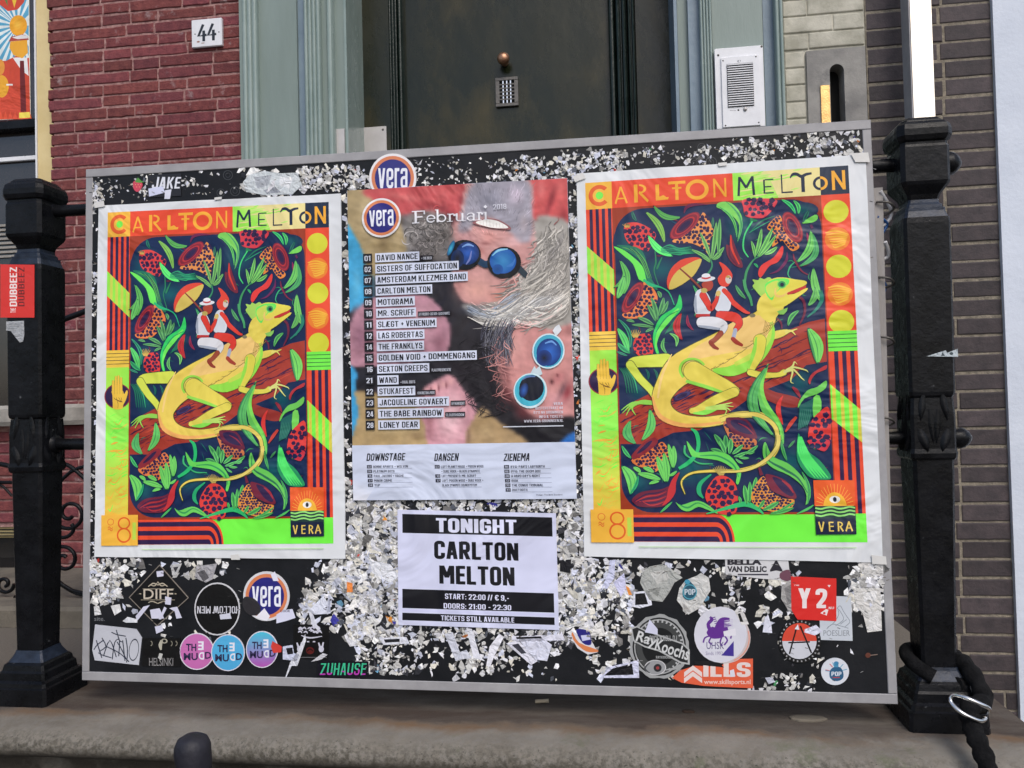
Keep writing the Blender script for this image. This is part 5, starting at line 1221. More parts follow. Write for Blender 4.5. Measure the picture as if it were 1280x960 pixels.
    pr.body(body_, Y1, K6, n=7, edge=(74, 84, 44), ew=3)
    pr.poly(smooth([(560, 760), (640, 700), (740, 672), (800, 690), (800, 760), (740, 800), (600, 830), (500, 850), (450, 870), (480, 810)], 4, True), Y2, K6)
    pr.stroke([(798, 690, 5), (800, 760, 13), (740, 845, 24), (640, 898, 22), (560, 895, 8)], (150, 226, 74), K6); pr.stroke([(800, 700, 2), (786, 770, 9), (730, 830, 12), (650, 872, 8)], (196, 222, 80), K6)
    for k in range(9): x = 520 + k * 32; y = 905 - k * 14 - k * k * 1.2; pr.stroke([(x, y, 1), (x + 26, y - 6, 1.6), (x + 52, y - 26, 1)], (150, 130, 60), K6, n=3)
    for k in range(6): pr.stroke([(758 + k * 8, 640 + k * 8, 1), (775 + k * 6, 690 + k * 5, 1.6), (765, 735 + k * 6, .8)], (170, 140, 64), K6, n=3)
    pr.stroke([(312, 1000, 3), (345, 1085, 9), (450, 1122, 8), (600, 1108, 4)], (244, 178, 100), K6); pr.stroke([(392, 830, 2), (352, 920, 5), (335, 1010, 4)], (246, 210, 130), K6)
    pr.ring(478, 895, 58, 50, .16, (150, 222, 74), .2, K6, a0=2.2, a1=5.6); pr.ring(478, 895, 48, 42, .1, (120, 150, 60), .2, K6, a0=2.2, a1=5.6)
    pr.body([(480, 900, 40), (550, 935, 34), (620, 965, 25), (652, 980, 17)], (232, 214, 88), K6, edge=(96, 104, 48)); pr.stroke([(450, 940, 6), (540, 966, 7), (640, 1000, 3)], (150, 226, 84), K6)
    pr.body([(648, 985, 19), (570, 1018, 18), (500, 1056, 14), (474, 1062, 11)], (226, 212, 86), K6, edge=(96, 104, 48)); pr.stroke([(480, 1072, 3), (530, 1068, 10), (580, 1048, 8)], (140, 230, 84), K6)
    for k, (x, y) in enumerate(((640, 1028), (645, 1045), (632, 1062), (604, 1085))): pr.stroke([(530, 1052, 6), (575, 1042 + k * 4, 4), (615, 1034 + k * 8, 3), (x, y, 1)], (190, 228, 110), K6)
    pr.body([(752, 775, 26), (748, 830, 19), (722, 880, 15), (712, 905, 12)], (228, 216, 80), K6, edge=(110, 130, 50)); pr.stroke([(738, 760, 3), (728, 820, 8), (704, 890, 5)], (150, 226, 74), K6)
    pr.body([(712, 905, 12), (760, 916, 12), (825, 915, 9), (850, 905, 12)], (226, 216, 84), K6, edge=(110, 120, 50))
    for x, y, b in ((905, 872, -30), (950, 905, -22), (935, 938, -8), (890, 950, 6)): pr.stroke([(850, 905, 5), (885, 895 + b * .5, 4), (x - 12, y - 10, 2.5), (x, y, .8)], (220, 222, 130), K6)
    # head
    pr.poly(smooth([(775, 610), (752, 590), (735, 570), (722, 552), (730, 540), (722, 525), (745, 528), (752, 518), (770, 524), (785, 516), (800, 522), (822, 560), (812, 610)], 3, True), (170, 216, 96), K6)
    pr.poly(smooth([(752, 600), (790, 575), (830, 590), (850, 640), (830, 665), (800, 700), (770, 690), (740, 650)], 3, True), (234, 214, 92), K6)
    pr.poly([(822, 655), (845, 648), (866, 640), (862, 655), (850, 668), (832, 668)], (140, 204, 96), K6)
    pr.poly(smooth([(780, 545), (810, 520), (850, 517), (900, 525), (938, 531), (942, 545), (900, 566), (862, 582), (892, 584), (942, 560), (944, 570), (905, 600), (865, 628), (826, 645), (795, 620)], 3, True), (232, 218, 84), K6)
    pr.poly(smooth([(772, 550), (790, 532), (820, 522), (868, 522), (868, 545), (838, 562), (815, 585), (802, 610), (780, 590)], 3, True), (110, 238, 96), K6)
    pr.poly([(862, 580), (905, 562), (942, 548), (940, 560), (900, 580), (866, 588)], (196, 50, 50), K6); pr.poly(smooth([(776, 556), (800, 536), (826, 530), (836, 548), (822, 575), (800, 600), (785, 585)], 3, True), (206, 220, 92), K6); pr.ell(842, 545, 20, 18, (52, 150, 90), m=K6); pr.ring(842, 545, 20, 18, .25, (140, 226, 100), m=K6); pr.ell(843, 546, 8, 8, (30, 40, 60), m=K6)
    pr.stroke([(815, 560, 2), (818, 590, 5), (845, 592, 4), (870, 572, 2)], (238, 200, 110), K6)
    # riders and parasol
    WH, SH, SK = (214, 218, 226), (160, 168, 184), (160, 74, 52)
    pr.poly(smooth([(380, 565), (372, 530), (390, 480), (430, 445), (480, 434), (508, 438), (500, 448), (440, 475), (400, 520)], 3, True), (224, 74, 54), K6); pr.poly(smooth([(382, 566), (392, 520), (430, 478), (508, 440), (508, 465), (480, 510), (430, 548)], 3, True), (214, 190, 92), K6)
    pr.stroke([(425, 480, 3), (470, 520, 4), (512, 562, 4)], (140, 62, 52), K6)
    pr.body([(612, 590, 12), (650, 625, 10), (690, 655, 7), (708, 662, 4)], (224, 64, 50), K6, edge=(60, 30, 60), ew=1.5); pr.ell(722, 672, 12, 8, (130, 120, 90), m=K6)
    pr.poly(smooth([(582, 560), (610, 555), (632, 600), (632, 640), (615, 658), (572, 650), (568, 600)], 3, True), WH, K6); pr.body([(606, 570, 10), (625, 590, 10), (640, 615, 8)], (224, 64, 50), K6)
    pr.poly(smooth([(585, 455), (605, 462), (632, 490), (640, 515), (622, 552), (592, 550), (580, 520), (600, 490)], 3, True), (226, 70, 54), K6); pr.ell(624, 525, 13, 17, (210, 200, 190), m=K6); pr.ell(622, 514, 8, 5, (190, 160, 80), m=K6); pr.ell(630, 520, 3, 3, (40, 40, 50), m=K6)
    pr.poly([(575, 655), (640, 655), (645, 665), (575, 668)], (180, 46, 46), K6)
    pr.body([(590, 672, 18), (650, 680, 19), (668, 705, 14), (655, 728, 10)], (224, 62, 50), K6, edge=(80, 36, 60), ew=1.5); pr.body([(652, 732, 8), (645, 760, 8)], (170, 178, 200), K6); pr.body([(642, 768, 9), (658, 782, 9), (678, 793, 6)], (168, 62, 46), K6)
    pr.poly(smooth([(492, 575), (520, 565), (548, 600), (550, 640), (545, 668), (492, 668), (484, 620)], 3, True), WH, K6); pr.stroke([(490, 590, 3), (488, 630, 6), (494, 662, 3)], SH, K6)
    pr.body([(520, 590, 14), (540, 625, 12), (552, 645, 10), (572, 615, 8), (580, 590, 6)], (222, 60, 48), K6, edge=(90, 30, 50), ew=1.5)
    pr.rect(490, 666, 548, 680, (190, 46, 46), K6)
    pr.body([(515, 700, 22), (570, 700, 21), (605, 712, 16), (600, 735, 12)], (226, 226, 230), K6, edge=(90, 90, 110), ew=1.5); pr.stroke([(500, 715, 4), (550, 722, 6), (590, 728, 4)], SH, K6)
    pr.body([(592, 745, 11), (570, 770, 9), (552, 782, 9)], SK, K6, edge=(80, 40, 50), ew=1.2); pr.body([(552, 785, 9), (565, 800, 8), (580, 808, 5)], (150, 60, 44), K6)
    pr.poly(smooth([(515, 540), (555, 530), (560, 555), (545, 572), (525, 568)], 3, True), (176, 66, 50), K6); pr.ell(524, 570, 14, 10, (190, 170, 90), m=K6)
    pr.ell(533, 523, 37, 10, (222, 224, 230), .1 * -1, K6); pr.ell(532, 511, 18, 11, (232, 234, 238), -.08, K6); pr.stroke([(514, 518, 3), (532, 521, 3.5), (551, 516, 3)], (200, 60, 60), K6); pr.ell(582, 582, 10, 12, (220, 190, 110), .4, K6)
    # lower foliage
    pr.poly(smooth([(545, 40), (520, 170), (490, 260), (500, 400), (560, 540), (660, 660), (720, 820), (720, 960), (690, 900), (600, 700), (480, 600), (440, 480), (420, 330), (450, 200)], 3, True), (104, 200, 92), B3)
    lf(B3, (540, 60), (620, 880), 62, 220, (90, 180, 96), (26, 96, 84), 4); pr.stroke([(530, 120, 4), (470, 300, 20), (510, 480, 22), (640, 690, 20), (710, 900, 8)], (130, 224, 92), B3)
    pr.stroke([(0, 690, 30), (130, 640, 30), (240, 625, 26), (400, 620, 27), (540, 680, 27), (640, 790, 26), (655, 960, 24)], (70, 76, 44), B3, n=8); pr.stroke([(0, 690, 26), (130, 640, 26), (240, 627, 22), (400, 622, 23), (540, 682, 24), (636, 790, 23), (652, 960, 21)], (228, 206, 98), B3, n=8)
    pr.poly(smooth([(715, 405), (690, 500), (690, 600), (715, 740), (670, 680), (630, 580), (650, 480)], 3, True), (220, 60, 56), B3); pr.stroke([(820, 310, 10), (870, 360, 22), (910, 430, 8)], (150, 44, 60), B3); pr.stroke([(865, 650, 14), (800, 730, 22), (740, 820, 8)], (200, 66, 54), B3)
    pr.poly(smooth([(1210, 60), (1200, 110), (1100, 150), (1040, 220), (1020, 280), (1000, 240), (1040, 160), (1130, 100)], 3, True), (184, 52, 60), B3)
    pr.poly(smooth([(1205, 235), (1200, 320), (1100, 390), (960, 440), (885, 550), (900, 470), (990, 350), (1100, 310)], 3, True), (110, 200, 88), B3); pr.poly([(900, 520), (1060, 440), (1060, 620), (990, 740), (880, 800)], (28, 96, 90), B3); pr.poly(smooth([(1060, 430), (1130, 410), (1150, 560), (1060, 660)], 2, True), (120, 214, 90), B3)
    for k in range(6): pr.stroke([(920 + k * 22, 560, 3), (905 + k * 22, 660, 6), (890 + k * 18, 770, 2)], (60, 130, 110), B3, n=3)
    net(pr, B3, [(1240, 555), (1250, 960), (1100, 1010), (1000, 880), (1040, 700), (1120, 600)], (222, 62, 58), PUR, 7, 28, 80, 14)
    net(pr, B4, [(1000, 0), (1240, 0), (1200, 120), (1120, 110), (1030, 60)], (206, 54, 70), NAVY, 8, 30, 78, 14)
    net(pr, B3, [(60, 700), (130, 830), (390, 900), (400, 990), (330, 1020), (160, 980), (40, 760)], (206, 120, 72), PUR, 9, 15, 44, 9)
    pr.poly(smooth([(60, 690), (110, 655), (300, 680), (410, 850), (400, 900), (270, 880), (130, 820)], 4, True), (104, 34, 60), B3); pr.poly(smooth([(120, 690), (280, 700), (370, 840), (250, 830), (150, 770)], 4, True), PUR, B3); pr.stroke([(200, 720, 3), (300, 770, 8), (380, 850, 4)], (150, 44, 62), B3)
    for (b, t, w_) in (((1290, 120), (1160, -70), 30), ((1290, 110), (1290, -60), 30), ((1270, 150), (1120, 100), 22)): lf(A4, b, t, w_, 6, (90, 180, 96), (34, 116, 84), 2)
    for (b, t, w_) in (((100, 160), (120, -20), 28), ((130, 160), (260, 50), 24), ((150, 190), (320, 130), 18), ((200, 190), (330, 205), 14), ((170, 210), (260, 270), 12), ((60, 160), (-10, 0), 26), ((280, 160), (430, 60), 20), ((300, 150), (390, 130), 14)): lf(B4, b, t, w_, 6, (110, 206, 110), (40, 130, 90), 2)
    net(pr, A4, [(230, 210), (480, 80), (570, 20), (640, 100), (660, 200), (500, 360), (380, 320), (280, 290)], (226, 124, 66), PUR, 10, 14, 44, 9)
    pr.poly(smooth([(225, 200), (240, 150), (360, 30), (480, -30), (520, 30), (400, 140), (270, 215)], 4, True), (140, 42, 54), A4); pr.poly(smooth([(290, 140), (400, 30), (460, 10), (400, 90), (310, 150)], 4, True), PUR, A4)
    for (b, t, w_) in (((610, 480), (510, 180), 40), ((630, 480), (590, 140), 40), ((690, 320), (640, 40), 28), ((700, 320), (700, 60), 30), ((560, 450), (290, 380), 32), ((480, 370), (350, 310), 24), ((330, 370), (240, 310), 22), ((640, 410), (740, 350), 16), ((540, 470), (420, 500), 18)): lf(A4, b, t, w_, 8, (112, 206, 96), (48, 140, 84), 3)
    pr.stroke([(760, 325, 16), (880, 250, 24), (960, 150, 20), (985, 40, 22), (960, -80, 22), (900, -130, 8)], (40, 190, 110), A4); pr.stroke([(830, 60, 10), (830, 150, 12), (900, 210, 6), (1000, 265, 9), (1150, 270, 4)], (60, 180, 110), A4)
    pr.poly(smooth([(850, 10), (940, 120), (1000, 140), (1180, 130), (1330, 170), (1440, 300), (1470, 380), (1440, 500), (1410, 480), (1420, 380), (1330, 290), (1200, 230), (990, 200), (900, 170)], 3, True), (104, 214, 90), A4); pr.stroke([(1000, 180, 4), (1200, 180, 8), (1380, 280, 9), (1440, 420, 4)], (50, 150, 90), A4)
    lf(A4, (110, 290), (215, 620), 60, -60, (110, 206, 96), (34, 120, 96)); lf(A4, (300, 400), (200, 620), 18, -20, (50, 180, 110), DGR, 2); lf(A4, (110, 60), (220, 210), 20, 10, (80, 200, 110), DGR, 2)
    pr.poly(smooth([(230, 670), (340, 590), (560, 560), (660, 530), (640, 700), (560, 760), (330, 760), (250, 720)], 4, True), (110, 34, 58), A4)
    for k in range(6): pr.stroke([(250 + k * 20, 700, 3), (380 + k * 10, 620 + k * 24, 7), (520, 600 + k * 26, 6), (620, 560 + k * 26, 2)], (186, 54, 58) if k % 2 else PUR, A4, n=4)
    pr.poly(smooth([(770, 365), (730, 480), (720, 600), (650, 700), (570, 745), (620, 660), (640, 560), (690, 440)], 3, True), (196, 50, 56), A4); lf(A4, (690, 700), (545, 830), 12, 0, (90, 200, 100), DGR, 2)
    net(pr, A4, [(1180, 420), (1290, 410), (1390, 480), (1430, 600), (1420, 800), (1340, 850), (1180, 820), (1070, 680), (1080, 560)], (222, 62, 56), PUR, 11, 26, 74, 14)
    for k in range(9): pr.stroke([(1230 + k * 4, 400, 8), (1150 + k * 20, 320 - 30 * math.sin(k * .4), 3)], (190, 168, 90), A4)
    pr.stroke([(1130, 390, 8), (1010, 490, 22), (990, 590, 26), (1040, 660, 8)], (40, 170, 110), A4)
    pr.poly(smooth([(725, 705), (790, 740), (960, 690), (1080, 730), (1210, 840), (1080, 790), (980, 760), (880, 810), (790, 790)], 3, True), (108, 206, 92), A4); pr.stroke([(760, 730, 4), (860, 770, 10), (980, 715, 6), (1120, 780, 3)], (50, 150, 84), A4)
    pr.stroke([(800, 460, 3), (900, 430, 0.5)], DGR, A4)
    pr.stroke([(1075 - 1235 + 0, 840, 6), (200, 740, 26), (320, 735, 28), (420, 780, 22), (490, 840, 8)], (50, 190, 110), B4)
    for (b, t, w_) in (((300, 730), (270, 510), 30), ((330, 720), (335, 470), 26), ((230, 720), (210, 640), 16), ((370, 560), (410, 420), 22)): lf(B4, b, t, w_, 4, (96, 196, 96), (40, 130, 84), 2)
    net(pr, B4, [(490, 410), (560, 560), (700, 660), (840, 680), (800, 780), (640, 820), (470, 780), (360, 700), (370, 560)], (226, 146, 62), PUR, 12, 12, 38, 7)
    pr.poly(smooth([(510, 410), (560, 390), (740, 460), (860, 620), (840, 670), (720, 640), (570, 560)], 4, True), (116, 36, 58), B4); pr.poly(smooth([(590, 420), (720, 470), (830, 600), (800, 640), (690, 570)], 4, True), PUR, B4); pr.stroke([(700, 460, 5), (780, 520, 16), (830, 600, 6)], (160, 46, 60), B4); pr.stroke([(440, 310, 12), (470, 400, 22)], (110, 34, 58), B4, n=2)
    for (b, t, w_) in (((430, 780), (500, 680), 20), ((480, 800), (670, 700), 26), ((560, 840), (840, 770), 24), ((620, 830), (850, 700), 14)): lf(B4, b, t, w_, 6, (90, 190, 90), (40, 120, 80), 2)
    pr.poly(smooth([(510, 20), (480, 100), (500, 220), (600, 320), (780, 400), (930, 520), (980, 640), (970, 740), (1025, 650), (1000, 520), (880, 360), (760, 260), (620, 200), (560, 130)], 3, True), (104, 200, 88), B4); pr.stroke([(520, 60, 4), (540, 220, 8), (720, 330, 14), (880, 430, 10), (990, 600, 4)], (40, 110, 80), B4)
    pr.stroke([(660, -60, 30), (650, 60, 26), (560, 190, 24), (400, 300, 22), (240, 350, 18), (60, 362, 14), (0, 364, 12)], (74, 76, 44), B4, n=7); pr.stroke([(660, -60, 25), (652, 60, 21), (560, 190, 20), (400, 300, 18), (240, 350, 14), (60, 362, 10), (0, 364, 9)], (226, 206, 106), B4, n=7)
    pr.poly(smooth([(890, -80), (870, 60), (880, 240), (990, 400), (1100, 445), (1240, 445), (1250, 390), (1130, 230), (1000, 130), (930, 20)], 3, True), (40, 150, 96), B4)
    for k in range(5): pr.stroke([(890 + k * 8, -40, 4), (890 + k * 30, 130 + k * 10, 12), (970 + k * 40, 290 + k * 8, 14), (1080 + k * 36, 430, 5)], (84, 232, 110), B4, n=4)
    lf(B4, (690, 0), (760, 240), 18, 10, (80, 180, 90), DGR, 2); lf(B4, (850, 0), (770, 90), 12, 0, (80, 160, 90), DGR, 2); pr.stroke([(1060, 740, 6), (980, 790, 14), (870, 840, 4)], (80, 190, 96), B4); lf(B4, (920, 350), (990, 740), 18, -50, (80, 180, 90), DGR, 2)
    # vera box
    x0, x1, a, b, c_ = .853, .998, .862, .948, .992
    V = hmap(hom([K7((970, 525)), K7((1138, 525)), K7((1147, 746)), K7((982, 748))]))
    pr.rect(0, 0, 1, .52, (234, 96, 44), V)
    for k in range(17): t = -math.pi + k * math.pi / 16; pr.stroke([(.5 + .30 * math.cos(t), .46 + .22 * math.sin(t), .006), (.5 + .46 * math.cos(t), .46 + .40 * math.sin(t), .006)], (246, 170, 70), V, n=1)
    pr.ell(.5, .50, .29, .28, (244, 184, 60), m=V, a0=-math.pi, a1=0); pr.ell(.5, .35, .13, .065, (240, 240, 235), m=V); pr.ell(.5, .35, .045, .045, (50, 50, 60), m=V)
    pr.rect(0, .47, 1, .70, (36, 60, 60), V)
    for k in range(3): pr.stroke([(.01 + j * .14, .505 + k * .066 + .018 * math.sin(j * 1.8), .016) for j in range(8)], (150, 226, 120), V, n=3)
    pr.rect(0, .70, 1, 1, (24, 34, 60), V)
    G_ = (232, 200, 96)
    for k, seg in enumerate(([(.08, .76), (.14, .94), (.20, .76)], None, None, [(.74, .94), (.82, .76), (.90, .94)])):
        if seg:
            for p, q in zip(seg[:-1], seg[1:]): pr.stroke([(*p, .018), (*q, .018)], G_, V, n=1)
    pr.rect(.32, .76, .355, .94, G_, V)
    for y in (.76, .835, .92): pr.rect(.355, y, .44, y + .022, G_, V)
    pr.rect(.54, .76, .575, .94, G_, V); pr.ring(.58, .81, .09, .05, .38, G_, m=V, a0=-math.pi / 2, a1=math.pi / 2); pr.stroke([(.60, .85, .017), (.67, .94, .017)], G_, V, n=1); pr.rect(.77, .87, .87, .888, G_, V)
    # number box
    pr.rect(-.012, .913, .152, 1.002, OYL)
    pr.ring(.090, .937, .028, .018, .24, (226, 96, 40)); pr.ring(.090, .972, .032, .022, .22, (226, 96, 40)); pr.ring(.030, .933, .015, .010, .2, (226, 110, 50)); pr.stroke([(.018, .951, .0012), (.024, .947, .0015), (.034, .953, .0015), (.040, .948, .0012)], (226, 110, 50)); pr.stroke([(.018, .957, .0012), (.024, .953, .0015), (.034, .959, .0015), (.040, .954, .0012)], (226, 110, 50))
    pr.rect(.128, .935, .144, .985, (190, 220, 80))

def melton(paper_q, print_q, foot, label):
    pr = Print(off=.0034)
    P = []; rn = random.Random(int(print_q[0][0]))
    n = 7
    for i in range(4):
        a, b = paper_q[i], paper_q[(i + 1) % 4]
        for k in range(n):
            t = k / n; P.append((a[0] + (b[0] - a[0]) * t + rn.uniform(-.5, .5), a[1] + (b[1] - a[1]) * t + rn.uniform(-.4, .4)))
    pr.sheet(P, (222, 225, 228), thick=.0031); pr.m = hmap(hom(print_q))
    art(pr)
    # hand-sized green imprint line under the print and the tape strips at the corners
    if foot: pr.text('THE INDEPENDENT ART LAB GRONINGEN', .10, 1.008, .56, 1.018, (170, 232, 150), bold=0); pr.text('PRINTED UNDER THE SUN 2018', .60, 1.008, .98, 1.018, (170, 232, 150), bold=0)
    else: pr.rect(.17, 1.012, .96, 1.0145, (196, 226, 178))
    o = pr.build('poster', M_print); tag(o, label, 'poster', 'CARLTON MELTON posters'); return o
melton([(720.5, 217.5), (1081, 193.5), (1103, 703), (730.5, 695)], R_PR, False, 'right one of two neon CARLTON MELTON posters showing a yellow lizard and riders')
melton([(124.5, 257.5), (426.5, 242.5), (432.5, 698.3), (119.5, 695.8)], L_PR, False, 'left one of two neon CARLTON MELTON posters showing a yellow lizard and riders')
def tape(q, c_=(200, 198, 190)):
    pr = Print(off=.0062); pr.sheet(q, c_, thick=.0006); o = pr.build('tape', M_stick); o.parent = nb
for q in ([(716, 222), (729, 217), (732, 224), (719, 229)], [(1062, 193), (1084, 192), (1086, 204), (1068, 204)], [(897, 205), (908, 204), (908, 208), (898, 209)], [(120, 254), (132, 252), (133, 259), (121, 261)], [(270, 248), (279, 247), (279, 250), (270, 251)], [(290, 693), (300, 692), (302, 699), (291, 699)], [(1088, 693), (1106, 695), (1107, 705), (1089, 704)]):
    tape(q, (212, 211, 208))

# ------------------------------------------------------------------ the FEBRUARI programme poster
FQ = [(434.8, 239), (709, 223.5), (721, 623), (443, 625)]
pr = Print(off=.0042); P = []; rn = random.Random(3)
for i in range(4):
    a, b = FQ[i], FQ[(i + 1) % 4]
    for k in range(7): t = k / 7; P.append((a[0] + (b[0] - a[0]) * t + rn.uniform(-.4, .4), a[1] + (b[1] - a[1]) * t + rn.uniform(-.4, .4)))
pr.sheet(P, (206, 214, 234), thick=.0039)
hF = hom(FQ); iF = hmap(np.linalg.inv(hF)); pr.m = hmap(hF); SP = iF((578, 554.5))[1]
def VV(p): return iF((430 + p[0] / 4.173, 190 + p[1] / 4.173))
# photo part
pr.rect(0, 0, 1, SP, (120, 100, 96))
def clip(pts):      # keep a shape inside the photograph
    out = []
    for p in pts: out.append((min(max(p[0], 0), 1), min(max(p[1], 0), SP)))
    return out
def vp(pts, c_, sm=4): pr.poly(clip([VV(p) for p in (smooth(pts, sm, True) if sm else pts)]), c_)
ident_h = pr.m
def vg(cx_, cy_, rx, ry, c0, c1, ang=0):
    N = 26; P = [(cx_ + rx * math.cos(i * math.tau / N) * math.cos(ang) - ry * math.sin(i * math.tau / N) * math.sin(ang), cy_ + rx * math.cos(i * math.tau / N) * math.sin(ang) + ry * math.sin(i * math.tau / N) * math.cos(ang)) for i in range(N)]
    P = clip([VV(p) for p in [(cx_, cy_)] + P]); pr._add(P, [(0, i + 1, (i + 1) % N + 1) for i in range(N)], [lin(c0)] + [lin(c1)] * N)
def vs(pts, c_, n=4):
    Q = []
    for x, y, r in pts:
        a = VV((x, y)); b = VV((x + r, y)); Q.append((min(max(a[0], .004), .996), min(max(a[1], .004), SP - .004), abs(b[0] - a[0])))
    pr.stroke(Q, c_, n=n)
rn = random.Random(17)

PAL = {'t': (176, 156, 116), 'r': (198, 88, 88), 'R': (160, 62, 66), 'g': (132, 130, 134), 'G': (180, 180, 184), 'k': (34, 30, 36), 'd': (74, 66, 66), 's': (222, 172, 166), 'S': (196, 140, 134), 'p': (172, 122, 136), 'P': (210, 162, 172), 'b': (66, 164, 212), 'B': (35, 90, 170), 'm': (112, 58, 62)}
ROW_ = ['trrrrRRrgGGsrrr', 'ttrrRrRRgGgGrrR', 'tttdggdmGssGGgr', 'bttgGgdSssSGsgg', 'bttggdkSSSSSsgG', 'bbtdgddkSSSsgGg', 'bbddddkmSsSSGgG', 'bbkkkkkkmSSGgGg', 'kpPPPpkkgGGGGgG', 'ppPPPPpkkgGgdsg', 'pPPPPPpkkgdSsSs', 'pPPPPpkkkdsSsSS', 'kppppkdkkkSSsSS', 'bkkdkSsdkkmSSSm', 'bttdPPPPkkkmSsS', 'bttttPPstkkkkkk', 'tttttPPPtttkkbb']
GNX, GNY = 118, 150
co = np.array([[PAL[c] for c in r] for r in ROW_], float)
pxy = np.zeros((GNY, GNX, 2))
for j in range(GNY):
    for i in range(GNX):
        q = ident_h((i / (GNX - 1), SP * j / (GNY - 1))); pxy[j, i] = ((q[0] - 430) * 4.173, (q[1] - 190) * 4.173)
u = np.clip((pxy[..., 0] - 20) / 84, 0, 13.999); v = np.clip((pxy[..., 1] - 200) / 82, 0, 15.999); i0 = u.astype(int); j0 = v.astype(int); fu_ = u - i0; fv_ = v - j0
fu_ = fu_ * fu_ * (3 - 2 * fu_); fv_ = fv_ * fv_ * (3 - 2 * fv_)
img = (co[j0, i0] * (1 - fu_)[..., None] + co[j0, i0 + 1] * fu_[..., None]) * (1 - fv_)[..., None] + (co[j0 + 1, i0] * (1 - fu_)[..., None] + co[j0 + 1, i0 + 1] * fu_[..., None]) * fv_[..., None]
GX, GY = pxy[..., 0], pxy[..., 1]
def blur(a, n):
    for _ in range(n):
        b_ = np.pad(a, 1, mode='edge'); a = (b_[1:-1, 1:-1] * 2 + b_[:-2, 1:-1] + b_[2:, 1:-1] + b_[1:-1, :-2] + b_[1:-1, 2:]) / 6
    return a
def mask(pts, soft=1):
    P = smooth(pts, 4, True); r = np.zeros(GX.shape, bool); j = len(P) - 1
    for i in range(len(P)):
        xi, yi = P[i]; xj, yj = P[j]
        if yi != yj: r ^= ((yi > GY) != (yj > GY)) & (GX < (xj - xi) * (GY - yi) / (yj - yi) + xi)
        j = i
    return blur(r.astype(float), soft)
def lay_in(pts, col, soft=1, k=1.0):
    global img
    m_ = (mask(pts, soft) * k)[..., None]; img = img * (1 - m_) + np.array(col, float) * m_
def glow(cx_, cy_, rx, ry, col, k=.8, ang=0):
    global img
    dx, dy = GX - cx_, GY - cy_; a = (dx * math.cos(ang) + dy * math.sin(ang)) / rx; b_ = (-dx * math.sin(ang) + dy * math.cos(ang)) / ry
    m_ = (np.exp(-(a * a + b_ * b_) * 1.6) * k)[..., None]; img = img * (1 - m_) + np.array(col, float) * m_
# cloth and shirt
lay_in([(10, 205), (140, 200), (260, 330), (330, 470), (300, 600), (120, 640), (40, 520), (10, 420)], (170, 150, 110), 2); glow(210, 470, 40, 120, (132, 112, 78)); glow(110, 330, 30, 110, (196, 176, 136)); glow(280, 420, 30, 130, (190, 168, 128))
lay_in([(130, 190), (680, 150), (650, 290), (600, 330), (420, 300), (300, 330), (180, 270)], (194, 82, 84), 2); glow(330, 240, 160, 22, (222, 120, 116), .8, .2); glow(480, 290, 120, 26, (140, 50, 56), .8, .3); glow(560, 220, 60, 30, (216, 104, 104), .7); glow(620, 260, 24, 60, (130, 46, 54), .8)
lay_in([(965, 130), (1190, 130), (1190, 400), (1100, 350), (985, 350)], (204, 86, 86), 1); glow(1080, 260, 20, 90, (136, 44, 52), .9, .3); glow(1030, 200, 26, 60, (228, 124, 120), .8); glow(1130, 200, 26, 70, (224, 112, 108), .7); glow(1150, 330, 26, 50, (150, 50, 56), .8)
lay_in([(10, 400), (50, 420), (105, 540), (110, 640), (60, 800), (10, 800)], (66, 162, 208), 1); glow(70, 690, 26, 90, (120, 200, 230), .5)
# dark masses of hair
lay_in([(380, 470), (560, 420), (600, 640), (700, 800), (760, 900), (800, 1000), (800, 1200), (900, 1420), (1000, 1530), (850, 1530), (700, 1320), (560, 1240), (500, 1120), (560, 900), (400, 720)], (36, 32, 38), 3)
lay_in([(60, 1110), (480, 1070), (560, 1180), (420, 1250), (200, 1230), (80, 1260)], (30, 28, 36), 2)
# the bearded man, head down
lay_in([(615, 300), (665, 150), (960, 140), (985, 330), (1000, 470), (960, 620), (930, 720), (850, 820), (640, 790), (575, 690), (556, 560), (560, 420)], (198, 146, 142), 1)
glow(690, 720, 110, 70, (226, 168, 154), .8); glow(850, 760, 90, 50, (208, 130, 106), .8); glow(600, 640, 30, 120, (150, 96, 96), .7); glow(920, 640, 60, 60, (196, 140, 132), .7)
lay_in([(625, 300), (680, 165), (850, 150), (965, 160), (985, 330), (975, 460), (900, 470), (870, 420), (780, 350), (700, 350), (650, 420), (600, 410)], (158, 154, 166), 2); glow(900, 230, 50, 60, (206, 190, 206), .8); glow(760, 250, 70, 60, (140, 140, 154), .7); glow(940, 380, 30, 70, (196, 180, 184), .6)
glow(760, 450, 50, 40, (222, 156, 148), .9); glow(640, 450, 50, 50, (186, 138, 140), .7); glow(880, 470, 50, 36, (206, 164, 164), .8); glow(742, 480, 34, 14, (130, 74, 72), .7); glow(720, 520, 20, 30, (196, 128, 124), .7)
glow(1004, 520, 24, 46, (222, 150, 144), .95); glow(1010, 522, 8, 22, (140, 76, 80), .8)
# grey hair, swept right
lay_in([(1000, 360), (1090, 340), (1190, 420), (1195, 900), (1100, 960), (930, 900), (800, 900), (700, 880), (620, 800), (760, 800), (900, 720), (960, 600), (1010, 560)], (168, 163, 156), 2); glow(1050, 700, 60, 130, (214, 208, 196), .7, .5); glow(860, 850, 130, 24, (176, 180, 184), .7, -.1); glow(1120, 500, 30, 90, (112, 108, 108), .7, .4); glow(960, 790, 120, 20, (110, 108, 110), .7, -.5); glow(700, 830, 80, 26, (74, 92, 120), .8)
lay_in([(340, 330), (500, 320), (570, 420), (560, 560), (420, 560), (330, 480)], (128, 122, 118), 3, .8)
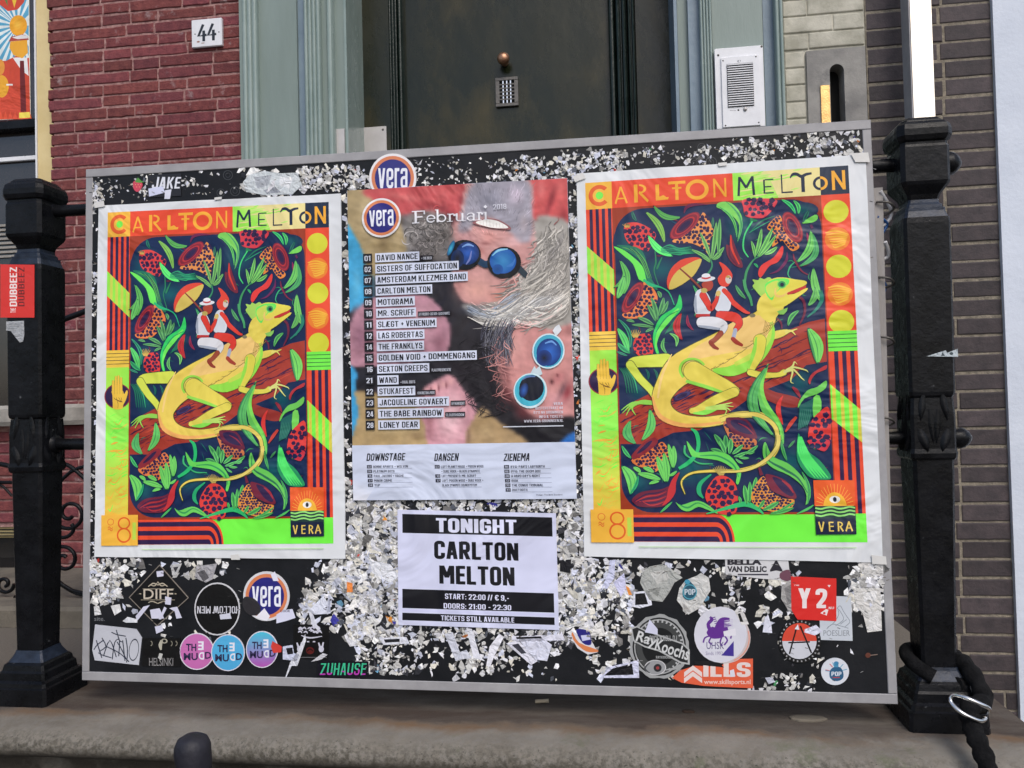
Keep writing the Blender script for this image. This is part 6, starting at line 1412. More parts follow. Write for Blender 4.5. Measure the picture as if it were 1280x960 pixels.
# bald pink head at the left
lay_in([(40, 900), (120, 780), (300, 738), (440, 755), (530, 850), (555, 960), (520, 1060), (300, 1110), (150, 1120), (38, 1100)], (184, 134, 148), 1); glow(330, 880, 150, 90, (222, 174, 182), .8); glow(90, 960, 60, 120, (140, 98, 116), .8); glow(500, 1000, 40, 90, (140, 92, 106), .7)
# the second face, turned to the right
lay_in([(800, 1000), (850, 900), (960, 880), (1080, 930), (1210, 930), (1210, 1400), (1120, 1420), (1000, 1380), (890, 1290), (830, 1180), (796, 1090)], (204, 142, 138), 1)
glow(890, 1010, 60, 90, (226, 168, 160), .8); glow(1100, 1300, 70, 70, (222, 160, 164), .8); glow(840, 1160, 30, 90, (150, 96, 96), .8, -.3); glow(1170, 930, 50, 30, (150, 96, 92), .8); glow(1120, 1180, 50, 30, (196, 120, 122), .8, -.6); glow(1085, 1200, 13, 15, (70, 26, 34), .95); glow(1115, 1165, 10, 10, (96, 44, 50), .9); glow(1165, 1255, 26, 60, (150, 60, 70), .9, .3); glow(1140, 1240, 18, 60, (96, 66, 76), .7, .4); glow(1060, 1390, 90, 24, (120, 70, 76), .7)
lay_in([(1000, 1420), (1200, 1380), (1210, 1500), (1120, 1530), (900, 1530), (860, 1440)], (28, 26, 32), 2)
# fist, wrist and the yellow cloth below
lay_in([(10, 1270), (180, 1260), (380, 1330), (450, 1450), (455, 1540), (10, 1540)], (178, 152, 108), 2); glow(250, 1440, 150, 40, (206, 182, 138), .7, .2); glow(380, 1480, 50, 30, (130, 104, 72), .6)
lay_in([(640, 1540), (650, 1440), (720, 1330), (800, 1400), (980, 1540)], (172, 144, 104), 2); glow(740, 1450, 40, 40, (196, 168, 124), .7); glow(650, 1480, 16, 60, (110, 80, 60), .7)
lay_in([(410, 1290), (430, 1230), (500, 1180), (570, 1170), (640, 1260), (690, 1310), (680, 1390), (640, 1450), (625, 1540), (455, 1540), (430, 1440), (400, 1370)], (204, 146, 156), 1); glow(560, 1380, 90, 150, (240, 196, 202), .95); glow(450, 1420, 26, 90, (160, 104, 112), .7)
for k in range(4): glow(438 + k * 40, 1246 - k * 17, 22, 26, (226, 168, 168), .9); glow(418 + k * 40, 1262 - k * 15, 7, 22, (110, 58, 66), .9)
lay_in([(10, 1140), (70, 1150), (60, 1260), (78, 1360), (40, 1500), (10, 1500)], (60, 156, 208), 1); lay_in([(1120, 1540), (1150, 1490), (1220, 1460), (1220, 1540)], (40, 108, 186), 1)
for j in range(GNY):
    for i in range(GNX):
        p = Vector((GX[j, i] * .018, GY[j, i] * .018, 3.1)); img[j, i] *= 1 + .10 * mnoise.noise(p) + .06 * mnoise.noise(p * 3.1)
img = np.clip(img, 0, 255)
def add_grid():
    pr.k += 1; b = len(pr.v); o_ = pr.off + pr.k * pr.STEP
    for j in range(GNY):
        for i in range(GNX):
            q = ident_h((i / (GNX - 1), SP * j / (GNY - 1))); pr.v.append(tuple(atB(q[0], q[1], o_)))
    L_ = [[lin(img[j, i]) for i in range(GNX)] for j in range(GNY)]
    for j in range(GNY - 1):
        for i in range(GNX - 1):
            pr.f.append([b + j * GNX + i, b + j * GNX + i + 1, b + (j + 1) * GNX + i + 1, b + (j + 1) * GNX + i]); pr.c.append([L_[j][i], L_[j][i + 1], L_[j + 1][i + 1], L_[j + 1][i]])
add_grid()
def under(x, y, k=1.0, d=0):
    i = int(np.argmin((GX[0] - x) ** 2)); j = int(np.argmin((GY[:, i] - y) ** 2)); return tuple(min(255, max(0, c * k + d)) for c in img[j, i])
# fine strands over it
for _ in range(260):
    x = rn.uniform(620, 985); y = rn.uniform(165, 440); l = rn.uniform(10, 34); a = math.atan2(y - 560, x - 790) + rn.uniform(-.3, .3)
    if math.hypot((x - 780) / 110, (y - 385) / 34) < 1: continue
    vs([(x, y, .6), (x + l * .5 * math.cos(a), y + l * .5 * math.sin(a), 1.5), (x + l * math.cos(a), y + l * math.sin(a), .5)], under(x, y, rn.uniform(.78, 1.22)), 2)
for _ in range(150):
    x0 = rn.gauss(450, 50); y0 = rn.gauss(440, 60); a = rn.uniform(0, math.tau); q = rn.uniform(16, 34); sg = rn.choice((-1, 1))
    vs([(x0 + q * math.cos(a + sg * k * .6), y0 + q * math.sin(a + sg * k * .6), .8 + 1.4 * math.sin(k / 4 * math.pi)) for k in range(5)], under(x0, y0, rn.uniform(.6, 1.4)), 2)
for _ in range(520):
    t = rn.random(); x0 = 985 + rn.uniform(-60, 200); y0 = 380 + 440 * t + rn.uniform(-40, 60)
    if x0 < 1020 and y0 < 570: continue
    dx = -rn.uniform(60, 240) * (t + .1); dy = rn.uniform(40, 140); b = rn.uniform(-30, 30); c_ = under(x0, y0, rn.uniform(.72, 1.3))
    vs([(x0, y0, .8), (x0 + dx * .4 + b, y0 + dy * .4, rn.uniform(1.2, 3.2)), (x0 + dx * .8 - b * .4, y0 + dy * .9, rn.uniform(1.2, 3)), (x0 + dx * 1.1, y0 + dy, .6)], c_, 3)
for _ in range(240):
    x0 = rn.uniform(640, 960); y0 = 800 + (960 - x0) * -.02 + rn.uniform(-10, 80)
    vs([(x0, y0, .8), (x0 + 90, y0 + rn.uniform(10, 50), rn.uniform(1.2, 3)), (x0 + 200, y0 + rn.uniform(-50, 10), 1.6), (x0 + 260, y0 - 70, .6)], under(x0 + 60, y0 + 10, rn.uniform(.8, 1.5)), 3)
for _ in range(110):
    x0 = rn.uniform(740, 900); y0 = 910 + rn.uniform(-50, 70); vs([(x0, y0, .6), (x0 - 26, y0 + 60, 1.8), (x0 - 14 + rn.uniform(-30, 20), y0 + 150, .6)], rn.choice([(90, 90, 106), (60, 58, 70), (120, 120, 130), (40, 40, 52)]), 3)
for _ in range(120):
    x0 = rn.uniform(640, 850); y0 = rn.uniform(950, 1330); vs([(x0, y0, .8), (x0 + rn.uniform(-50, 50), y0 + 30, 1.8), (x0 + rn.uniform(-80, 80), y0 + 56, .6)], under(x0, y0, 1, rn.uniform(-14, 10)), 3)
# mouth and teeth, upside down
vp([(672, 374), (740, 352), (805, 358), (858, 386), (872, 408), (815, 406), (748, 396)], (150, 96, 98)); vp([(690, 372), (745, 357), (800, 363), (850, 389), (856, 401), (800, 402), (745, 393)], (238, 236, 230))
for k in range(8): x = 712 + k * 17; vs([(x, 360 + k * 3.0 * (k > 3), .8), (x + 2, 392 + k * 1.2, .6)], (190, 172, 166), 1)
# goggles of the bearded man
vs([(905, 600, 14), (955, 650, 12)], (44, 56, 66), 2); vs([(700, 566, 14), (742, 590, 13), (780, 572, 14)], (30, 60, 90))
vg(632, 540, 86, 78, (18, 22, 34), (14, 15, 20)); vg(648, 532, 60, 60, (50, 96, 186), (18, 44, 100)); vg(596, 560, 34, 46, (12, 14, 20), (20, 44, 92)); vg(562, 505, 13, 42, (70, 180, 214), (24, 80, 130), .4); vs([(640, 590, 2), (660, 560, 5), (668, 520, 2)], (120, 130, 190)); vs([(620, 500, 2), (650, 486, 4), (680, 496, 2)], (120, 160, 220))
vg(838, 580, 88, 82, (18, 20, 28), (14, 14, 18)); vg(832, 572, 69, 66, (60, 140, 196), (24, 84, 166)); vg(805, 615, 28, 26, (24, 70, 130), (24, 84, 160)); vs([(776, 545, 2), (808, 518, 4), (856, 510, 2)], (130, 196, 224)); vs([(850, 600, 2), (880, 590, 6), (895, 560, 2)], (60, 120, 190))
# white rimmed goggles of the second face
vs([(985, 1136, 17), (1004, 1152, 14), (1030, 1138, 17)], (196, 214, 220)); vs([(1098, 948, 13), (1114, 930, 15), (1130, 915, 12)], (224, 228, 234))
vg(1068, 1040, 84, 92, (226, 236, 240), (206, 230, 236), .2); vg(1068, 1040, 77, 85, (80, 180, 206), (70, 170, 198), .2); vg(1070, 1046, 64, 72, (44, 104, 196), (24, 54, 120), .2); vg(1046, 1076, 40, 42, (14, 16, 26), (28, 60, 132), .2); vs([(1050, 1000, 2), (1085, 990, 4), (1110, 1010, 2)], (110, 160, 224))
vg(974, 1246, 87, 92, (230, 238, 242), (206, 230, 236), .3); vg(972, 1244, 79, 83, (80, 190, 212), (70, 180, 204), .3); vg(980, 1232, 64, 68, (26, 28, 38), (18, 20, 40), .3); vg(940, 1244, 22, 40, (44, 92, 176), (24, 36, 74), .3); vs([(930, 1190, 2), (960, 1172, 4), (1000, 1172, 2)], (90, 120, 170))
# white foot of the sheet
pr.poly([(0, SP), (1, SP), (1, 1), (0, 1)], (206, 214, 234)); pr.grad([(0, .93), (.10, .96), (.06, 1), (0, 1)], [(206, 214, 234), (206, 214, 234), (228, 230, 240), (228, 230, 240)])
# VERA roundel, title
def roundel(pr, cx_, cy_, rx, ry, m=None, txt=True, out=(232, 230, 232)):
    pr.ell(cx_, cy_, rx, ry, out, m=m, n=40); pr.ell(cx_, cy_, rx * .90, ry * .90, (214, 128, 84), m=m, n=40); pr.ell(cx_, cy_, rx * .76, ry * .76, (38, 36, 120), m=m, n=40)
    if txt: pr.text('vera', cx_ - rx * .62, cy_ - ry * .40, cx_ + rx * .62, cy_ + ry * .42, (232, 234, 244), m=m, bold=.035)
c = VV((200, 348)); ex_ = VV((302, 348))[0] - c[0]; ey_ = VV((200, 450))[1] - c[1]
roundel(pr, c[0], c[1], ex_, ey_)
def serif_title():
    # "Februari" in a bookish face: letters of the text face with slab feet added
    a = VV((358, 305)); b = VV((758, 372)); W_ = b[0] - a[0]; y1 = VV((520, 370))[1]; y0 = y1 - .040; xh = y1 - .0255
    T = (226, 226, 232); x = a[0]; u = W_ / 400
    st_ = lambda x0, x1_, ya, yb: pr.rect(x0, ya, x1_, yb, T)
    st_(x + 14 * u, x + 26 * u, y0, y1); st_(x, x + 38 * u, y1 - .003, y1); st_(x, x + 70 * u, y0, y0 + .003); st_(x + 62 * u, x + 70 * u, y0, y0 + .012); st_(x + 20 * u, x + 56 * u, y0 + .018, y0 + .0215)
    def bowl(cx_, rx, ya, yb, a0=0, a1=math.tau, w_=.30): pr.ring(cx_, (ya + yb) / 2, rx, (yb - ya) / 2, w_, T, a0=a0, a1=a1, n=20)
    e = x + 100 * u; bowl(e, 24 * u, xh, y1, .5, math.tau - .05); st_(e - 20 * u, e + 22 * u, (xh + y1) / 2 - .0012, (xh + y1) / 2 + .0012)
    b_ = x + 146 * u; st_(b_ - 16 * u, b_ - 6 * u, y0 - .001, y1); st_(b_ - 24 * u, b_ - 6 * u, y0 - .001, y0 + .001); bowl(b_ + 10 * u, 24 * u, xh, y1)
    r = x + 198 * u; st_(r - 4 * u, r + 6 * u, xh, y1); st_(r - 14 * u, r + 16 * u, y1 - .002, y1); st_(r - 12 * u, r + 4 * u, xh, xh + .002); pr.ring(r + 14 * u, xh + .0075, 15 * u, .008, .45, T, a0=-2.6, a1=-.1, n=10); pr.ell(r + 25 * u, xh + .005, 7 * u, .0036, T)
    q = x + 250 * u; st_(q - 20 * u, q - 10 * u, xh, y1 - .006); bowl(q, 20 * u, xh + .008, y1, 0, math.pi); st_(q + 10 * u, q + 20 * u, xh, y1); st_(q + 16 * u, q + 30 * u, y1 - .002, y1)
    q = x + 308 * u; bowl(q, 20 * u, y1 - .016, y1); st_(q + 10 * u, q + 20 * u, xh + .004, y1); bowl(q, 20 * u, xh, xh + .016, math.pi, math.tau); st_(q + 16 * u, q + 28 * u, y1 - .002, y1)
    q = x + 350 * u; st_(q - 4 * u, q + 6 * u, xh, y1); st_(q - 12 * u, q + 14 * u, y1 - .002, y1); st_(q - 12 * u, q + 4 * u, xh, xh + .002); pr.ring(q + 9 * u, xh + .0075, 11 * u, .008, .45, T, a0=-2.6, a1=-.1, n=10); pr.ell(q + 17 * u, xh + .005, 6 * u, .0036, T)
    q = x + 385 * u; st_(q - 5 * u, q + 5 * u, xh, y1); st_(q - 12 * u, q + 14 * u, y1 - .002, y1); st_(q - 12 * u, q + 4 * u, xh, xh + .002); pr.poly([(q, y0 - .008), (q + 10 * u, y0 - .002), (q, y0 + .004), (q - 10 * u, y0 - .002)], T)
serif_title()
a = VV((780, 278)); b = VV((850, 302)); pr.text('2018', a[0], a[1], b[0], b[1], (216, 216, 226), bold=0)
ROWS = [('01', 'DAVID NANCE', 398), ('02', 'SISTERS OF SUFFOCATION', 603), ('07', 'AMSTERDAM KLEZMER BAND', 650), ('08', 'CARLTON MELTON', 465), ('09', 'MOTORAMA', 375), ('10', 'MR. SCRUFF', 381), ('11', 'SLÆGT + VENENUM', 488), ('12', 'LAS ROBERTAS', 425), ('14', 'THE FRANKLYS', 423), ('15', 'GOLDEN VOID + DOMMENGANG', 697), ('16', 'SEXTON CREEPS', 450), ('21', 'WAND', 290), ('22', 'STUKAFEST', 377), ('23', 'JACQUELINE GOVAERT', 553), ('24', 'THE BABE RAINBOW', 525), ('28', 'LONEY DEAR', 400)]
SUBS = {0: ('+ THE BECK', 404, 468), 5: ('LEFT PRESENTS + QUIZ ROCK + BLACK DYNAMITE', 390, 560), 10: ('PLAATPRESENTATIE', 458, 566), 11: ('+ EQUAL IDIOTS', 296, 380), 12: ('KENSINGTON & MORE', 384, 482), 13: ('UITVERKOCHT', 560, 638), 14: ('CLOUDSHADOW', 532, 636)}
nx0 = VV((130, 900))[0]; 
for i, (n_, t, xr_) in enumerate(ROWS):
    yc = VV((150 + 20 * i / 15, 562))[1] if False else None
    t0 = VV((175, 556))[1]; t1 = VV((190, 1424))[1]; yc = t0 + (t1 - t0) * i / 15; hh = (t1 - t0) / 15 * .41
    xa = VV((106 + i * .9, 560 + i * 58))[0]; xb = VV((152 + i * .95, 560 + i * 58))[0]; xc = VV((168 + i * 1.1, 560 + i * 58))[0]; xd = VV((xr_, 560 + i * 58))[0]
    pr.rect(xa, yc - hh, xb, yc + hh, (28, 26, 32)); pr.text(n_, xa + .006, yc - hh * .55, xb - .006, yc + hh * .6, (206, 210, 222), bold=.03)
    pr.rect(xc, yc - hh, xd, yc + hh, (210, 216, 234)); pr.text(t, xc + .008, yc - hh * .62, xd - .008, yc + hh * .66, (26, 26, 34), bold=.035)
    if i in SUBS:
        s_, a_, b_ = SUBS[i]; xa2 = VV((a_, 560 + i * 58))[0]; xb2 = VV((b_, 560 + i * 58))[0]; pr.rect(xa2, yc - .001, xb2, yc + hh, (36, 32, 40)); pr.text(s_, xa2 + .004, yc + hh * .25, xb2 - .004, yc + hh * .85, (200, 204, 216), bold=.02)
y = VV((1000, 1320))[1]; xr2 = VV((1145, 1400))[0]
for k, (t, l) in enumerate((('VERA', 46), ('OOSTERSTRAAT 44', 140), ('9711 NV GRONINGEN', 150), ('INFO & TICKETS:', 122), ('WWW.VERA-GRONINGEN.NL', 200))):
    y = VV((1000, 1308 + k * 22))[1]; pr.text(t, xr2 - l / 1165, y, xr2, y + .0085, (206, 206, 218), bold=.015)
y = VV((1000, 1428))[1]; pr.rect(VV((832, 1430))[0], y, xr2, y + .003, (214, 218, 230))
for t, x0, x1, items, nb_ in (('DOWNSTAGE', 122, 330, (('02', 'BONNE APARTE + WOLVON', 185), ('08', 'PLATINUM BOYS', 112), ('15', 'PAUL JACOBS + HACHE', 160), ('17', 'MINOR CRIME', 96), ('24', 'YUP', 30)), 5), ('DANSEN', 474, 608, (('03', 'LOFT: PLANET HOUSE + POISON WOOD', 220), ('', '+ DUBZ ROCK + BLACK DYNAMITE', 200), ('10', 'LIFT PRESENTS: MR. SCRUFF', 180), ('17', 'LOFT: POISON WOOD + DUBZ ROCK +', 215), ('', 'BLACK DYNAMITE SOUNDSYSTEM', 180)), 5), ('ZIENEMA', 834, 978, (('05', "IFFG: PAN'S LABYRINTH", 174), ('06', 'IFFG: THE DOOM DOC', 152), ('08', "A HARD DAY'S NIGHT", 148), ('12', 'RISK', 34), ('20', 'THE CONGO TRIBUNAL', 160), ('27', 'DOCTOOTH', 78)), 6)):
    a = VV((x0, 1572)); b = VV((x1, 1606)); pr.text(t, a[0], a[1], b[0] - .008, a[1] + .0235, (26, 28, 40), bold=.04, shear=.22)
    for k, (n_, s_, l) in enumerate(items):
        y = VV((x0, 1634 + k * 24))[1]; xx = VV((x0 + 4 + k, 1640))[0]
        if n_: pr.rect(xx, y - .0012, xx + .022, y + .0095, (34, 34, 50)); pr.text(n_, xx + .004, y + .001, xx + .018, y + .0078, (196, 202, 220), bold=.02)
        pr.text(s_, xx + .029, y + .0005, xx + .029 + l / 1165, y + .0082, (50, 54, 74), bold=.02); pr.rect(xx + .029, y + .0105, xx + .205, y + .0112, (120, 126, 146))
y = VV((1000, 1782))[1]; pr.text('Design: The Bold Standard', VV((1005, 1785))[0], y, VV((1140, 1785))[0], y + .006, (90, 94, 110), bold=0)
o = pr.build('poster', M_print); tag(o, 'Februari 2018 concert programme poster with two goggled faces, in the middle of the board', 'poster')

# ------------------------------------------------------------------ the TONIGHT bill
TQ = [(497.5, 637), (695, 641.5), (698.8, 787), (498.7, 780.5)]
pr = Print(off=.0036); pr.sheet(TQ, (212, 215, 240), thick=.0033)
hT = hom(TQ); pr.m = hmap(hT); iT = hmap(np.linalg.inv(hT)); TT = lambda x, y: iT((440 + x / 4.173, 610 + y / 4.173))
BK = (22, 22, 28); WT = (222, 224, 246)
def bar(xa, ya, xb, yb): p = TT(xa, ya); q = TT(xb, yb); pr.rect(p[0], p[1], q[0], q[1], BK)
def tx(s_, xa, ya, xb, yb, c_, bold): p = TT(xa, ya); q = TT(xb, yb); pr.text(s_, p[0], p[1], q[0], q[1], c_, bold=bold)
bar(265, 134, 1047, 252); tx('TONIGHT', 440, 156, 860, 238, WT, .055)
tx('CARLTON', 430, 275, 870, 378, BK, .05); tx('MELTON', 457, 402, 850, 508, BK, .05)
bar(265, 524, 1056, 648); tx('START: 22:00 // € 9,-', 487, 548, 820, 586, WT, .035); tx('DOORS: 21:00 - 22:30', 480, 598, 832, 636, WT, .035)
bar(265, 648, 1058, 712); tx('TICKETS STILL AVAILABLE', 466, 662, 848, 700, WT, .03)
p = TT(265, 642); q = TT(1056, 653); pr.rect(p[0], p[1], q[0], q[1], (206, 208, 238))
o = pr.build('poster', M_print); tag(o, 'white bill with black bars reading TONIGHT CARLTON MELTON, below the Februari programme', 'poster')

# ------------------------------------------------------------------ stickers
def sticker(name_label, fn, off=.0017, mt=None, nm='sticker'):
    pr = Print(off=off); fn(pr); o = pr.build(nm, mt or M_stick); tag(o, name_label, 'sticker', 'stickers on the notice board'); return o
def disc(pr, cx_, cy_, rx, ry, c_, n=36, ang=0):
    pr.sheet([(cx_ + rx * math.cos(i * math.tau / n), cy_ + ry * math.sin(i * math.tau / n)) for i in range(n)], c_, thick=pr.off - .0005)
def f(pr): disc(pr, 491.5, 223, 29.5, 30.5, (226, 222, 224)); roundel(pr, 491.5, 223, 29.5, 30.5)
sticker('round blue and orange vera sticker straddling the top frame above the Februari poster', f, off=.0031)
def f(pr):
    disc(pr, 333.5, 745, 29, 31, (212, 212, 216)); roundel(pr, 333.5, 745, 29, 31, out=(212, 212, 216))
    pr.poly(smooth([(306, 746), (318, 748), (326, 758), (324, 768), (312, 768), (304, 758)], 3, True), (44, 42, 46)); pr.poly([(320, 771), (331, 760), (338, 770), (334, 776)], (232, 230, 238)); pr.poly([(346, 768), (356, 762), (366, 761), (370, 772), (358, 776), (346, 779)], (214, 216, 236)); pr.poly([(339, 718), (344, 714), (349, 726), (342, 726)], (226, 226, 240)); pr.text('COOK', 351, 762, 363, 765, (60, 60, 90), bold=.02)
sticker('round blue and orange vera sticker torn at its edges, below the left CARLTON MELTON poster', f)
def f(pr):
    pr.sheet([(717, 788), (724, 787), (737, 791), (739, 800), (747, 815), (735, 818), (722, 810), (715, 798)], (214, 214, 218), thick=pr.off - .0005)
    pr.poly(smooth([(716, 790), (724, 803), (747, 812), (744, 815), (733, 814), (722, 806), (715, 796)], 3, True), (216, 130, 80)); pr.poly(smooth([(720, 787), (735, 788), (739, 798), (738, 806), (728, 803)], 3, True), (38, 36, 120)); pr.poly([(726, 794), (737, 793), (738, 799), (728, 801)], (200, 204, 232))
sticker('half torn blue and orange round sticker right of the TONIGHT bill', f)
def f(pr):
    pr.sheet([(185, 219), (227, 217), (227, 245), (186, 247)], (18, 12, 16), thick=pr.off - .0005); pr.text('JAKE', 190, 221.5, 225, 236, (222, 224, 232), bold=.03, shear=.15); pr.poly([(186, 236), (204, 233), (207, 241), (187, 246)], (206, 210, 234)); pr.poly([(207, 238), (215, 237), (213, 249), (206, 249)], (214, 216, 230))
sticker('black sticker with slanted white letters JAKE at the top left of the board', f)
def f(pr):
    pr.sheet(smooth([(167, 228), (172, 226), (178, 229), (178, 234), (173, 240), (168, 237)], 3, True), (206, 66, 88), thick=pr.off - .0005); pr.poly([(169, 228), (173, 222), (177, 226), (181, 228), (175, 229)], (84, 150, 60))
    for k in range(5): pr.ell(170 + k * 1.6, 231 + (k % 2) * 3, .4, .6, (240, 190, 120))
sticker('small pink strawberry sticker beside the JAKE sticker', f)
def f(pr):
    q = [(200, 705.5), (236.5, 747), (197, 782.5), (161.5, 746.5)]
    pr.sheet(q, (134, 126, 116), thick=pr.off - .0005); c_ = (198.8, 745.5); pr.poly([(c_[0] + (x - c_[0]) * .965, c_[1] + (y - c_[1]) * .965) for x, y in q], (10, 10, 12))
    pr.text('DIFF', 180, 736, 217, 748.5, (196, 186, 170), bold=.005); pr.rect(179, 735.6, 218, 736.2, (180, 170, 150)); pr.rect(177, 749.3, 219, 749.9, (170, 160, 140))
    for s_ in (-1, 1):
        pr.stroke([(198, 731, .5), (198 + s_ * 6, 729, .8), (198 + s_ * 12, 733, .5)], (180, 170, 150)); pr.stroke([(198, 727, .4), (198 + s_ * 4, 732, .6), (198 + s_ * 9, 731, .4)], (180, 170, 150)); pr.stroke([(198, 754, .5), (198 + s_ * 7, 751.5, .6), (198 + s_ * 12, 753, .4)], (180, 170, 150)); pr.ell(198 + s_ * 22, 742, 1.4, .6, (180, 170, 150))
    for P in ([(196, 714), (205, 713), (205, 720), (197, 721)], [(180, 758), (188, 756), (172, 776), (170, 770)], [(188, 762), (200, 760), (206, 773), (190, 773)], [(206, 758), (209, 760), (202, 774), (199, 774)], [(212, 760), (222, 758), (228, 772), (221, 773), (219, 764)], [(194, 783), (203, 781), (205, 788), (196, 792)], [(207, 745), (215, 747), (214, 756), (207, 755)]): pr.poly(P, (206, 206, 224))
sticker('black diamond shaped sticker with thin pale outline reading DIFF', f)
def f(pr):
    disc(pr, 272, 761, 28.5, 33, (206, 206, 210)); pr.ell(272, 761, 27, 31.4, (9, 8, 9)); pr.text('HOLLOW MEN', 247, 757.5, 300, 766.5, (206, 206, 214), bold=.02, rot=180)
    for k in range(7): pr.ell(253 + k * 7, 765.5, .9, .7, (200, 200, 210))
    pr.poly([(275, 768), (288, 766), (290, 773), (276, 774)], (206, 208, 222))
sticker('large round black sticker with upside down white writing, left of the torn vera sticker', f)
def f(pr):
    pr.sheet([(119.5, 780.5), (171, 786), (178, 797), (174, 831), (119, 825), (116, 812)], (190, 192, 200), thick=pr.off - .0005); k = (46, 52, 66)
    for P in ([(118, 812), (122, 806), (130, 800)], [(121, 800), (128, 822)], [(128, 797), (133, 808), (124, 816), (140, 822)], [(130, 820), (138, 800), (146, 821)], [(141, 824), (144, 803), (150, 800), (149, 820)], [(140, 790), (147, 793), (158, 795)], [(146, 787), (150, 800), (154, 802)], [(147, 802), (153, 812), (158, 823)], [(154, 800), (157, 826)], [(158, 797), (160, 812), (159, 828)], [(134, 808), (150, 816), (162, 827)]): pr.stroke([(*p, .65) for p in P], k, n=3)
    pr.ring(168, 812, 6.2, 14, .12, k, .12)
sticker('crumpled white sticker with a black marker tag, at the board\'s bottom left corner', f)
def f(pr):
    pr.sheet([(179, 797), (226, 797), (226, 833), (178, 832)], (10, 9, 10), thick=pr.off - .0005); pr.text('HELSINKI', 187, 822, 217, 832, (140, 138, 138), bold=0)
    pr.stroke([(203, 800, 1.5), (201, 806, 2.2), (202, 812, 1)], (180, 176, 160)); pr.ring(206, 801, 4, 3, .4, (170, 166, 150)); pr.poly([(200, 816), (204, 817), (202, 825), (198, 822)], (190, 190, 186))
    for x in (189, 214, 220): pr.ring(x, 804, 2.4, 3.4, .4, (130, 126, 112), a0=-1.5, a1=1.5)
sticker('black rectangular sticker reading HELSINKI in thin grey letters', f)
def mudd(cx_, cy_, rx, ry, c0, c1):
    def f(pr):
        disc(pr, cx_, cy_, rx, ry, (216, 212, 222)); n = 30
        P = [(cx_ + rx * .95 * math.cos(i * math.tau / n), cy_ + ry * .95 * math.sin(i * math.tau / n)) for i in range(n)]
        pr.grad(P, [tuple(a + (b - a) * (.5 + .5 * math.sin(i * math.tau / n)) for a, b in zip(c0, c1)) for i in range(n)])
        K_ = (44, 40, 74); W_ = (226, 226, 236); x, y = cx_, cy_
        pr.text('TH', x - rx * .62, y - ry * .42, x - rx * .02, y - ry * .02, K_, bold=.03, shear=0); pr.text('E', x + rx * .08, y - ry * .55, x + rx * .4, y - ry * .08, W_, bold=.03, flip=True)
        pr.text('MU', x - rx * .76, y + ry * .08, x + rx * .06, y + ry * .48, K_, bold=.03); pr.text('D', x + rx * .12, y + ry * .04, x + rx * .42, y + ry * .44, W_, bold=.03, flip=True); pr.text('D', x + rx * .48, y + ry * .02, x + rx * .84, y + ry * .40, K_, bold=.03)
    return f
sticker('pink round THE MUDD sticker, leftmost of three in a row', mudd(246.5, 814, 21.5, 23, (198, 112, 176), (190, 104, 168)))
sticker('plain blue round THE MUDD sticker, middle one of three in a row', mudd(285.5, 815.5, 21, 23, (84, 176, 222), (76, 166, 214)), off=.0019)
def f(pr):
    mudd(328, 811.5, 20, 23, (72, 190, 214), (176, 84, 172))(pr); pr.poly([(341, 801), (353, 808), (352, 815), (342, 816), (339, 808)], (204, 62, 54))
sticker('blue and purple THE MUDD sticker with a red scrap, rightmost of three', f)
def f(pr):
    pr.sheet([(367, 780), (412, 781), (410, 824), (368, 822)], (8, 8, 9), thick=pr.off - .0005); W_ = (200, 200, 214)
    rn = random.Random(5)
    for k in range(16): x = rn.uniform(373, 398); y = rn.uniform(784, 791); pr.stroke([(x, y, .6), (x + 3, y - 1.5, 1), (x + 5, y + 1, .5)], W_, n=2)
    pr.stroke([(377, 794, .5), (388, 797, .9), (403, 795, .5)], W_); pr.rect(384, 801, 387, 802.5, W_); pr.rect(391.5, 801, 394.5, 802.5, W_); pr.ell(388, 813, 5, 4.5, (90, 26, 24)); pr.stroke([(384, 814, .5), (388, 811, .8), (392, 814, .5)], (20, 10, 10))
    for x in (375, 402):
        pr.ell(x, 811, 3.2, 4, W_); pr.stroke([(x - 1, 810, 1.2), (x - 3.4, 803, .9)], W_, n=1); pr.stroke([(x + 1, 810, 1.2), (x + 2.6, 802.5, .9)], W_, n=1)
    pr.rect(372, 821, 409, 821.6, (120, 120, 124))
sticker('black square sticker with a white scribbled face and two raised white hands', f)
def f(pr):
    pr.sheet([(398, 826), (461, 826.5), (461.5, 847.5), (396, 845)], (14, 12, 24), thick=pr.off - .0005)
    pr.text('ZUHAUSE', 400, 828.5, 457, 843.5, (60, 186, 140), bold=.02, shear=.12)
    V_, F_, _L = cond('ZUHAUSE', .125)
    P = [(400 + u * 57 + .12 * (1 - v) * 15, 828.5 + v * 15) for u, v in V_]; pr.k += 2
    half = [f_ for f_ in F_ if sum(V_[i][1] for i in f_) / len(f_) > .52]
    pr._add(P, half, lin((178, 60, 170)))
sticker('dark sticker with slanted green and purple letters ZUHAUSE, right of the white hands', f)
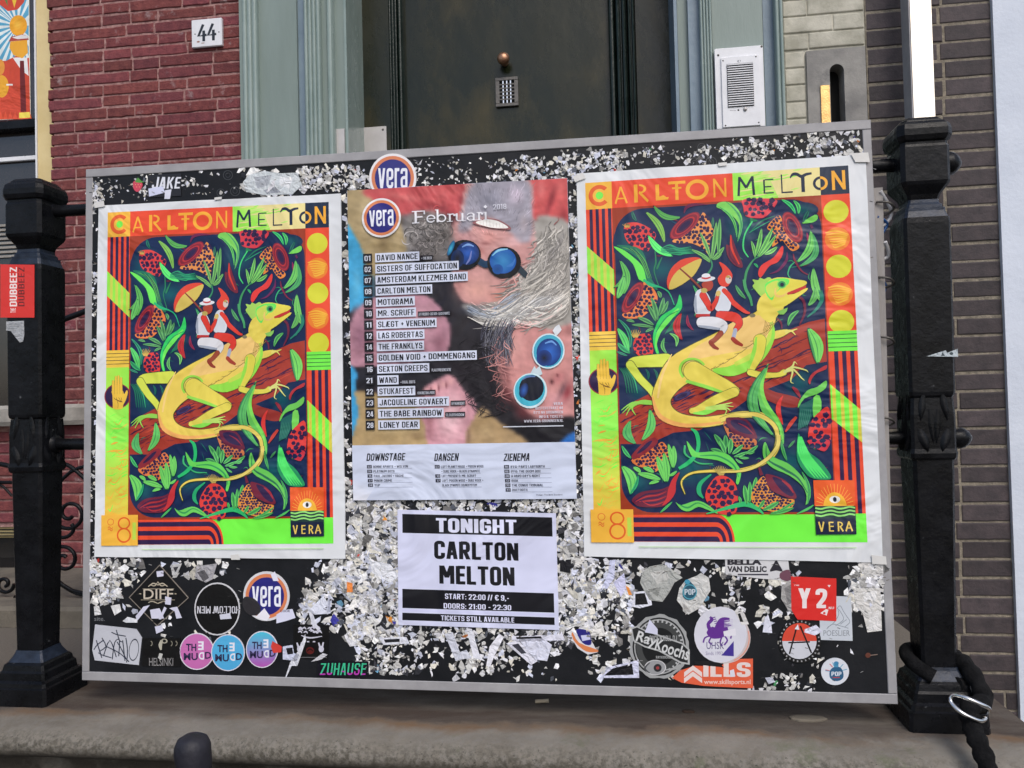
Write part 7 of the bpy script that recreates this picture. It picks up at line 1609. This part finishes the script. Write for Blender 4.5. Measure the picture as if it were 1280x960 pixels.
def f(pr):
    n = 40; cx_, cy_ = 824, 808
    pr.sheet([(cx_ + (37 + 1.2 * math.sin(i * 2.1)) * math.cos(i * math.tau / n), cy_ + (40 + 1.2 * math.sin(i * 1.7)) * math.sin(i * math.tau / n)) for i in range(n)], (158, 160, 160), thick=pr.off - .0005)
    pr.ell(cx_, cy_, 33.5, 36.5, (20, 22, 24)); pr.ring(cx_, cy_, 31.5, 34.5, .05, (160, 162, 162)); pr.ring(cx_, cy_, 29, 32, .26, (64, 66, 66)); rn = random.Random(2)
    for i in range(22):
        a = -math.pi * .95 + i * math.pi * .062; x, y = cx_ + 29.0 * math.cos(a), cy_ + 32.2 * math.sin(a); ca, sa = math.cos(a + math.pi / 2), math.sin(a + math.pi / 2)
        pr.poly([(x + u * ca - v * sa, y + u * sa + v * ca) for u, v in ((-1.1, -2), (1.1, -2), (.8, 2), (-1.3, 2))], (176, 178, 178))
    B_ = hmap(hom([(789, 782), (862, 803), (862, 832), (789, 808)]))
    pr.poly([(0, .10), (.1, -.06), (.25, .0), (.55, .05), (.9, .1), (1.0, .30), (1.0, .95), (.86, 1.02), (.5, .80), (.25, .82), (.04, .70)], (178, 180, 180), B_); pr.poly([(.02, .14), (.11, -.01), (.25, .06), (.55, .11), (.88, .16), (.97, .32), (.97, .9), (.86, .94), (.5, .72), (.25, .75), (.06, .64)], (34, 36, 38), B_)
    pr.text('Ray', .06, .12, .42, .80, (206, 208, 208), B_, bold=.02, shear=.12); pr.text('Koochs', .42, .22, .97, .80, (206, 208, 208), B_, bold=.02, shear=.1); pr.text("ROCK'N'ROLL DJ", 812, 794, 846, 801, (170, 172, 172), bold=.02)
    pr.text('RAYKOOCHS.NL', 820, 819.5, 842, 822.8, (170, 172, 172), bold=.01)
    pr.ell(819, 834, 13.5, 9.5, (150, 152, 154)); pr.ring(819, 834, 13.5, 9.5, .08, (210, 210, 212)); pr.ell(822, 834.5, 5, 5, (40, 40, 44)); pr.ell(822, 834.5, 2, 2, (150, 60, 60)); pr.stroke([(812, 828, .6), (806, 835, 1.2), (812, 841, .6)], (70, 72, 76)); pr.stroke([(832, 837, .8), (844, 835, 1.4), (850, 830, .8)], (160, 162, 162))
    pr.poly([(806, 790), (812, 774), (822, 786), (822, 793)], (206, 208, 228))
sticker('large round black and grey sticker with a slanted banner reading Ray Koochs', f, off=.0018)
def f(pr):
    disc(pr, 906, 797, 32, 32, (196, 186, 186)); pr.k += 3
    pr.ell(900.5, 793, 33, 35, (210, 210, 220)); pr.ring(906, 797, 31, 31, .05, (216, 150, 130), a0=-.3, a1=1.2); PU = (96, 44, 140)
    pr.poly(smooth([(883, 790), (890, 783), (898, 786), (908, 783), (910, 790), (904, 796), (896, 798), (888, 797)], 3, True), PU); pr.body([(888, 788, 2.6), (885, 780, 2.2), (890, 774, 2.2), (887, 771, 1.3)], PU, n=3); pr.stroke([(895, 786, 2.5), (902, 776, 4), (912, 774, 2)], PU); pr.stroke([(896, 787, 1.5), (905, 782, 3.5), (914, 781, 1)], PU)
    for P in ([(888, 794), (881, 797), (879, 803)], [(889, 796), (886, 802), (890, 805)], [(905, 794), (909, 800), (905, 806)], [(902, 796), (900, 803), (903, 807)], [(909, 788), (914, 792), (913, 798)]): pr.stroke([(*p, 1.0) for p in P], PU, n=3)
    for k in range(5): pr.stroke([(890 + k, 772 + k * 2.4, .4), (894 + k, 771 + k * 2.4, .7)], PU, n=1); pr.stroke([(905, 776 + k * 1.8, .3), (916, 774 + k * 2, .5)], (196, 190, 212), n=1)
    pr.text('UHSK', 883, 802, 905, 811, (86, 76, 120), bold=.005); pr.text('Sinds 1993', 882, 814, 903, 818.5, (120, 110, 150), bold=0)
    pr.poly([(901.5, 819), (917, 801), (917, 820)], (64, 48, 140)); pr.poly([(904, 789), (919, 785), (920, 794), (905, 795)], (224, 222, 230))
sticker('round white sticker with a purple winged horse over the letters UHSK', f, off=.0018)
def f(pr):
    pr.sheet([(840, 847), (850, 838), (868, 832), (900, 833), (912, 824), (941, 823), (941, 860), (880, 857), (852, 853)], (222, 96, 64), thick=pr.off - .0005); W_ = (226, 210, 206)
    for k in range(2): pr.poly([(855, 840 + k * 7.5), (866, 831.5 + k * 7.5), (877.5, 840 + k * 7.5), (877.5, 846 + k * 7.5), (866, 837.5 + k * 7.5), (855, 846 + k * 7.5)], W_)
    pr.text('ILLS', 879, 828, 938, 845.5, W_, bold=.05); pr.text('www.skillsports.nl', 880, 849, 938, 856.5, (232, 200, 190), bold=.015); pr.poly([(868, 830), (905, 834), (896, 826), (868, 826)], (20, 22, 26))
    pr.poly([(912, 838), (917, 836), (919, 845), (913, 846)], (216, 216, 228))
sticker('orange torn sticker with white chevrons and the letters ILLS, below the purple horse sticker', f)
def f(pr):
    pr.sheet([(906, 699), (985, 700), (988, 726), (950, 723), (907, 718)], (206, 206, 208), thick=pr.off - .0005); K_ = (36, 34, 44)
    pr.text('BELLA', 909, 698.5, 952, 706, K_, bold=.06); pr.text('VAN DELLIC', 909, 707.5, 958, 715, K_, bold=.05); pr.rect(922, 717, 960, 719, (60, 58, 70)); pr.poly(smooth([(962, 714), (966, 706), (970, 700), (974, 706), (978, 714), (970, 713)], 3, True), K_); pr.poly(smooth([(975, 716), (986, 712), (988, 725), (976, 724)], 3, True), (110, 70, 86))
sticker('torn white strip reading VAN DELLIC under the right CARLTON MELTON poster', f)
def f(pr):
    pr.sheet([(1023.5, 744.5), (1063.5, 745.5), (1065.5, 800.8), (1025, 799.5)], (196, 202, 210), thick=pr.off - .0005); k = (120, 130, 140)
    pr.text('POESLIER', 1029, 787.5, 1062, 794.5, (130, 136, 144), bold=0)
    for P in ([(1033, 786), (1040, 780), (1050, 782), (1060, 785)], [(1044, 782), (1054, 774), (1050, 764), (1046, 760)], [(1046, 760), (1050, 757), (1054, 764), (1058, 770), (1062, 777), (1056, 783)], [(1034, 784), (1042, 778), (1048, 768), (1047, 762)], [(1050, 780), (1058, 774)]): pr.stroke([(*p, .35) for p in P], k, n=4)
sticker('pale grey sticker with a fine line drawing over the word POESLIER', f)
def f(pr):
    q = [(988.3, 720.2), (1045, 723), (1045, 776), (996.6, 774), (989, 762)]; pr.sheet(q, (214, 42, 38), thick=pr.off - .0005); W_ = (232, 220, 220)
    pr.text('Y', 997.5, 735, 1013, 760, W_, bold=.05); pr.text('2', 1019, 736, 1033.5, 759.5, W_, bold=.06); pr.text('.NU', 1034, 758, 1042, 761, W_, bold=.02); pr.text('THE', 992, 730.5, 999, 732.2, W_, bold=.01); pr.poly([(1025, 766), (1032, 761), (1035, 762), (1033, 769)], W_); pr.ell(1030, 766, 1.6, 1.4, (214, 42, 38)); pr.poly([(1034, 731), (1038, 731), (1036, 734)], W_)
sticker('red square sticker with white Y2, its lower left corner cut', f, off=.0022)
def f(pr):
    disc(pr, 999.5, 801.5, 26.5, 27, (14, 14, 15)); pr.ell(999, 801, 21.5, 22.5, (198, 200, 208)); pr.ell(999, 801, 21.5, 22.5, (206, 70, 50), a0=math.pi, a1=math.tau); K_ = (22, 20, 22)
    for i in range(30):
        a = i * math.tau / 30; x, y = 999.3 + 24.2 * math.cos(a), 801.3 + 24.9 * math.sin(a); ca, sa = math.cos(a + 1.57), math.sin(a + 1.57); pr.poly([(x + u * ca - v * sa, y + u * sa + v * ca) for u, v in ((-.9, -1), (.8, -1), (1, 1), (-.7, 1))], (150, 150, 152))
    pr.stroke([(996, 782, 1), (986.5, 817, 1)], K_, n=1); pr.stroke([(1000, 782, 1), (1014, 816, 1)], K_, n=1); pr.stroke([(985, 803, .9), (1012, 802, .9)], K_, n=1); pr.poly([(993, 786), (997, 780), (999, 787)], (218, 218, 226))
sticker('round black rimmed sticker, red over white, crossed by a black letter A', f, off=.0018)
def bottle(pr, x, y, s_):
    B_ = (44, 92, 128); pr.poly(smooth([(x - 9 * s_, y - 2 * s_), (x - 4 * s_, y - 8 * s_), (x + 5 * s_, y - 8 * s_), (x + 9.5 * s_, y - 1 * s_), (x + 9 * s_, y + 7 * s_), (x + 1 * s_, y + 11 * s_), (x - 8 * s_, y + 7 * s_)], 3, True), B_); pr.rect(x - 3 * s_, y - 13 * s_, x + 3 * s_, y - 8 * s_, (70, 140, 176)); pr.ell(x, y - 13.5 * s_, 3.4 * s_, 2.6 * s_, (60, 130, 170))
    pr.text('POP', x - 6.5 * s_, y - 2 * s_, x + 7 * s_, y + 4 * s_, (220, 226, 234), bold=.04); pr.rect(x - 5 * s_, y + 5.5 * s_, x + 5 * s_, y + 6.6 * s_, (190, 60, 60))
def f(pr):
    disc(pr, 1043.5, 839, 17.5, 17, (212, 216, 224)); bottle(pr, 1045, 841, .92)
    for a in (-2.9, -2.2, -1.9, -.9, -.3, 3.3): pr.stroke([(1045 + 8 * math.cos(a), 840 + 8 * math.sin(a), .5), (1045 + 14 * math.cos(a), 840 + 13 * math.sin(a), .5)], (200, 80, 80) if a < -2 else (90, 160, 190), n=1)
sticker('small round white sticker with a dark blue POP bottle, board\'s lower right', f)
def f(pr):
    pr.sheet(smooth([(853, 739), (857, 729), (860, 725), (866, 730), (871, 738), (868, 747), (860, 750), (854, 746)], 3, True), (36, 84, 104), thick=pr.off - .0005); pr.ell(859, 727, 3.4, 3, (70, 150, 180)); pr.ring(862, 739.5, 9, 9.5, .14, (84, 160, 180)); pr.text('POP', 855.5, 736, 869, 743, (206, 218, 226), bold=.04)
sticker('tiny teal POP bottle sticker on a torn white patch, under the right CARLTON MELTON poster', f, off=.0025)
# faint rings and a rusty pin left on the black board
pr = Print(off=.0004)
for x, y, r in ((285, 219, 6), (294, 239, 6), (276, 241, 5), (868, 204, 7), (889, 203, 7), (877, 184, 5)): pr.ring(x, y, r, r, .1, (70, 72, 74)); pr.ring(x, y, r * .5, r * .5, .15, (60, 62, 66))
pr.stroke([(870, 200, .4), (880, 192, .4), (889, 203, .4)], (80, 82, 84)); pr.stroke([(882, 190, .5), (886, 190, .5)], (80, 82, 84), n=1)
pr.ell(1085, 819, 3.4, 3.2, (96, 52, 40)); pr.stroke([(1088, 819, .5), (1097, 818, .4)], (140, 120, 110), n=1); pr.text('site.', 118, 771, 131, 776, (120, 122, 126), bold=0)
o = pr.build('marks', M_stick); o.parent = nb
